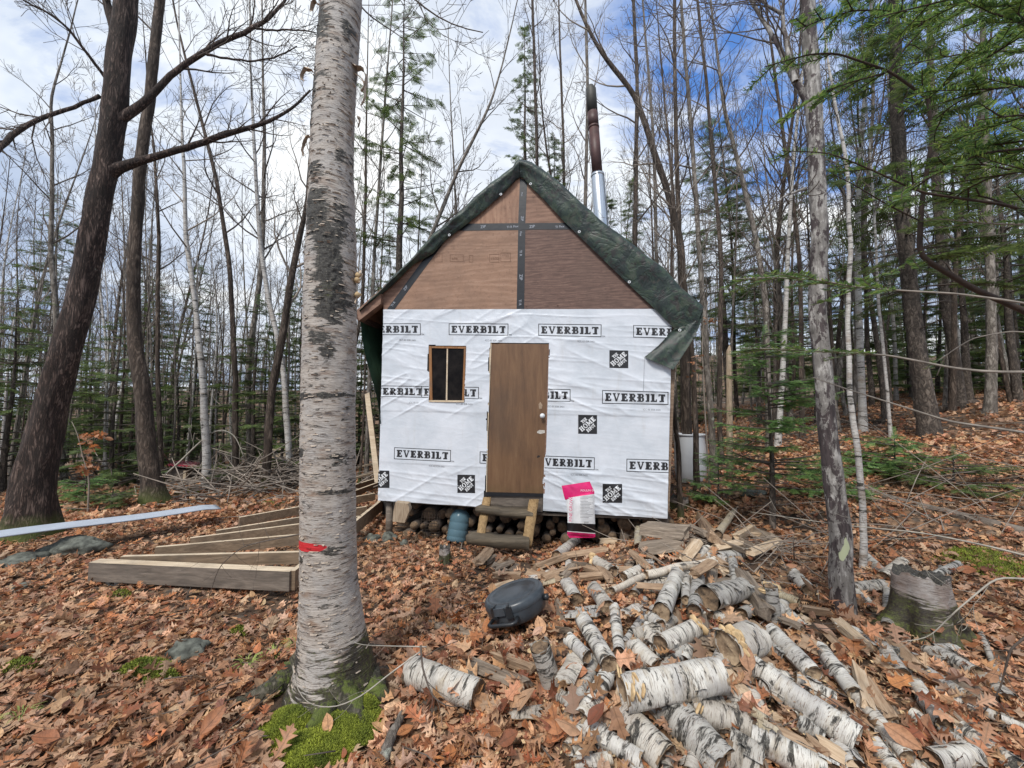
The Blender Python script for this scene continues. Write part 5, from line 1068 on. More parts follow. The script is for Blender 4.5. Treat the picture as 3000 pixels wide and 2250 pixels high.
B([(2700, 650), (2600, 600), (2500, 540), (2440, 510)], 1.5, 1.4, .003, .0015, .1, 3, sublen=.1)
B([(3100, 905), (2950, 880), (2800, 860), (2650, 852), (2500, 840), (2400, 820), (2260, 812), (2150, 818)], 1.2, 1.45, .004, .0015, .35, 15, sublen=.2, tipfrac=.45, mat='palebranch')
B([(3100, 1090), (2900, 1090), (2800, 1080), (2600, 1040), (2400, 1030), (2280, 1022), (2170, 1020)], 1.2, 1.5, .005, .0015, .3, 12, sublen=.17, tipfrac=.55, mat='palebranch')
B([(3120, 1285), (3000, 1267), (2780, 1235), (2640, 1190), (2480, 1140), (2380, 1105)], 1.4, 1.6, .0055, .002, 0, 0, mat='palebranch')
B([(3100, 280), (3000, 250), (2900, 260), (2800, 300), (2740, 350)], 1.1, 1.35, .006, .002, .9, 17, sublen=.24)
B([(3100, 120), (2980, 60), (2880, 20), (2780, 10), (2680, 40)], 1.1, 1.35, .006, .002, .9, 16, sublen=.24)
B([(3120, 520), (3000, 500), (2900, 520), (2820, 560), (2780, 600)], 1.1, 1.4, .005, .002, .8, 12, sublen=.2)
B([(2700, 80), (2600, 30), (2500, 30), (2400, 60), (2330, 90)], 1.4, 1.45, .004, .0015, .8, 14, sublen=.18)
B([(2600, -20), (2500, 0), (2440, 60), (2400, 110)], 1.4, 1.45, .004, .0015, .8, 12, sublen=.16)
B([(3080, 660), (2900, 655), (2750, 640), (2700, 650)], 1.3, 1.5, .004, .002, .4, 7, sublen=.15, mat='palebranch')
B([(2690, 740), (2640, 790), (2560, 815), (2480, 860), (2390, 890)], 1.5, 1.5, .003, .0015, .9, 10, sublen=.14)
B([(3080, 980), (2960, 970), (2850, 990), (2770, 1040), (2745, 1100)], 1.4, 1.6, .003, .0015, 0, 4, sublen=.12, mat='palebranch', tipfrac=.6)
rgx = random.Random(31)
for k in range(13):
    x1, y1 = rgx.uniform(2560, 2950), rgx.uniform(-20, 620); x0, y0 = 3120, y1+rgx.uniform(-160, 120); mx, my = (x0+x1)/2, (y0+y1)/2-rgx.uniform(10, 60); d1 = rgx.uniform(1.15, 1.9)
    B([(x0, y0), (mx+120, (y0+my)/2), (mx, my), (x1, y1)], d1*.9, d1, .005, .0016, .5, 13, rg=rgx, sublen=.24)
# bare overhead twigs at the top centre
ot = BIRCH
mb = MB(); rg2 = random.Random(6)
for pts, D, w in [([(1000, -60), (1060, 25), (1095, 57), (1150, 90), (1190, 120)], 2.6, .007), ([(1000, -190), (1195, -20), (1250, 30), (1290, 60), (1340, 78), (1380, 95), (1415, 95)], 2.6, .009), ([(1225, 8), (1260, 80), (1300, 90), (1335, 78)], 2.6, .004)]:
    C = cr([tuple(atD(x, y, D)) for x, y in pts], 12); mb.tube([Vector(c) for c in C], list(np.linspace(w, w*.35, 12)), 6, cap=False); crown_on(mb, rg2, C, list(np.linspace(w, w*.35, 12)), .2, 7, .45, lev0=1, kids=4, rmin=.0016)
mb.build('branch', M['twig'], ot)
# ---------------- firewood and things in the yard ----------------
RG = random.Random(12)
REG = {'a': (1150, 1600, 2.212), 'b': (2000, 1500, 2.212), 'c': (1350, 1250, 3.16)}
def P2(reg, x, y): a, b_, s = REG[reg]; return a+x/s, b_+y/s
def orient(o, p, q, roll=0.):
    d = (q-p); x = d.normalized(); up = Vector((0, 0, 1)) if abs(x.z) < .95 else Vector((0, 1, 0)); y = up.cross(x).normalized(); z = x.cross(y)
    m_ = Matrix((x, y, z)).transposed() @ Matrix.Rotation(roll, 3, 'X'); o.location = (p+q)/2; o.rotation_euler = m_.to_euler(); return d.length
def ends(reg, x0, y0, x1, y1, w, lift, up=False):
    w *= .93
    s = REG[reg][2]; a_, b_ = P2(reg, x0, y0), P2(reg, x1, y1); wp = w/s
    if up:
        p = gnd(*b_); q = atD(a_[0], a_[1], p.y); r = wp*p.y/F/2; return p, q, r
    r = wp*gnd((a_[0]+b_[0])/2, (a_[1]+b_[1])/2).y/F/2
    p, q = gnd(*a_, lift+r*.75), gnd(*b_, lift+r*.75); return p, q, wp*((p.y+q.y)/2)/F/2
def fungi(parent, L, r, n, side=-1, rg=RG, spread=.35):
    for k in range(n):
        mb = MB(); x = side*L/2*(1-spread*rg.random()); a_ = rg.uniform(0.0, 3.1) if rg.random() < .8 else rg.uniform(0, 6.28); c = Vector((x, math.cos(a_)*r*.96, math.sin(a_)*r*.96)); o = Vector((0, math.cos(a_), math.sin(a_))); ax = Vector((1, 0, 0)); t_ = ax.cross(o); s_ = rg.uniform(.014, .036); tl = rg.uniform(-.5, .5)
        ax = (ax+t_*tl).normalized(); t_ = (t_-ax*t_.dot(ax)).normalized(); N = 11; top = [c+(t_*math.cos(g)*s_+o*(math.sin(g)*s_*(1.1+.1*math.sin(g*5)))) for g in np.linspace(-.25, math.pi+.25, N)]; th_ = ax*(s_*.30)*side
        mid_ = [p+th_*.5+(p-c)*.06 for p in top]; bot = [p+th_+(c-p)*.2 for p in top]; i0 = range(N-1)
        mb.add(top+mid_+bot+[c-th_*.1, c+th_], [(i, i+1, N+i+1, N+i) for i in i0]+[(N+i, N+i+1, 2*N+i+1, 2*N+i) for i in i0]+[(i+1, i, 3*N) for i in i0]+[(2*N+i, 2*N+i+1, 3*N+1) for i in i0]); mb.build('shelf_fungus', M['fungus'], parent, True, False)
def blog(reg, x0, y0, x1, y1, w, label, kind='birchlog', lift=0., up=False, fung=0, fside=-1, endm='end', grp='birch logs on the woodpile', name='birch_log', bow=0., curl=False, taper=.94):
    p, q, r = ends(reg, x0, y0, x1, y1, w, lift, up); e = bpy.data.objects.new(name, None); L = (q-p).length; mb = MB(); sd = RG.uniform(0, 50); n = 22; R_ = max(10, int(L/.022))
    xs = np.linspace(-L/2, L/2, R_); bz = bow*(1-(2*xs/L)**2)
    rad = [r*(1-(1-taper)*(i/(R_-1)))*(1+.035*(float(fbm(i*.35, sd, 3, 2))-.45)*2) for i in range(R_)]
    jit = lambda i, g: 1+.05*math.sin(2*g+sd)+.03*math.sin(3*g+i*.15+sd)+.03*math.sin(7*g+i*.6)+(.07*math.sin(g*3+sd) if i in (0, R_-1) else 0)
    mb.tube([Vector((x, .3*bow*math.sin(i*.3), z)) for i, (x, z) in enumerate(zip(xs, bz))], rad, n, cap=False, m=0, jit=jit)
    # recessed ragged ends
    for sgn, i in ((-1, 0), (1, R_-1)):
        b0 = len(mb.v)
        for rr_, dx in ((.97, 0), (.93, -.012), (.5, -.016-.01*RG.random()), (.02, -.012)):
            for k in range(n): g = 2*math.pi*k/n; mb.v.append((xs[i]+sgn*(dx+RG.uniform(-.004, .004)), math.cos(g)*rad[i]*rr_*jit(i, g), math.sin(g)*rad[i]*rr_*jit(i, g)+bz[i]))
        for j in range(3):
            for k in range(n):
                k2 = (k+1) % n; f = (b0+j*n+k, b0+j*n+k2, b0+(j+1)*n+k2, b0+(j+1)*n+k); mb.f.append(f if sgn > 0 else f[::-1]); mb.m.append(1)
    # loose bark flaps
    for k in range(RG.randint(2, 5)):
        x = RG.uniform(-L/2, L/2*.8); a_ = RG.uniform(-.4, 3.5); w_ = RG.uniform(.02, .07); da = RG.uniform(.25, .8); lf = RG.uniform(.004, .02); V = []
        for i in range(5):
            for j in range(4): g = a_+da*j/3; rr_ = r*1.03+lf*(j/3)**1.6*(1+.4*math.sin(i*2)); V.append((x+w_*i/4+.004*math.sin(j*4+i), math.cos(g)*rr_, math.sin(g)*rr_))
        mb.add(V, [(i*4+j, i*4+j+1, i*4+j+5, i*4+j+4) for i in range(4) for j in range(3)], 0)
    if curl:
        V = []; nn = 16
        for i in range(6):
            for j in range(nn): g = -2.2+4.6*j/(nn-1); rr_ = r*(1.08+.10*i/5+.02*math.sin(j)); V.append((L/2*.55+.11*i/5*1.6, math.cos(g+1.4)*rr_, math.sin(g+1.4)*rr_))
        mb.add(V, [(i*nn+j, i*nn+j+1, (i+1)*nn+j+1, (i+1)*nn+j) for i in range(5) for j in range(nn-1)], 0)
    o = mb.build(name, [M[kind], M[endm if RG.random() < .6 else 'endpale']]); bpy.data.objects.remove(e); orient(o, p, q, RG.uniform(0, 6.28) if not (fung or curl) else 0); tag(o, label, 'log', grp)
    if fung: fungi(o, L, r, fung, fside)
    return o
def slog(reg, x0, y0, x1, y1, w, label, kind='split', lift=0., up=False, grp='split firewood on the woodpile', depth=.75, roll=None, name='split_log'):
    p, q, r = ends(reg, x0, y0, x1, y1, w, lift, up); L = (q-p).length; mb = MB(); n = 9; k = RG.choice((3, 4, 4, 5)); an = sorted([2*math.pi*(i+RG.uniform(-.18, .18))/k for i in range(k)]); prof = []
    for i in range(k):
        a0 = an[i]; a1 = an[(i+1) % k]+(2*math.pi if i == k-1 else 0)
        P_, Q_ = Vector((math.cos(a0), math.sin(a0)*depth)), Vector((math.cos(a1), math.sin(a1)*depth))
        for j in range(4): v = P_.lerp(Q_, (j+.08)/4); prof.append(v*(1+(.10*math.sin(math.pi*j/4) if i == 0 else 0)))
    K = len(prof); ph = [RG.uniform(-.05, .05) for _ in range(K)]
    for i in range(n):
        x = -L/2+L*i/(n-1)
        for j in range(K):
            f = 1+ph[j]+.05*math.sin(i*.9+j*2.1); sx = x+(RG.uniform(-.006, .006) if i in (0, n-1) else 0)+(.02*math.sin(j*1.3) if i in (0, n-1) else 0)
            mb.v.append((sx, prof[j].x*r*1.12*f, prof[j].y*r*1.12*f))
    for i in range(n-1):
        for j in range(K): j2 = (j+1) % K; mb.f.append((i*K+j, i*K+j2, (i+1)*K+j2, (i+1)*K+j)); mb.m.append(0)
    for sgn, i in ((-1, 0), (1, n-1)):
        f = tuple(i*K+j for j in range(K)); mb.f.append(f[::-1] if sgn < 0 else f); mb.m.append(0)
    o = mb.build(name, [M[kind]], None, False); orient(o, p, q, RG.uniform(-.5, .5) if roll is None else roll); return tag(o, label, 'firewood', grp)
def bark(reg, x0, y0, x1, y1, w, label, kind='birchlog', lift=.02, arc=1.4, roll=0., grp='loose sheets of birch bark'):
    p, q, r = ends(reg, x0, y0, x1, y1, w, lift); L = (q-p).length; nn = 10; rr0 = r*2/arc*.9; V = []; W2 = []
    for i in range(9):
        for j in range(nn):
            g = math.pi/2-arc/2+arc*j/(nn-1); ed = .012*math.sin(j*1.7+i) if i in (0, 8) else 0; rr_ = rr0*(1+.04*math.sin(i+j)); V.append((-L/2+L*i/8+ed, math.cos(g)*rr_, math.sin(g)*rr_-rr0*.9)); W2.append((V[-1][0], V[-1][1]*.97, V[-1][2]-.004))
    mb = MB(); f = [(i*nn+j, (i+1)*nn+j, (i+1)*nn+j+1, i*nn+j+1) for i in range(8) for j in range(nn-1)]; mb.add(V, f, 0); mb.add(W2, [t_[::-1] for t_ in f], 1)
    o = mb.build('bark_sheet', [M[kind], M['barkin']]); orient(o, p, q, roll); return tag(o, label, 'bark', grp)
M['barkin'] = m_plain('inner_birch_bark', (.50, .34, .20), .8, .3, 12, .3)
M['pole'] = m_birch('peeled_pole_bark', 0, (.62, .56, .47), (.5, .4, .3), 2.5, .70, aged=.2)
M['yellowbirch'] = m_birch('yellow_birch_bark', 0, (.42, .36, .24), (.30, .23, .13), 3, .62)
blog('a', 120, 800, 555, 965, 190, 'white birch log lying alone at the left front of the woodpile, its right end hollow', 'birchlog', .02)
slog('a', 505, 770, 870, 915, 115, 'long weathered grey split log right of the lone birch log', 'splitgrey', .01)
slog('a', 665, 700, 905, 790, 85, 'short tan split block lying above the long weathered split', 'split', .05)
blog('a', 955, 650, 1040, 920, 145, 'upended grey birch stub with a rotten brown top left of the crossed birch sticks', 'birchgrey', .0, up=True, fung=3, fside=1)
bark('a', 1110, 880, 1200, 690, 150, 'white curved sheet of birch bark beside the upended grey stub', arc=1.2, lift=.08)
blog('a', 1140, 600, 1265, 720, 82, 'short birch stick with a dark cut end, over the white bark sheet', lift=.12)
blog('a', 1235, 475, 1405, 765, 112, 'birch stick lying away from the camera with its dark cut end at the crossing', lift=.08)
blog('a', 1440, 400, 1470, 690, 76, 'narrow birch stick in the middle pointing straight away from the camera', lift=.05)
blog('a', 1330, 720, 1110, 1190, 88, 'mottled thin birch stick slanting down left below the crossing', 'birchgrey', lift=.02)
blog('a', 1390, 850, 1225, 1120, 112, 'birch stick with a rough top slanting beside the mottled thin one', lift=.05)
blog('a', 1735, 645, 1975, 525, 130, 'birch log with a round dark cut end facing the viewer near the big oak leaf', lift=.06, fung=4, fside=1)
blog('a', 1490, 950, 2130, 835, 205, 'biggest clean white birch log lying crosswise on top of the heap', lift=.12, fung=9, fside=-1, taper=1.0)
blog('a', 1500, 1100, 1780, 1390, 190, 'pale birch log running under the big crosswise log toward the camera', lift=.01)
blog('a', 1790, 1040, 2160, 1440, 230, 'thick mottled grey and white log under the big crosswise log at the bottom', 'birchgrey', lift=.0)
blog('a', 1420, 290, 1660, 180, 46, 'left piece of the long smooth pale curved pole', 'pole', lift=.10, name='pole', bow=.01, grp=None)
blog('a', 1640, 186, 2092, 92, 50, 'long smooth pale pole lying across the back of the heap', 'pole', lift=.12, name='pole', bow=.02, grp=None)
blog('a', 1845, 185, 1745, 430, 112, 'white birch log below the right half of the pale pole', lift=.07)
blog('a', 1905, 200, 1900, 350, 60, 'slim birch stick squeezed between two white logs below the pole', lift=.07)
blog('a', 1985, 215, 1955, 430, 95, 'grey and white birch log right of the slim squeezed stick', 'birchgrey', lift=.06)
slog('a', 1960, 175, 2075, 105, 80, 'small square tan block resting on the end of the pale pole', 'split', lift=.16)
blog('b', 160, 560, 395, 495, 150, 'stubby grey birch log lying crosswise right of the two upright-looking logs', 'birchgrey', lift=.08)
blog('a', 1130, 245, 1195, 350, 92, 'short birch stub with a dark hollow end left of the white pole', lift=.03)
blog('a', 1310, 95, 1430, 165, 75, 'short white birch piece near the top left of the heap', lift=.04, fung=3)
bark('a', 960, 230, 1110, 200, 70, 'dark mossy curved piece of bark behind the black case', 'yellowbirch', arc=2.4, lift=.03)
bark('a', 890, 200, 1050, 150, 70, 'flaky white birch bark behind the mossy curved bark', arc=1.5)
blog('a', 1240, 1160, 1620, 1400, 125, 'rough white birch log at the bottom centre under the serrated leaf', lift=.02)
blog('a', 1180, 1420, 1420, 1375, 85, 'pale birch stick cut by the bottom edge below the rough white log', lift=.03)
bark('a', 770, 1070, 960, 1075, 140, 'ragged flat grey bark plate on the leaves below the long weathered split', 'birchgrey', arc=.9)
slog('a', 250, 500, 520, 560, 58, 'dark decayed split piece lying in the leaves left of the black case', 'splitgrey', -.01)
slog('a', 930, 515, 1160, 545, 52, 'grey split piece under the right side of the black case', 'splitgrey', .01)
slog('a', 1105, 65, 1385, 22, 52, 'flat tan split slab at the top of the heap below the feed bag', 'split', .03)
blog('a', 1670, 455, 1735, 520, 84, 'small white birch stub below the pale logs', lift=.04)
blog('a', 1640, 560, 1720, 610, 90, 'small tilted birch stub left of the log with the dark round end', lift=.03)
blog('b', 480, 815, 290, 880, 205, 'short fat birch stub with a dark end ringed by cream shelf fungus', lift=.08, fung=16, fside=1)
blog('b', 440, 985, 960, 1360, 150, 'long birch log right of centre with its bark unrolling at the lower end', lift=.05, curl=True)
blog('b', 575, 770, 850, 1050, 112, 'flaking birch log above the long one with unrolling bark', lift=.07)
blog('b', 895, 880, 1120, 1180, 92, 'upper half of the long slim birch pole at the right', lift=.06, taper=1)
blog('b', 1110, 1170, 1460, 1590, 98, 'lower half of the long slim birch pole at the right, with a dark scar', lift=.04, taper=.9)
slog('b', 1120, 1005, 1190, 1260, 92, 'pale split slab standing between the slim pole and the leaves', 'splitpale', .06)
slog('b', 770, 840, 900, 900, 120, 'tan split block at the head of the slim pole', 'split', .04)
blog('b', 60, 1270, 440, 1400, 175, 'birch log with big orange shelf fungus on its left end, below the crosswise log', lift=.02, fung=12, fside=-1)
blog('b', 300, 1530, 520, 1659, 240, 'broad dark grey log cut by the bottom edge', 'birchgrey', lift=.0)
blog('b', 440, 1440, 920, 1690, 180, 'birch log half black half white running off the bottom edge', lift=.04)
blog('b', 570, 480, 600, 730, 88, 'upright birch stick capped with cream shelf fungus', 'birchgrey', up=True, fung=9, fside=1)
blog('b', 620, 535, 750, 590, 58, 'thin yellowish birch stick right of the fungus-capped stick', 'yellowbirch', lift=.06)
slog('b', 1015, 720, 1200, 880, 95, 'orange-tan chunk of wood at the foot of the blotched grey trunk', 'splitpale', .05)
bark('b', 990, 715, 1150, 765, 95, 'white bark sheet wrapped at the foot of the blotched grey trunk', lift=.06)
slog('b', 910, 760, 1040, 900, 70, 'brown split slat left of the orange-tan chunk', 'split', .03)
blog('b', 1640, 1155, 2040, 1330, 62, 'thin birch pole lying in the leaves far right of the heap', lift=.01)
blog('b', 2060, 1345, 2300, 1440, 66, 'continuing end of the thin birch pole at the right edge', lift=.01)
blog('b', 1800, 1400, 2210, 1670, 95, 'fuzzy birch stick at the lower right corner', lift=.02)
blog('b', 1610, 1610, 1890, 1570, 140, 'birch log end with curled white bark at the bottom right', lift=.02)
blog('b', 1960, 1090, 2120, 1220, 110, 'rotted lichen-covered log piece right of the thin pole', 'birchgrey', lift=.0)
blog('b', 1930, 785, 2065, 1110, 34, 'slender lichened stick below the mossy stump', 'birchgrey', lift=.02)
slog('b', 20, 300, 95, 200, 85, 'small pale split piece above the pole at the left', 'splitpale', .08)
slog('b', 115, 30, 210, 170, 105, 'reddish split piece near the cabin corner at the back of the heap', 'split', .08)
blog('b', 230, 140, 335, -10, 42, 'thin yellow birch stick slanting up at the back of the heap', 'yellowbirch', lift=.1)
slog('b', 370, 400, 535, 650, 115, 'long brown weathered split right of the stubby grey log', 'splitgrey', .05)
slog('b', 640, 695, 765, 750, 62, 'grey split piece right of the flaking birch log', 'splitgrey', .04)
slog('b', 780, 625, 950, 650, 62, 'layered split wood against the left of the blotched grey trunk', 'split', .04)
slog('b', 210, 180, 400, 250, 60, 'long thin split piece lying behind the pale pole end', 'splitgrey', .07)
slog('b', 440, 120, 580, 170, 70, 'dark split piece at the right rear of the heap', 'splitgrey', .04)
slog('b', 330, 170, 470, 240, 90, 'shaded split piece under the thin slats at the rear', 'splitgrey', .02)
blog('b', 1570, 1035, 1840, 1200, 82, 'grey barked stick in the leaves below the mossy stump', 'birchgrey', lift=.0)
blog('b', 1300, 960, 1500, 1110, 85, 'lichened stick buried in leaves right of the pale split slab', 'birchgrey', lift=-.01)
blog('b', 450, 1290, 550, 1350, 56, 'short orange roll of bark on the half black log', 'yellowbirch', lift=.16)
slog('b', 260, 1040, 390, 1190, 115, 'yellowish decayed split chunk right of the big crosswise log', 'splitpale', .05)
slog('c', 1690, 945, 2090, 985, 200, 'largest weathered split slab beside the cabin corner', 'splitgrey', .08, depth=.45, roll=.5)
slog('c', 1660, 1130, 2050, 1070, 150, 'weathered split slab in front of the largest one', 'splitgrey', .05, depth=.45, roll=.5)
slog('c', 1525, 800, 1515, 1095, 88, 'weathered split standing upright by the cabin wall', 'splitgrey', 0, up=True, depth=.5)
bark('c', 1640, 1080, 1640, 800, 100, 'curled brown bark beside the upright split', 'yellowbirch', arc=3., lift=.04)
slog('c', 1290, 1070, 1440, 1065, 90, 'pale sawn block right of the feed bag', 'splitpale', .02)
blog('c', 1290, 955, 1295, 1090, 84, 'little grey upright birch stub next to the feed bag', 'birchgrey', up=True)
blog('c', 1385, 885, 1357, 1020, 50, 'slim yellow birch stick leaning upright behind the pale block', 'yellowbirch', up=True)
bark('c', 640, 1410, 870, 1310, 90, 'white crinkled birch bark left of the heap near the steps')
slog('c', 2080, 1240, 2160, 1060, 95, 'pointed tan split piece right of the weathered slabs', 'split', .04)
slog('c', 1040, 1280, 1220, 1310, 110, 'dark brown split piece under the tan slab', 'splitgrey', .0)
slog('c', 2120, 930, 2290, 1010, 90, 'brown split piece at the far rear of the heap', 'splitgrey', .06)
blog('c', 1510, 1400, 1720, 1290, 100, 'ragged white birch piece behind the pale pole', lift=.02)
blog('c', 1600, 1560, 1690, 1440, 90, 'frayed birch piece under the left end of the pale pole', 'birchgrey', lift=.02)
bark('c', 985, 1370, 1000, 1230, 80, 'curved grey bark strip under the tan slab', arc=1.6)
bark('a', 1120, 440, 1340, 430, 110, 'silvery bark plate behind the birch sticks', 'birchgrey', arc=1.)
bark('a', 1500, 430, 1600, 380, 110, 'white bark fragment right of the narrow birch stick', arc=1.3, lift=.06)
blog('a', 1500, 640, 1620, 470, 60, 'frayed birch branch right of the narrow stick', 'birchgrey', lift=.03)
blog('a', 1190, 1400, 1240, 1200, 90, 'short birch length pointing away at the bottom left of the crossed sticks', lift=.0)
# more buried pieces between the named ones: a random spread, same builder
for k in range(72):
    if k < 36: reg, x, y = 'b', RG.uniform(150, 1700), RG.uniform(250, 1600)
    else: reg, x, y = 'a', RG.uniform(1000, 2200), RG.uniform(60, 1350)
    a_ = RG.uniform(-.9, .9)+(0 if k % 2 else .8); l = RG.uniform(90, 260)
    if k % 3 == 0: slog(reg, x, y, x+l*math.cos(a_), y+l*math.sin(a_), RG.uniform(50, 90), 'split piece half buried in leaves within the woodpile', RG.choice(['split', 'splitgrey', 'splitgrey', 'splitpale']), -.015, grp='half buried split pieces')
    else: blog(reg, x, y, x+l*math.cos(a_), y+l*math.sin(a_), RG.uniform(50, 100), 'birch piece half buried in leaves within the woodpile', RG.choice(['birchlog', 'birchgrey']), lift=.012, grp='half buried birch pieces')
for k in range(64):       # split wood thrown down by the cabin corner
    x, y = RG.uniform(150, 2700), RG.uniform(950, 1500); a_ = RG.uniform(-1.2, 1.2); l = RG.uniform(120, 330)
    if x < 900 and y < 1150: continue
    if x > 1300 or y > 1250: slog('c', x, y, x+l*math.cos(a_), y-l*.6*math.sin(a_), RG.uniform(60, 120), 'split piece thrown on the rear of the heap near the cabin corner', RG.choice(['split', 'splitgrey', 'split', 'splitpale']), RG.uniform(.0, .07), depth=RG.uniform(.4, .8), grp='split pieces at the rear of the heap')
for k in range(95):       # birch in the front half
    x, y = RG.uniform(1450, 2850), RG.uniform(1720, 2230)
    if (x > 2350 and y < 1850) or x < 1900-(y-1700)*.5: continue
    a_ = (RG.choice((.6, .9, .75)) if x > 2250 else RG.choice((.7, 1.3, 1.8, 2.1, -.4)))+RG.uniform(-.25, .25); l = RG.uniform(110, 210); X, Y_ = (x-2000)*2.212, (y-1500)*2.212
    (blog if k % 3 else slog)('b', X, Y_, X+l*1.35*math.cos(a_), Y_+l*1.35*math.sin(a_), RG.uniform(70, 130), 'birch piece wedged among the bigger logs in the front of the heap' if k % 3 else 'split piece wedged among the birch logs in the front of the heap', RG.choice(['birchlog', 'birchgrey', 'birchlog']) if k % 3 else RG.choice(['split', 'splitgrey', 'splitpale']), lift=RG.uniform(-.01, .03), grp='birch pieces wedged in the heap' if k % 3 else 'split pieces wedged in the heap')
# big dry oak leaves caught on the heap
def pileleaves(n):
    xy = []
    for k in range(n):
        g = gnd(RG.uniform(1250, 2900), RG.uniform(1640, 2240)); xy.append((g.x, g.y))
    return np.array(xy)
lf = pileleaves(620); o = sprinkle('leaves_on_woodpile', 0, lf, .07, .14, T_near, lift=.13, tilt=.5)
# chips of fungus and bark crumbs on the heap
mb = MB()
for k in range(1200):
    g = gnd(RG.uniform(1450, 2750), RG.uniform(1640, 2240), .02); s_ = RG.uniform(.004, .013); a_ = RG.uniform(0, 6.28); u_1 = Vector((math.cos(a_), math.sin(a_), RG.uniform(-.4, .4)))*s_; v_1 = Vector((-math.sin(a_), math.cos(a_), RG.uniform(-.5, .5)))*s_*RG.uniform(.4, 1); g.z += RG.uniform(0, .05)
    mb.add([g-u_1, g-v_1*.8, g+u_1, g+v_1, g+Vector((0, 0, -s_*.4))], [(0, 1, 2, 3), (1, 0, 4), (2, 1, 4), (3, 2, 4), (0, 3, 4)])
tag(mb.build('fungus_crumbs', M['fungus'], None, False), kind='stuff')

# ---- logs stacked under the cabin
def under_logs():
    rg = random.Random(8); xs = 1162
    proto_end = m_end('stacked_log_end', (.25, .17, .105), (.08, .055, .035)); M['send'] = proto_end; k = 0
    done = []
    for t_ in range(900):
        px = rg.uniform(1165, 1960); bt = np.interp(px, [1110, 1400, 1430, 1590, 1955], [1470, 1490, 1500, 1508, 1520]); py = rg.uniform(bt+4, np.interp(px, [1110, 1600, 1960], [1572, 1582, 1590])); r = rg.uniform(9, 21)
        if any((px-a_)**2+(py-b_)**2 < (r+c_)**2*.95 for a_, b_, c_ in done): continue
        done.append((px, py, r))
    done.sort(key=lambda q: -q[1])
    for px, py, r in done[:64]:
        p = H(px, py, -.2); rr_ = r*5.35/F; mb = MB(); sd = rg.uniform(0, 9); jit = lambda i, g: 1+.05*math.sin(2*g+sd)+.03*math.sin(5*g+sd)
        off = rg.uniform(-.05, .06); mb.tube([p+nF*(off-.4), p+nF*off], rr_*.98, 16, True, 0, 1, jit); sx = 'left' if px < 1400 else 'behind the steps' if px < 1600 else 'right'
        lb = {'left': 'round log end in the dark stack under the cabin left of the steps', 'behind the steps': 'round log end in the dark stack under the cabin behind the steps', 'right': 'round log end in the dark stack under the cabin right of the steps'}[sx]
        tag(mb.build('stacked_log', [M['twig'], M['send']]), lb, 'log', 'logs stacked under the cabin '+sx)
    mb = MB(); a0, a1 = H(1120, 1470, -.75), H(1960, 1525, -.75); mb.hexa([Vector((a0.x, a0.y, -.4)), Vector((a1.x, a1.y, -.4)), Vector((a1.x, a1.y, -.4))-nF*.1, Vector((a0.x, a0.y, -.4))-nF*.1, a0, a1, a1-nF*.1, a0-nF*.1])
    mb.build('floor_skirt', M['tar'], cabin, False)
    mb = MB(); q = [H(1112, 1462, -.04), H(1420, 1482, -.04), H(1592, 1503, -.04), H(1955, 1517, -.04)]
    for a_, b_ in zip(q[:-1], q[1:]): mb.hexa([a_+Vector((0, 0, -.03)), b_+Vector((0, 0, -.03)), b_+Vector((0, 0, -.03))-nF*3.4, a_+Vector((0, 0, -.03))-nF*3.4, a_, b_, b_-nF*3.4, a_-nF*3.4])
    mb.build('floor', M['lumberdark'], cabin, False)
    for px in (1142, 1945):
        mb = MB(); p = H(px, 1470, -.12); mb.tube([Vector((p.x, p.y, thf(p.x, p.y)-.1)), Vector((p.x, p.y, p.z))], .05, 10, jit=lambda i, g: 1+.08*math.sin(3*g)); mb.build('post', M['lumberdark'], cabin)
under_logs()
def pxbox(pts, D0, thick, mat, name, parent=None, smooth=False):   # px polygon at depth D0 with real thickness going away
    mb = MB(); A = [atD(x, y, D0) for x, y in pts]; B_ = [p+Vector((0, thick, 0)) for p in A]; n = len(A)
    mb.add(A+B_, [tuple(range(n)), tuple(range(n, 2*n))[::-1]]+[(i, n+i, n+(i+1) % n, (i+1) % n) for i in range(n)]); return mb.build(name, mat, parent, smooth)
tag(pxbox([(1158, 1472), (1195, 1476), (1200, 1495), (1185, 1532), (1150, 1528), (1152, 1500)], 5.2, .12, M['snag'], 'log_stump'), 'pale squared stump propping the left corner of the cabin', 'stump')
# wire rack leaning on the stack
mb = MB(); P_ = lambda x, y: H(1000+x/2.212, 850+y/2.212, -.12)
for i in range(8): f = i/7; mb.tube([P_(527+113*f*1, 1432+8*f), P_(508+128*f, 1588)], .0028, 5)
for i in range(9): f = i/8; mb.tube([P_(527-19*f, 1432+156*f), P_(641-3*f, 1440+150*f)], .0028 if i % 4 else .005, 5)
tag(mb.build('wire_rack', M['iron']), 'rusty wire rack leaning on the stacked logs left of the water jug', 'rack')
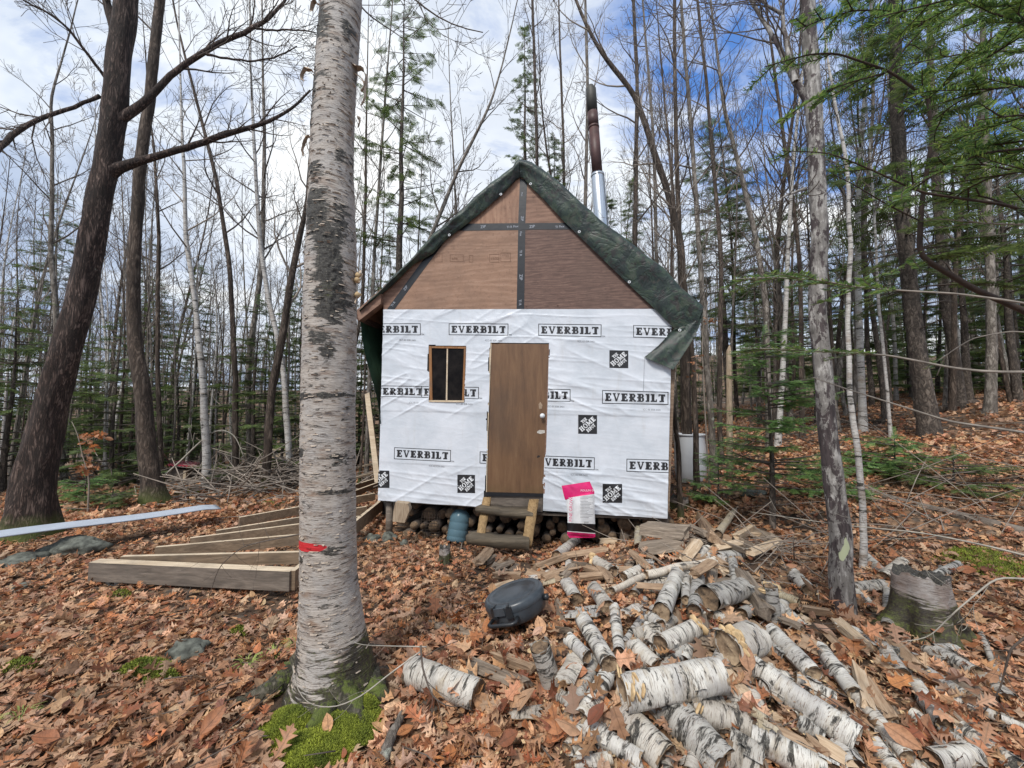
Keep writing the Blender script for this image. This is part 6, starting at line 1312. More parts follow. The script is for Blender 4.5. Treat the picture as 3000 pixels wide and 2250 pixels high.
# ---- water jug
m, t, b = newmat('blue_jug_plastic'); setb(t, b, (.15, .26, .32), .18, noi(t, ocoord(t), 9, 4), .3, .01, Transmission_Weight=.45, IOR=1.25); M['jug'] = m
def lathe(prof, n=28):
    mb = MB(); L = len(prof)
    for r, z in prof:
        for k in range(n): g = 2*math.pi*k/n; mb.v.append((math.cos(g)*r, math.sin(g)*r, z))
    for i in range(L-1):
        for k in range(n): k2 = (k+1) % n; mb.f.append((i*n+k, i*n+k2, (i+1)*n+k2, (i+1)*n+k)); mb.m.append(0)
    return mb
jb = gnd(1336, 1590); jb = Vector((jb.x, jb.y, thf(jb.x, jb.y)+.0)); jug = empty('water_jug', tuple(jb), 'empty blue water cooler jug leaning against the logs under the cabin', 'jug')
pr = [(.001, .004), (.09, .0), (.118, .008), (.129, .025), (.130, .06), (.127, .066), (.130, .072), (.130, .14), (.127, .146), (.130, .152), (.130, .225), (.127, .231), (.130, .237), (.130, .285), (.126, .315), (.112, .350), (.085, .378), (.05, .396), (.034, .405), (.028, .415), (.028, .44)]
o = lathe(pr, 36).build('jug_body', M['jug'], jug, keep=False); c = lathe([(.024, .43), (.033, .43), (.035, .435), (.035, .465), (.028, .472), (.001, .473)], 24).build('jug_cap', m_plain('blue_cap', (.05, .22, .42), .4, .1), jug, keep=False)
o = lathe([(.0, .008), (.11, .012), (.118, .03), (.1, .034), (0, .036)], 24).build('settled_water', m_plain('murky_water', (.05, .09, .09), .1, .1), jug, keep=False)
jug.rotation_euler = (R(-12), R(14), .4); jug.scale = (1.08, 1.08, 1.12)
# ---- steps
steps = empty('wooden_steps', tuple(gnd(1470, 1600)), 'two-tread rustic wooden steps of split logs below the door', 'steps')
def zs(x, y, D): a_, b_ = Z1(x, y); return atD(a_, b_, D)
M['stringer'] = m_wood('stringer_wood', (.13, .08, .035), (.30, .19, .085), (.40, .27, .13), 2, 5)
def tread(f, name='tread'):
    mb = MB(); n = 16; rows = []
    for i in range(n+1):
        a_ = i/n; row = []
        for (p, q) in f: v = p.lerp(q, a_)+Vector((0, 0, .006*math.sin(a_*9)+.004*math.sin(a_*23))); row.append(v)
        rows.append(row)
    K = len(f); mb.add([v for r in rows for v in r], [(i*K+j, i*K+(j+1) % K, (i+1)*K+(j+1) % K, (i+1)*K+j) for i in range(n) for j in range(K)]+[tuple(range(K)), tuple(range(n*K, n*K+K))[::-1]])
    return mb.build(name, M['plank'], steps)
Du, Dl = 4.95, 4.62
def tr(xl, xr, ytl, ytr, yfl, yfr, ybl, ybr, D, dep, bowl=.02):
    A = [zs(xl, yfl, D), zs(xl, (yfl+ybl)/2, D-.015), zs(xl+12, ybl, D), zs(xl+30, ybl-5, D+dep), zs(xl+40, ytl, D+dep)]; B_ = [zs(xr, yfr, D), zs(xr, (yfr+ybr)/2, D-.015), zs(xr, ybr, D), zs(xr, ybr-5, D+dep), zs(xr, ytr, D+dep)]
    return list(zip(A, B_))
tread(tr(868, 1243, 1387, 1407, 1404, 1447, 1448, 1490, Du, .24)); tread(tr(806, 1218, 1560, 1592, 1590, 1608, 1652, 1690, Dl, .26))
def stringer(p, q, w, th_):
    mb = MB(); d = (q-p).normalized(); s_ = Vector((1, 0, 0)); nn_ = d.cross(s_).normalized(); rows = []
    for i in range(9):
        c = p.lerp(q, i/8); rows.append([c+s_*(w*sx*(1+.06*math.sin(i*2+sx)))+nn_*(th_*sy) for sx, sy in ((-.5, -.5), (.5, -.5), (.5, .5), (-.5, .5))])
    mb.add([v for r in rows for v in r], [(i*4+j, i*4+(j+1) % 4, i*4+4+(j+1) % 4, i*4+4+j) for i in range(8) for j in range(4)]+[(3, 2, 1, 0), (32, 33, 34, 35)]); return mb.build('stringer', M['stringer'], steps)
stringer(zs(945, 1350, 5.2), zs(895, 1640, 4.72), .10, .06); stringer(zs(1248, 1365, 5.15), zs(1200, 1660, 4.68), .12, .07)
# ---- feed bag
BD = 4.85
def bz(x, y, f=0.): a_, b_ = Z1(x, y); return atD(a_, b_, BD-f)
bag = empty('feed_bag', tuple(gnd(1702, 1580)), 'white feed bag with pink top and bottom bands standing against the wrapped wall', 'bag')
yl = [(1425, 1268, 1610, 1240), (1434, 1300, 1622, 1268), (1450, 1360, 1640, 1305), (1455, 1335+12, 1640, 1320), (1460, 1400, 1642, 1380), (1466, 1450, 1642, 1440), (1466, 1510, 1645, 1518), (1464, 1548, 1645, 1562), (1464, 1585, 1646, 1600), (1480, 1606, 1636, 1604)]
def bagpt(s_, a_):
    Y = np.linspace(0, 1, len(yl)); v = [np.interp(s_, Y, [q[k] for q in yl]) for k in range(4)]; x = v[0]*(1-a_)+v[2]*a_; y = v[1]*(1-a_)+v[3]*a_
    bul = .085*math.sin(math.pi*a_)**.6*math.sin(math.pi*min(1, s_*1.1+.02))**.5*(.3+.7*s_)+.012*(float(fbm(a_*6, s_*9, 3, 77))-.4)
    return bz(x, y, bul), bul
def bagsheet(s0, s1, mat, name, inset=0., par=None, a0=0., a1=1., nn=26, mm=22):
    rows = []
    for i in range(nn+1):
        rows.append([bagpt(s0+(s1-s0)*i/nn, a0+(a1-a0)*j/mm)[0]+Vector((0, -inset, 0)) for j in range(mm+1)])
    return link(name, gridmesh(name, np.array([[tuple(v) for v in r] for r in rows]), mat), par or bag)
M['pink'] = m_plain('pink_bag_print', (.62, .015, .14), .35, .15, 8, .3); M['bagw'] = m_plain('white_bag_plastic', (.70, .71, .72), .35, .1, 7, .6); M['bagk'] = m_plain('black_bag_print', (.012, .012, .014), .3, .3, 9, .5)
def ysol(y, x=1550):   # height in sheet coordinates from a zoomed y at mid width
    ss = np.linspace(0, 1, 400); yy = [np.interp(s_, np.linspace(0, 1, len(yl)), [(q[1]+q[3])/2 for q in yl]) for s_ in ss]; return float(np.interp(y, yy, ss))
s1, s2, s3 = ysol(1334), ysol(1512), ysol(1570)
bagsheet(0, s1, M['pink'], 'pink_top'); bagsheet(s1, s2, M['bagw'], 'white_face', nn=50); bagsheet(s2, s3-.008, M['bagk'], 'black_band'); bagsheet(s3-.008, s3+.008, M['bagw'], 'white_line', nn=3); bagsheet(s3+.008, 1, M['pink'], 'pink_bottom')
rows = [[tuple(bz(*(np.array((q[0], q[1]))*(1-a_)+np.array((q[2], q[3]))*a_), -.10*math.sin(math.pi*a_)**.6*(i/len(yl)+.1))) for a_ in np.linspace(0, 1, 10)] for i, q in enumerate(yl)]; link('bag_back', gridmesh('bag_back', np.array(rows), M['bagw']), bag)
def bagtext(s, x, y, h, mat, ang=0.):
    a_, b_ = Z1(x, y); p = atD(a_, b_, BD-.10); text3('bag_lettering', s, p, (math.cos(ang), 0, math.sin(ang)), (-math.sin(ang), 0, math.cos(ang)), h, mat, bag, Vector((0, -1, 0)))
bagtext('POULIN GRAIN', 1550, 1305, .034, M['whiteink'], .02); bagtext('FINE GROWER', 1494, 1500, .052, M['pink'], 1.53)
mb = MB()
for k in range(15):
    y = 1340+k*9.5; w = RG.uniform(40, 75) if k % 4 else 82; x0 = 1548; p, q = Z1(x0, y), Z1(x0+w, y); h = 1.1
    mb.add([atD(p[0], p[1]+h, BD-.098), atD(q[0], q[1]+h, BD-.098), atD(q[0], q[1], BD-.098), atD(p[0], p[1], BD-.098)], [(0, 1, 2, 3)])
for k in range(12):
    x = 1572+k*2.6; p = Z1(x, 1500); q = Z1(x+1.5, 1512); mb.add([atD(p[0], q[1], BD-.1), atD(q[0], q[1], BD-.1), atD(q[0], p[1], BD-.1), atD(p[0], p[1], BD-.1)], [(0, 1, 2, 3)])
mb.build('fine_print', M['greyink'], bag, False)
# ---- round black case
cb = gnd(1535, 1872); case = empty('round_case', (cb.x, cb.y, 0), 'round dark grey plastic case lying tilted on the leaves with its handle toward the camera', 'case')
def case_parts():
    r = .215; h = .15; N = 56
    m1, t1, b1 = newmat('dark_grey_case'); v = ocoord(t1); n = noi(t1, v, 12, 5); setb(t1, b1, ramp(t1, n, [(.35, (.028, .035, .042)), (.7, (.055, .066, .078))]), .36, noi(t1, v, 120, 3), .08, .002); M['case'] = m1
    body = lathe([(.001, 0), (.19, 0), (.205, .012), (.213, .05), (.216, .092)], N).build('case_body', M['case'], case, keep=False)
    lid = lathe([(.219, .092), (.221, .100), (.219, .135), (.205, .148), (.19, .152), (.186, .1485), (.150, .1485), (.147, .152), (.06, .1525), (.001, .1525)], N).build('case_lid', M['case'], case, keep=False)
    for g0 in (-.30, .22):
        mb = MB(); Rm = Matrix.Rotation(g0, 3, 'Z'); mb.box(Rm @ Vector((.222, 0, .105)), (.018, .045, .07), Rm); mb.box(Rm @ Vector((.212, 0, .147)), (.05, .014, .012), Rm); mb.build('latch', M['black'], case, False, keep=False)
    mb = MB(); mb.box((.222, -.02, .118), (.012, .08, .05)); mb.build('latch_plate', M['case'], case, False, keep=False)
    mb = MB(); pts = [Vector((.205, -.095, .065)), Vector((.262, -.10, .06)), Vector((.275, -.075, .058)), Vector((.272, .0, .058)), Vector((.275, .075, .058)), Vector((.262, .10, .06)), Vector((.205, .095, .065))]
    mb.tube(pts, .013, 8); mb.build('handle', M['black'], case, keep=False)
    mb = MB(); mb.tube([Vector((-.02, .215, .07)), Vector((-.02, .24, .07)), Vector((-.02, .25, .07))], [.02, .024, .012], 12); mb.build('knob', M['black'], case, keep=False)
    case.location = (cb.x-.03, cb.y+.20, thf(cb.x, cb.y+.2)+.085); case.rotation_euler = (Matrix.Rotation(R(-17), 3, 'Y') @ Matrix.Rotation(R(-3), 3, 'X') @ Matrix.Rotation(R(-112), 3, 'Z')).to_euler()
case_parts()
# ---- white barrel
wb = g3(2018, 1300, 7.9); wb.x += .02; barrel = empty('barrel', tuple(wb), 'tall white plastic barrel behind the right corner of the cabin', 'barrel')
pr = [(.001, .0), (.24, .0), (.262, .03), (.285, .25), (.29, .45), (.285, .65), (.262, .86), (.262, .9)]
lathe([(r_*.98, z_) for r_, z_ in pr], 40).build('barrel_body', M['white'], barrel, keep=False)
lathe([(.262, .895), (.275, .90), (.275, .925), (.262, .93), (.252, .925), (.25, .88), (.001, .87)], 40).build('rim', M['white'], barrel, keep=False); barrel.scale = (1.05, 1.05, 1.04)
# ---- stump with moss
sp = gnd(2705, 1850); stump = empty('tree_stump', tuple(sp), 'broad cut birch stump with thick green moss around its base', 'stump')
def mkstump(loc, r, h, nm, mat, par, seed, fl=.5, sk=0.):
    nth, nz_ = 64, 40; g = np.linspace(0, 2*np.pi, nth, endpoint=False)[None]; z = np.linspace(-.08, h, nz_)[:, None]; q = np.exp(-np.maximum(z, 0)/(h*.33)); rr_ = r*(1+fl*q*(1+.45*np.sin(4*g+seed)+.3*np.sin(7*g+2*seed))*.75+.05*np.sin(2*g+seed))+.012*(fbm(g*5, z*30, 3, seed)-.4)
    top = z+0*g+np.where(z > h*.98, .02*np.sin(3*g+seed)+.09*(fbm(g*4, z*0+seed, 4, seed)-.45), 0)
    P = np.stack([loc[0]+rr_*np.cos(g)+sk*z, loc[1]+rr_*np.sin(g), loc[2]+top], -1)
    for f, dz in ((.95, 0), (.8, -.015), (.4, -.02), (.02, -.01)):
        e_ = P[nz_-1].copy(); e_[:, 0] = loc[0]+sk*h+(e_[:, 0]-loc[0]-sk*h)*f; e_[:, 1] = loc[1]+(e_[:, 1]-loc[1])*f; e_[:, 2] += dz+.012*fbm(np.arange(nth)*.5, f*9, 2, seed); P = np.concatenate([P, e_[None]])
    mo = np.clip(1.9*sst(h*.92, h*.35, z+0*g)*(.8+.4*np.sin(g)), 0, 1); mo = np.concatenate([mo, np.zeros((4, nth))]); dk = np.concatenate([np.zeros((nz_, nth))+.25*(z > h*.9), np.ones((4, nth))*1.3])
    return link(nm, gridmesh(nm, P, mat, closed=True, att={'dark': dk.ravel(), 'moss': mo.ravel(), 'red': np.zeros(dk.size)}), par)
M['stump'] = m_birch('stump_bark', 2, (.22, .18, .16), (.14, .10, .08), 2.4, .60, moss=True, aged=.7)
mkstump(sp, .14, .40, 'stump_body', M['stump'], stump, 3, 1.05, .0)
s2_ = gnd(1303, 1650); tag(mkstump(s2_, .055, .17, 'small_stump', M['stump'], None, 6, .6), 'small splintered mossy stump in front of the water jug', 'stump')
for px, py, r_, h_, lb in [(1990, 1490, .12, .16, 'mossy dark stump beside the right corner of the cabin')]:
    q_ = gnd(px, py); tag(mkstump(q_, r_, h_, 'mossy_stump', M['stump'], None, 9, .8), lb, 'stump')
# ---- lumber frame (joists on blocks)
ZT = .22
fr = empty('joist_frame', tuple(atZ(560, 1660, 0)), 'low unfinished frame of long wooden joists lying left of the big birch', 'frame')
def joist(a_, b_, hgt, th_, mat, name='joist', z0=ZT, z1=ZT):
    p, q = atZ(*a_, z0), atZ(*b_, z1); d = (q-p); d.z = 0; d.normalize(); s_ = Vector((-d.y, d.x, 0))*th_; dn = Vector((0, 0, -hgt))
    if s_.y < 0: s_ = -s_
    mb = MB(); mb.hexa([p+dn, q+dn, q+dn+s_, p+s_+dn, p, q, q+s_, p+s_]); o = mb.build(name, mat, fr, False); return o
M['lumbershade'] = m_wood('shaded_joist_wood', (.10, .068, .042), (.20, .14, .09), (.30, .215, .14), 0, 2.5)  # joist sides: their shading is put into a darker wood colour
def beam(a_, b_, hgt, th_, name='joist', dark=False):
    o = joist(a_, b_, hgt, th_, M['lumberdark'] if dark else M['lumbershade'], name); o.data.materials.append(M['lumber']); o.data.polygons[1].material_index = 1; return o  # top face gets the paler lumber, so the light from above is painted in
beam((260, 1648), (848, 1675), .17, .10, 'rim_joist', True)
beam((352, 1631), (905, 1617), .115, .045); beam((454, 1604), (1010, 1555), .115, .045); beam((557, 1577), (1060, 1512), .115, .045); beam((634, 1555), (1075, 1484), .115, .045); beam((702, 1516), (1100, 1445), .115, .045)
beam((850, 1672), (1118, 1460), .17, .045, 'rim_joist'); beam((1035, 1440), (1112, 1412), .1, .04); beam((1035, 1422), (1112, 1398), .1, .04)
def block(px, py, w, h, d, lb, rot=.1):
    g = gnd(px, py); mb = MB(); Rm = Matrix.Rotation(rot, 3, 'Z'); c_ = Vector((g.x, g.y+d/2, thf(g.x, g.y)+h/2-.03))
    mb.box(c_+Rm @ Vector((-w*.39, 0, 0)), (w*.22, d, h), Rm); mb.box(c_+Rm @ Vector((w*.39, 0, 0)), (w*.22, d, h), Rm); mb.box(c_, (w*.2, d, h-.006), Rm); mb.box(c_+Vector((0, 0, -h*.4)), (w*.95, d-.01, h*.18), Rm); mb.box(c_+Rm @ Vector((0, d*.4, 0)), (w*.6, d*.18, h-.01), Rm)
    o = mb.build('concrete_block', M['concrete'], None, False); bv = o.modifiers.new('b', 'BEVEL'); bv.width = .008; bv.segments = 2; return tag(o, lb, 'block')
block(310, 1716, .2, .17, .18, 'grey concrete block under the left front end of the joist frame'); block(728, 1530, .13, .09, .1, 'left of two small concrete blocks at the back of the joist frame'); block(757, 1527, .13, .09, .1, 'right of two small concrete blocks at the back of the joist frame', -.1)
# ---- long pale panel on rocks
pn_ = MB(); A0, A1, B1, B0 = atZ(-160, 1598, .33), atZ(648, 1486, .24), atZ(632, 1475, .245), atZ(-160, 1578, .345)
n = 40; rows = []
for i in range(n+1):
    a_ = i/n; p, q = A0.lerp(A1, a_), B0.lerp(B1, a_); q = p+(q-p).normalized()*.62 if False else q; row = []
    for j in range(17): f = j/16; row.append(tuple(p.lerp(q, f)+Vector((0, 0, .012*abs(math.sin(f*math.pi*4))+.01*math.sin(a_*7)-(.03*(a_-.92)/.08 if a_ > .92 else 0)))))
    rows.append(row)
pan = link('metal_panel', gridmesh('metal_panel', np.array(rows), m_plain('pale_sheet_metal', (.40, .44, .50), .4, .08, 5, .1))); pan.modifiers.new('s', 'SOLIDIFY').thickness = -.012
tag(pan, 'long pale sheet metal panel lying on rocks at the left', 'panel')
def rock(px, py, sx, sy, sz, lb, seed, lift=0., name='rock', mat='rock'):
    g = gnd(px, py); nt_, nz_ = 40, 24; th_ = np.linspace(0, 2*np.pi, nt_, endpoint=False)[None]; ph = np.linspace(.02, np.pi-.02, nz_)[:, None]; X = np.sin(ph)*np.cos(th_); Y = np.sin(ph)*np.sin(th_); Z = np.cos(ph)+0*th_
    f = np.zeros_like(X)
    for i in range(nz_):
        for j in range(nt_): v = Vector((X[i, j]*1.1+seed*3, Y[i, j]*1.1, Z[i, j]*1.1)); f[i, j] = 1+.45*mnoise.noise(v*1.3)+.12*mnoise.noise(v*4)+.04*mnoise.noise(v*11)
    P = np.stack([g.x+X*f*sx, g.y+sy*.6+Y*f*sy, thf(g.x, g.y)+lift+Z*f*sz], -1)[::-1]; return tag(link(name, gridmesh(name, P, M[mat], closed=True)), lb, 'rock')
rock(185, 1632, .30, .18, .11, 'pale lichened rock holding up the long metal panel', 1, .06); rock(10, 1665, .2, .2, .09, 'dark rock under the panel at the left edge', 4, .0)
rock(525, 1935, .12, .09, .07, 'grey green boulder among moss in the left foreground', 2, .02); rock(1085, 1590, .11, .1, .07, 'grey rock at the left foot of the cabin', 3, .02); rock(1135, 1588, .1, .1, .08, 'second grey rock under the cabin corner', 6, .02); rock(1180, 1600, .07, .07, .05, 'small grey stone in front of the corner rocks', 8, .01)
rock(2215, 1455, .2, .12, .07, 'pale stone half hidden under the young fir', 5, .02); rock(50, 1730, .15, .1, .03, 'flat dark stone in the leaves at the far left', 7, .0)
# ---- red topped box and far shed
def redbox():
    D = 9.0; g = g3(535, 1300, D); e = empty('storage_box', tuple(g), 'low grey wooden box with a red corrugated metal lid near the tall brown trunk', 'box')
    def q(x, y, d=0): return atD(x, y, D+d)
    mb = MB(); a_, b_, c_, d_ = q(497, 1372), q(547, 1378), q(590, 1362, 1.0), q(512, 1362, 1.0)
    f = lambda p: Vector((p.x, p.y, thf(p.x, p.y)-.1)); mb.hexa([f(a_), f(b_), f(c_), f(d_), a_, b_, c_, d_]); mb.build('box_wall', M['lumberdark'], e, False)
    for p in (b_, c_): m2 = MB(); m2.box((p.x, p.y-.03, (p.z+f(p).z)/2), (.06, .05, p.z-f(p).z)); m2.build('corner_post', M['lumber'], e, False)
    m2 = MB(); m2.hexa([q(545, 1374, -.03), q(593, 1361, .95), q(593, 1361, 1.), q(545, 1374, .03), q(545, 1366, -.03), q(593, 1355, .95), q(593, 1355, 1.), q(545, 1366, .03)]); m2.build('lid_rail', M['lumber'], e, False)
    rows = []; A, B_, C_, D_ = q(488, 1364, -.12), q(560, 1368, -.12), q(594, 1358, 1.15), q(525, 1350, 1.15)
    for i in range(41): a = i/40; rows.append([tuple(A.lerp(B_, a).lerp(D_.lerp(C_, a), f_)+Vector((0, 0, .015*math.sin(a*2*math.pi*7)))) for f_ in np.linspace(0, 1, 5)])
    lid = link('lid', gridmesh('lid', np.array(rows), m_plain('red_corrugated_metal', (.36, .03, .055), .45, .3, 6)), e); lid.modifiers.new('s', 'SOLIDIFY').thickness = .01; M['redmetal'] = lid.data.materials[0]
    D2 = 11.5; e2 = empty('shed', tuple(g3(870, 1300, D2)), 'far low lean-to with rails and a dark red roof, partly hidden by the big birch', 'shed')
    def s(x, y, d=0): return atD(x, y, D2+d)
    m2 = MB(); m2.hexa([s(862, 1383), s(960, 1383), s(960, 1383, 1.5), s(862, 1383, 1.5), s(862, 1318), s(960, 1318), s(960, 1318, 1.5), s(862, 1318, 1.5)]); m2.build('shed_wall', M['lumberdark'], e2, False)
    m2 = MB(); m2.hexa([s(855, 1312, -.2), s(905, 1291, -.2), s(965, 1291, 1.6), s(865, 1312, 1.6), s(855, 1309, -.2), s(905, 1288, -.2), s(965, 1288, 1.6), s(865, 1309, 1.6)]); m2.build('shed_roof', M['redmetal'], e2, False)
    for y0, y1 in ((1312, 1305), (1334, 1318)): m2 = MB(); a_, b_ = s(795, y0, -.25), s(900, y1, -.25); m2.hexa([a_+Vector((0, 0, -.08)), b_+Vector((0, 0, -.08)), b_+Vector((0, .03, -.08)), a_+Vector((0, .03, -.08)), a_, b_, b_+Vector((0, .03, 0)), a_+Vector((0, .03, 0))]); m2.build('rail', M['lumber'], e2, False)
redbox()
# ---- brush piles, fallen logs, planks
def brush(px, py, n, sx, sy, h, lb, lmin=.4, lmax=1.4, r=.012, mats='twiglight', seed=3):
    g = gnd(px, py); rg_ = random.Random(seed); mb = MB()
    for k in range(n):
        p = Vector((g.x+rg_.gauss(0, sx), g.y+rg_.gauss(0, sy), 0)); hh = h*math.exp(-(((p.x-g.x)/sx)**2+((p.y-g.y)/sy)**2)/2.5); p.z = thf(p.x, p.y)+rg_.uniform(0, 1)*hh; a_ = rg_.uniform(-.5, .5)+rg_.choice((0, 3.14)) if rg_.random() < .25 else rg_.uniform(0, 6.28); L = rg_.uniform(lmin, lmax)
        d = Vector((math.cos(a_), math.sin(a_), rg_.gauss(0, .35))); q = p+d*L; q.z = max(q.z, thf(q.x, q.y)+.01); mb.tube([p, (p+q)/2+Vector((0, 0, rg_.gauss(0, .03))), q], [r*rg_.uniform(.5, 1.3), r*.8, r*.4], 5)
    return tag(mb.build('brush_pile', M[mats]), lb, kind='stuff')
brush(800, 1425, 420, 1.0, .7, .62, 'brush pile', seed=3, r=.015); brush(640, 1400, 90, 1.2, .5, .15, '', seed=5); brush(350, 1400, 120, 1.4, .5, .22, '', seed=6, r=.02); brush(2250, 1640, 90, .5, .4, .12, '', .3, .8, .006, seed=8); brush(2850, 1500, 70, 1., .6, .1, '', .5, 1.6, .006, seed=9); brush(2350, 1280, 90, 1.6, 1.2, .15, '', .5, 1.8, .012, 'twig', seed=10)
def fallen(pts, r0, r1, lb, mat='brown', lift=.02, name='fallen_log', cat='log', n=10):
    q = [gnd(x, y, lift) for x, y in pts]; C = cr([tuple(v) for v in q], 14); mb = MB(); mb.tube([Vector(c) for c in C], list(np.linspace(r0, r1, 14)), n, jit=lambda i, g: 1+.08*math.sin(2*g+i)); return tag(mb.build(name, M[mat]), lb, cat)
fallen([(2340, 1388), (2500, 1430), (2680, 1480), (2850, 1520), (3010, 1560)], .05, .045, 'long dark fallen log crossing the leafy slope at the right', 'lumberdark'); fallen([(2450, 1243), (2560, 1236), (2600, 1240)], .09, .07, 'mossy fallen log far up the slope behind the thin birch')
fallen([(2010, 1185), (2150, 1180), (2290, 1165)], .08, .07, 'fallen grey log behind the barrel', 'grey'); fallen([(2760, 1205), (2800, 1190), (2860, 1180)], .14, .1, 'dark rotten log on the slope beyond the thick fir trunk', 'brown')
fallen([(400, 1405), (330, 1440), (250, 1470)], .05, .04, 'rotting log left of the tall brown trunk base', 'brown'); fallen([(1120, 2225), (1150, 2150), (1180, 2090)], .03, .018, 'bent grey root stick right of the bright moss', 'grey', .03, 'stick', 'stick')
# leaning boards left of the cabin
mb = MB(); a_, b_ = H(1076, 1155, -.25), H(1108, 1310, -.1); mb.hexa([b_+Vector((-.04, 0, -.5)), b_+Vector((.04, 0, -.5)), b_+Vector((.04, .04, -.5)), b_+Vector((-.04, .04, -.5)), a_+Vector((-.04, 0, 0)), a_+Vector((.03, 0, .03)), a_+Vector((.03, .04, .03)), a_+Vector((-.04, .04, 0))]); tag(mb.build('leaning_board', M['lumber'], None, False), 'tan board leaning upright against the left side of the cabin', 'board')
for i, (p_, q_, z0, z1, lb) in enumerate([((1035, 1370), (1110, 1353), .35, .4, 'upper bare board lying between the big birch and the cabin'), ((1030, 1400), (1110, 1380), .28, .32, 'lower bare board lying between the big birch and the cabin')]):
    a_, b_ = atZ(*p_, z0), atZ(*q_, z1); mb = MB(); u1 = Vector((0, .1, 0)); dz = Vector((0, 0, -.04)); mb.hexa([a_+dz, b_+dz, b_+dz+u1, a_+dz+u1, a_, b_, b_+u1, a_+u1]); tag(mb.build('board', M['lumber'], None, False), lb, 'board')
# arching pale branch, twigs near the camera
def twig(pts, D, r0, r1, lb, mat='twig', kids=6, kl=.3, name='twig'):
    C = cr([tuple(atD(x, y, d)) for (x, y), d in zip(pts, D)], 22); mb = MB(); mb.tube([Vector(c) for c in C], list(np.linspace(r0, r1, 22)), 6)
    if kids: crown_on(mb, RG, C, list(np.linspace(r0, r1, 22)), .25, kids, kl, lev0=2, kids=2, rmin=r1*.7)
    return tag(mb.build(name, M[mat]), lb, 'twig')
M['lightbark'] = m_plain('light_branch', (.34, .31, .26), .8, .3, 12)
twig([(478, 1396), (520, 1360), (570, 1310), (615, 1270), (650, 1255), (690, 1275), (715, 1340)], [8.4]*7, .022, .008, 'long pale branch arching over the red-topped box', 'lightbark', 5, .4, 'arched_branch')
twig([(1250, 1895), (1150, 1893), (1060, 1890), (1000, 1870), (970, 1835)], [2.25, 2.2, 2.1, 2.05, 2.03], .0035, .0012, 'thin bare shoot crossing the foot of the big birch at the right', 'lightbark', 3, .12)
twig([(1230, 1910), (1140, 1975), (1060, 2040), (980, 2075), (900, 2065), (865, 2010), (857, 1950)], [2.1, 2.05, 1.95, 1.9, 1.9, 1.92, 1.95], .004, .0012, 'bare curved shoot arching low in front of the big birch roots', 'lightbark', 9, .13)
twig([(1232, 1890), (1238, 1960), (1265, 2040), (1310, 2070), (1360, 2068)], [2.15, 2.1, 2.05, 2.05, 2.1], .006, .0015, 'drooping brown vine over the lone birch log', 'twig', 9, .16)
twig([(905, 1560), (800, 1580), (710, 1600), (640, 1660), (600, 1790)], [2.9, 2.95, 3., 3.05, 3.1], .006, .0014, 'fallen forked twig resting across the joist frame', 'twig', 12, .28)
twig([(3050, 1640), (2900, 1600), (2700, 1560), (2480, 1540), (2200, 1500)], [2.4, 2.6, 2.9, 3.2, 3.5], .007, .002, 'long grey branch sweeping in from the right edge over the stump', 'lightbark', 10, .35)
twig([(3050, 1700), (2920, 1690), (2800, 1790), (2720, 1870), (2640, 1880)], [2.2, 2.25, 2.3, 2.35, 2.4], .006, .002, 'bent twig in front of the mossy stump', 'lightbark', 7, .3)
twig([(3040, 1840), (2960, 1900), (2930, 2020), (2880, 2090)], [2.0, 2.05, 2.1, 2.15], .006, .002, 'brown twig at the right edge below the stump', 'twig', 8, .25)
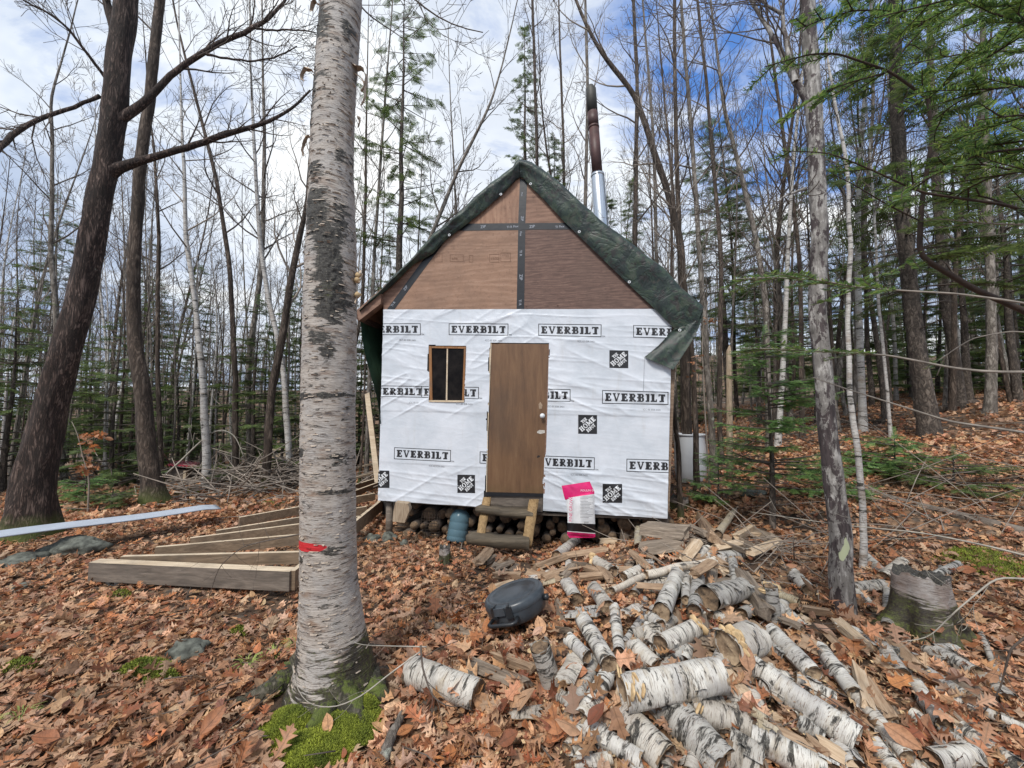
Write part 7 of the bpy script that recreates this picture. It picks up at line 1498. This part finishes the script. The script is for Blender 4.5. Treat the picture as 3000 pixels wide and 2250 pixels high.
# sapling with orange dead leaves
lp = [(272, 1455), (262, 1400), (240, 1330), (228, 1270), (210, 1235)]; D_ = 6.3; g = g3(272, 1300, D_); e = empty('oak_sapling', tuple(g), 'thin sapling still holding orange dead leaves between the dark trunks', 'sapling')
C = cr([tuple(g)]+[tuple(atD(x, y, D_)) for x, y in lp[1:]], 16); mb = MB(); mb.tube([Vector(c) for c in C], list(np.linspace(.014, .004, 16)), 6); mb.build('stem', M['twiglight'], e)
def leafcluster(cent, n, sp_, D_, par, colr=((.55, .20, .07), (.42, .15, .05)), s=.1):
    P = []; 
    for k in range(n): cx0, cy0 = cent[k % len(cent)]; P.append(tuple(atD(cx0+RG.gauss(0, sp_), cy0+RG.gauss(0, sp_*.6), D_+RG.gauss(0, .08))))
    P = np.array(P); d = rng.normal(0, 1, (n, 3)); d[:, 2] = -abs(d[:, 2])*.5; col = np.array(colr[0])*rng.random((n, 1))+np.array(colr[1])*rng.random((n, 1))
    me = scatter('leaves', T_near, rng.integers(0, 5, n), P, frames(d, rng.uniform(0, 6, n)), rng.uniform(.7, 1.2, n)*s, np.clip(col, 0, 1), M['leaf']); return link('leaves', me, par)
leafcluster([(240, 1275), (258, 1272), (290, 1275), (250, 1300), (280, 1305), (265, 1325), (235, 1365), (255, 1362), (272, 1368), (243, 1375), (298, 1270)], 66, 9, D_, e)
for j, (a_, b_) in enumerate([((255, 1380), (240, 1360)), ((245, 1340), (275, 1320)), ((235, 1300), (290, 1275)), ((230, 1285), (245, 1270))]):
    mb = MB(); mb.tube([atD(*a_, D_), atD(*b_, D_)], .005, 4); mb.build('side_twig', M['twiglight'], e)
# beech leaves beside the tarp corner
g = g3(2075, 1300, 6.6); e = empty('beech_sapling', tuple(g), 'slim sapling with a few orange leaves beside the right tip of the tarp', 'sapling'); C = cr([tuple(g), tuple(atD(2062, 1150, 6.6)), tuple(atD(2055, 950, 6.6)), tuple(atD(2075, 880, 6.6))], 14); mb = MB(); mb.tube([Vector(c) for c in C], list(np.linspace(.018, .005, 14)), 6); mb.build('stem', M['twiglight'], e)
leafcluster([(2068, 935), (2080, 945), (2090, 940), (2040, 1045), (2030, 1060), (2045, 1075), (2025, 1095)], 26, 8, 6.5, e, s=.07)
# remove prototypes that were never placed
for o in protos+cprotos:
    if o.name not in used:
        for ch in list(KIDS[o.name]):
            for g_ in KIDS.get(ch.name, []): bpy.data.objects.remove(g_)
            bpy.data.objects.remove(ch)
        bpy.data.objects.remove(o)
bpy.context.view_layer.update()
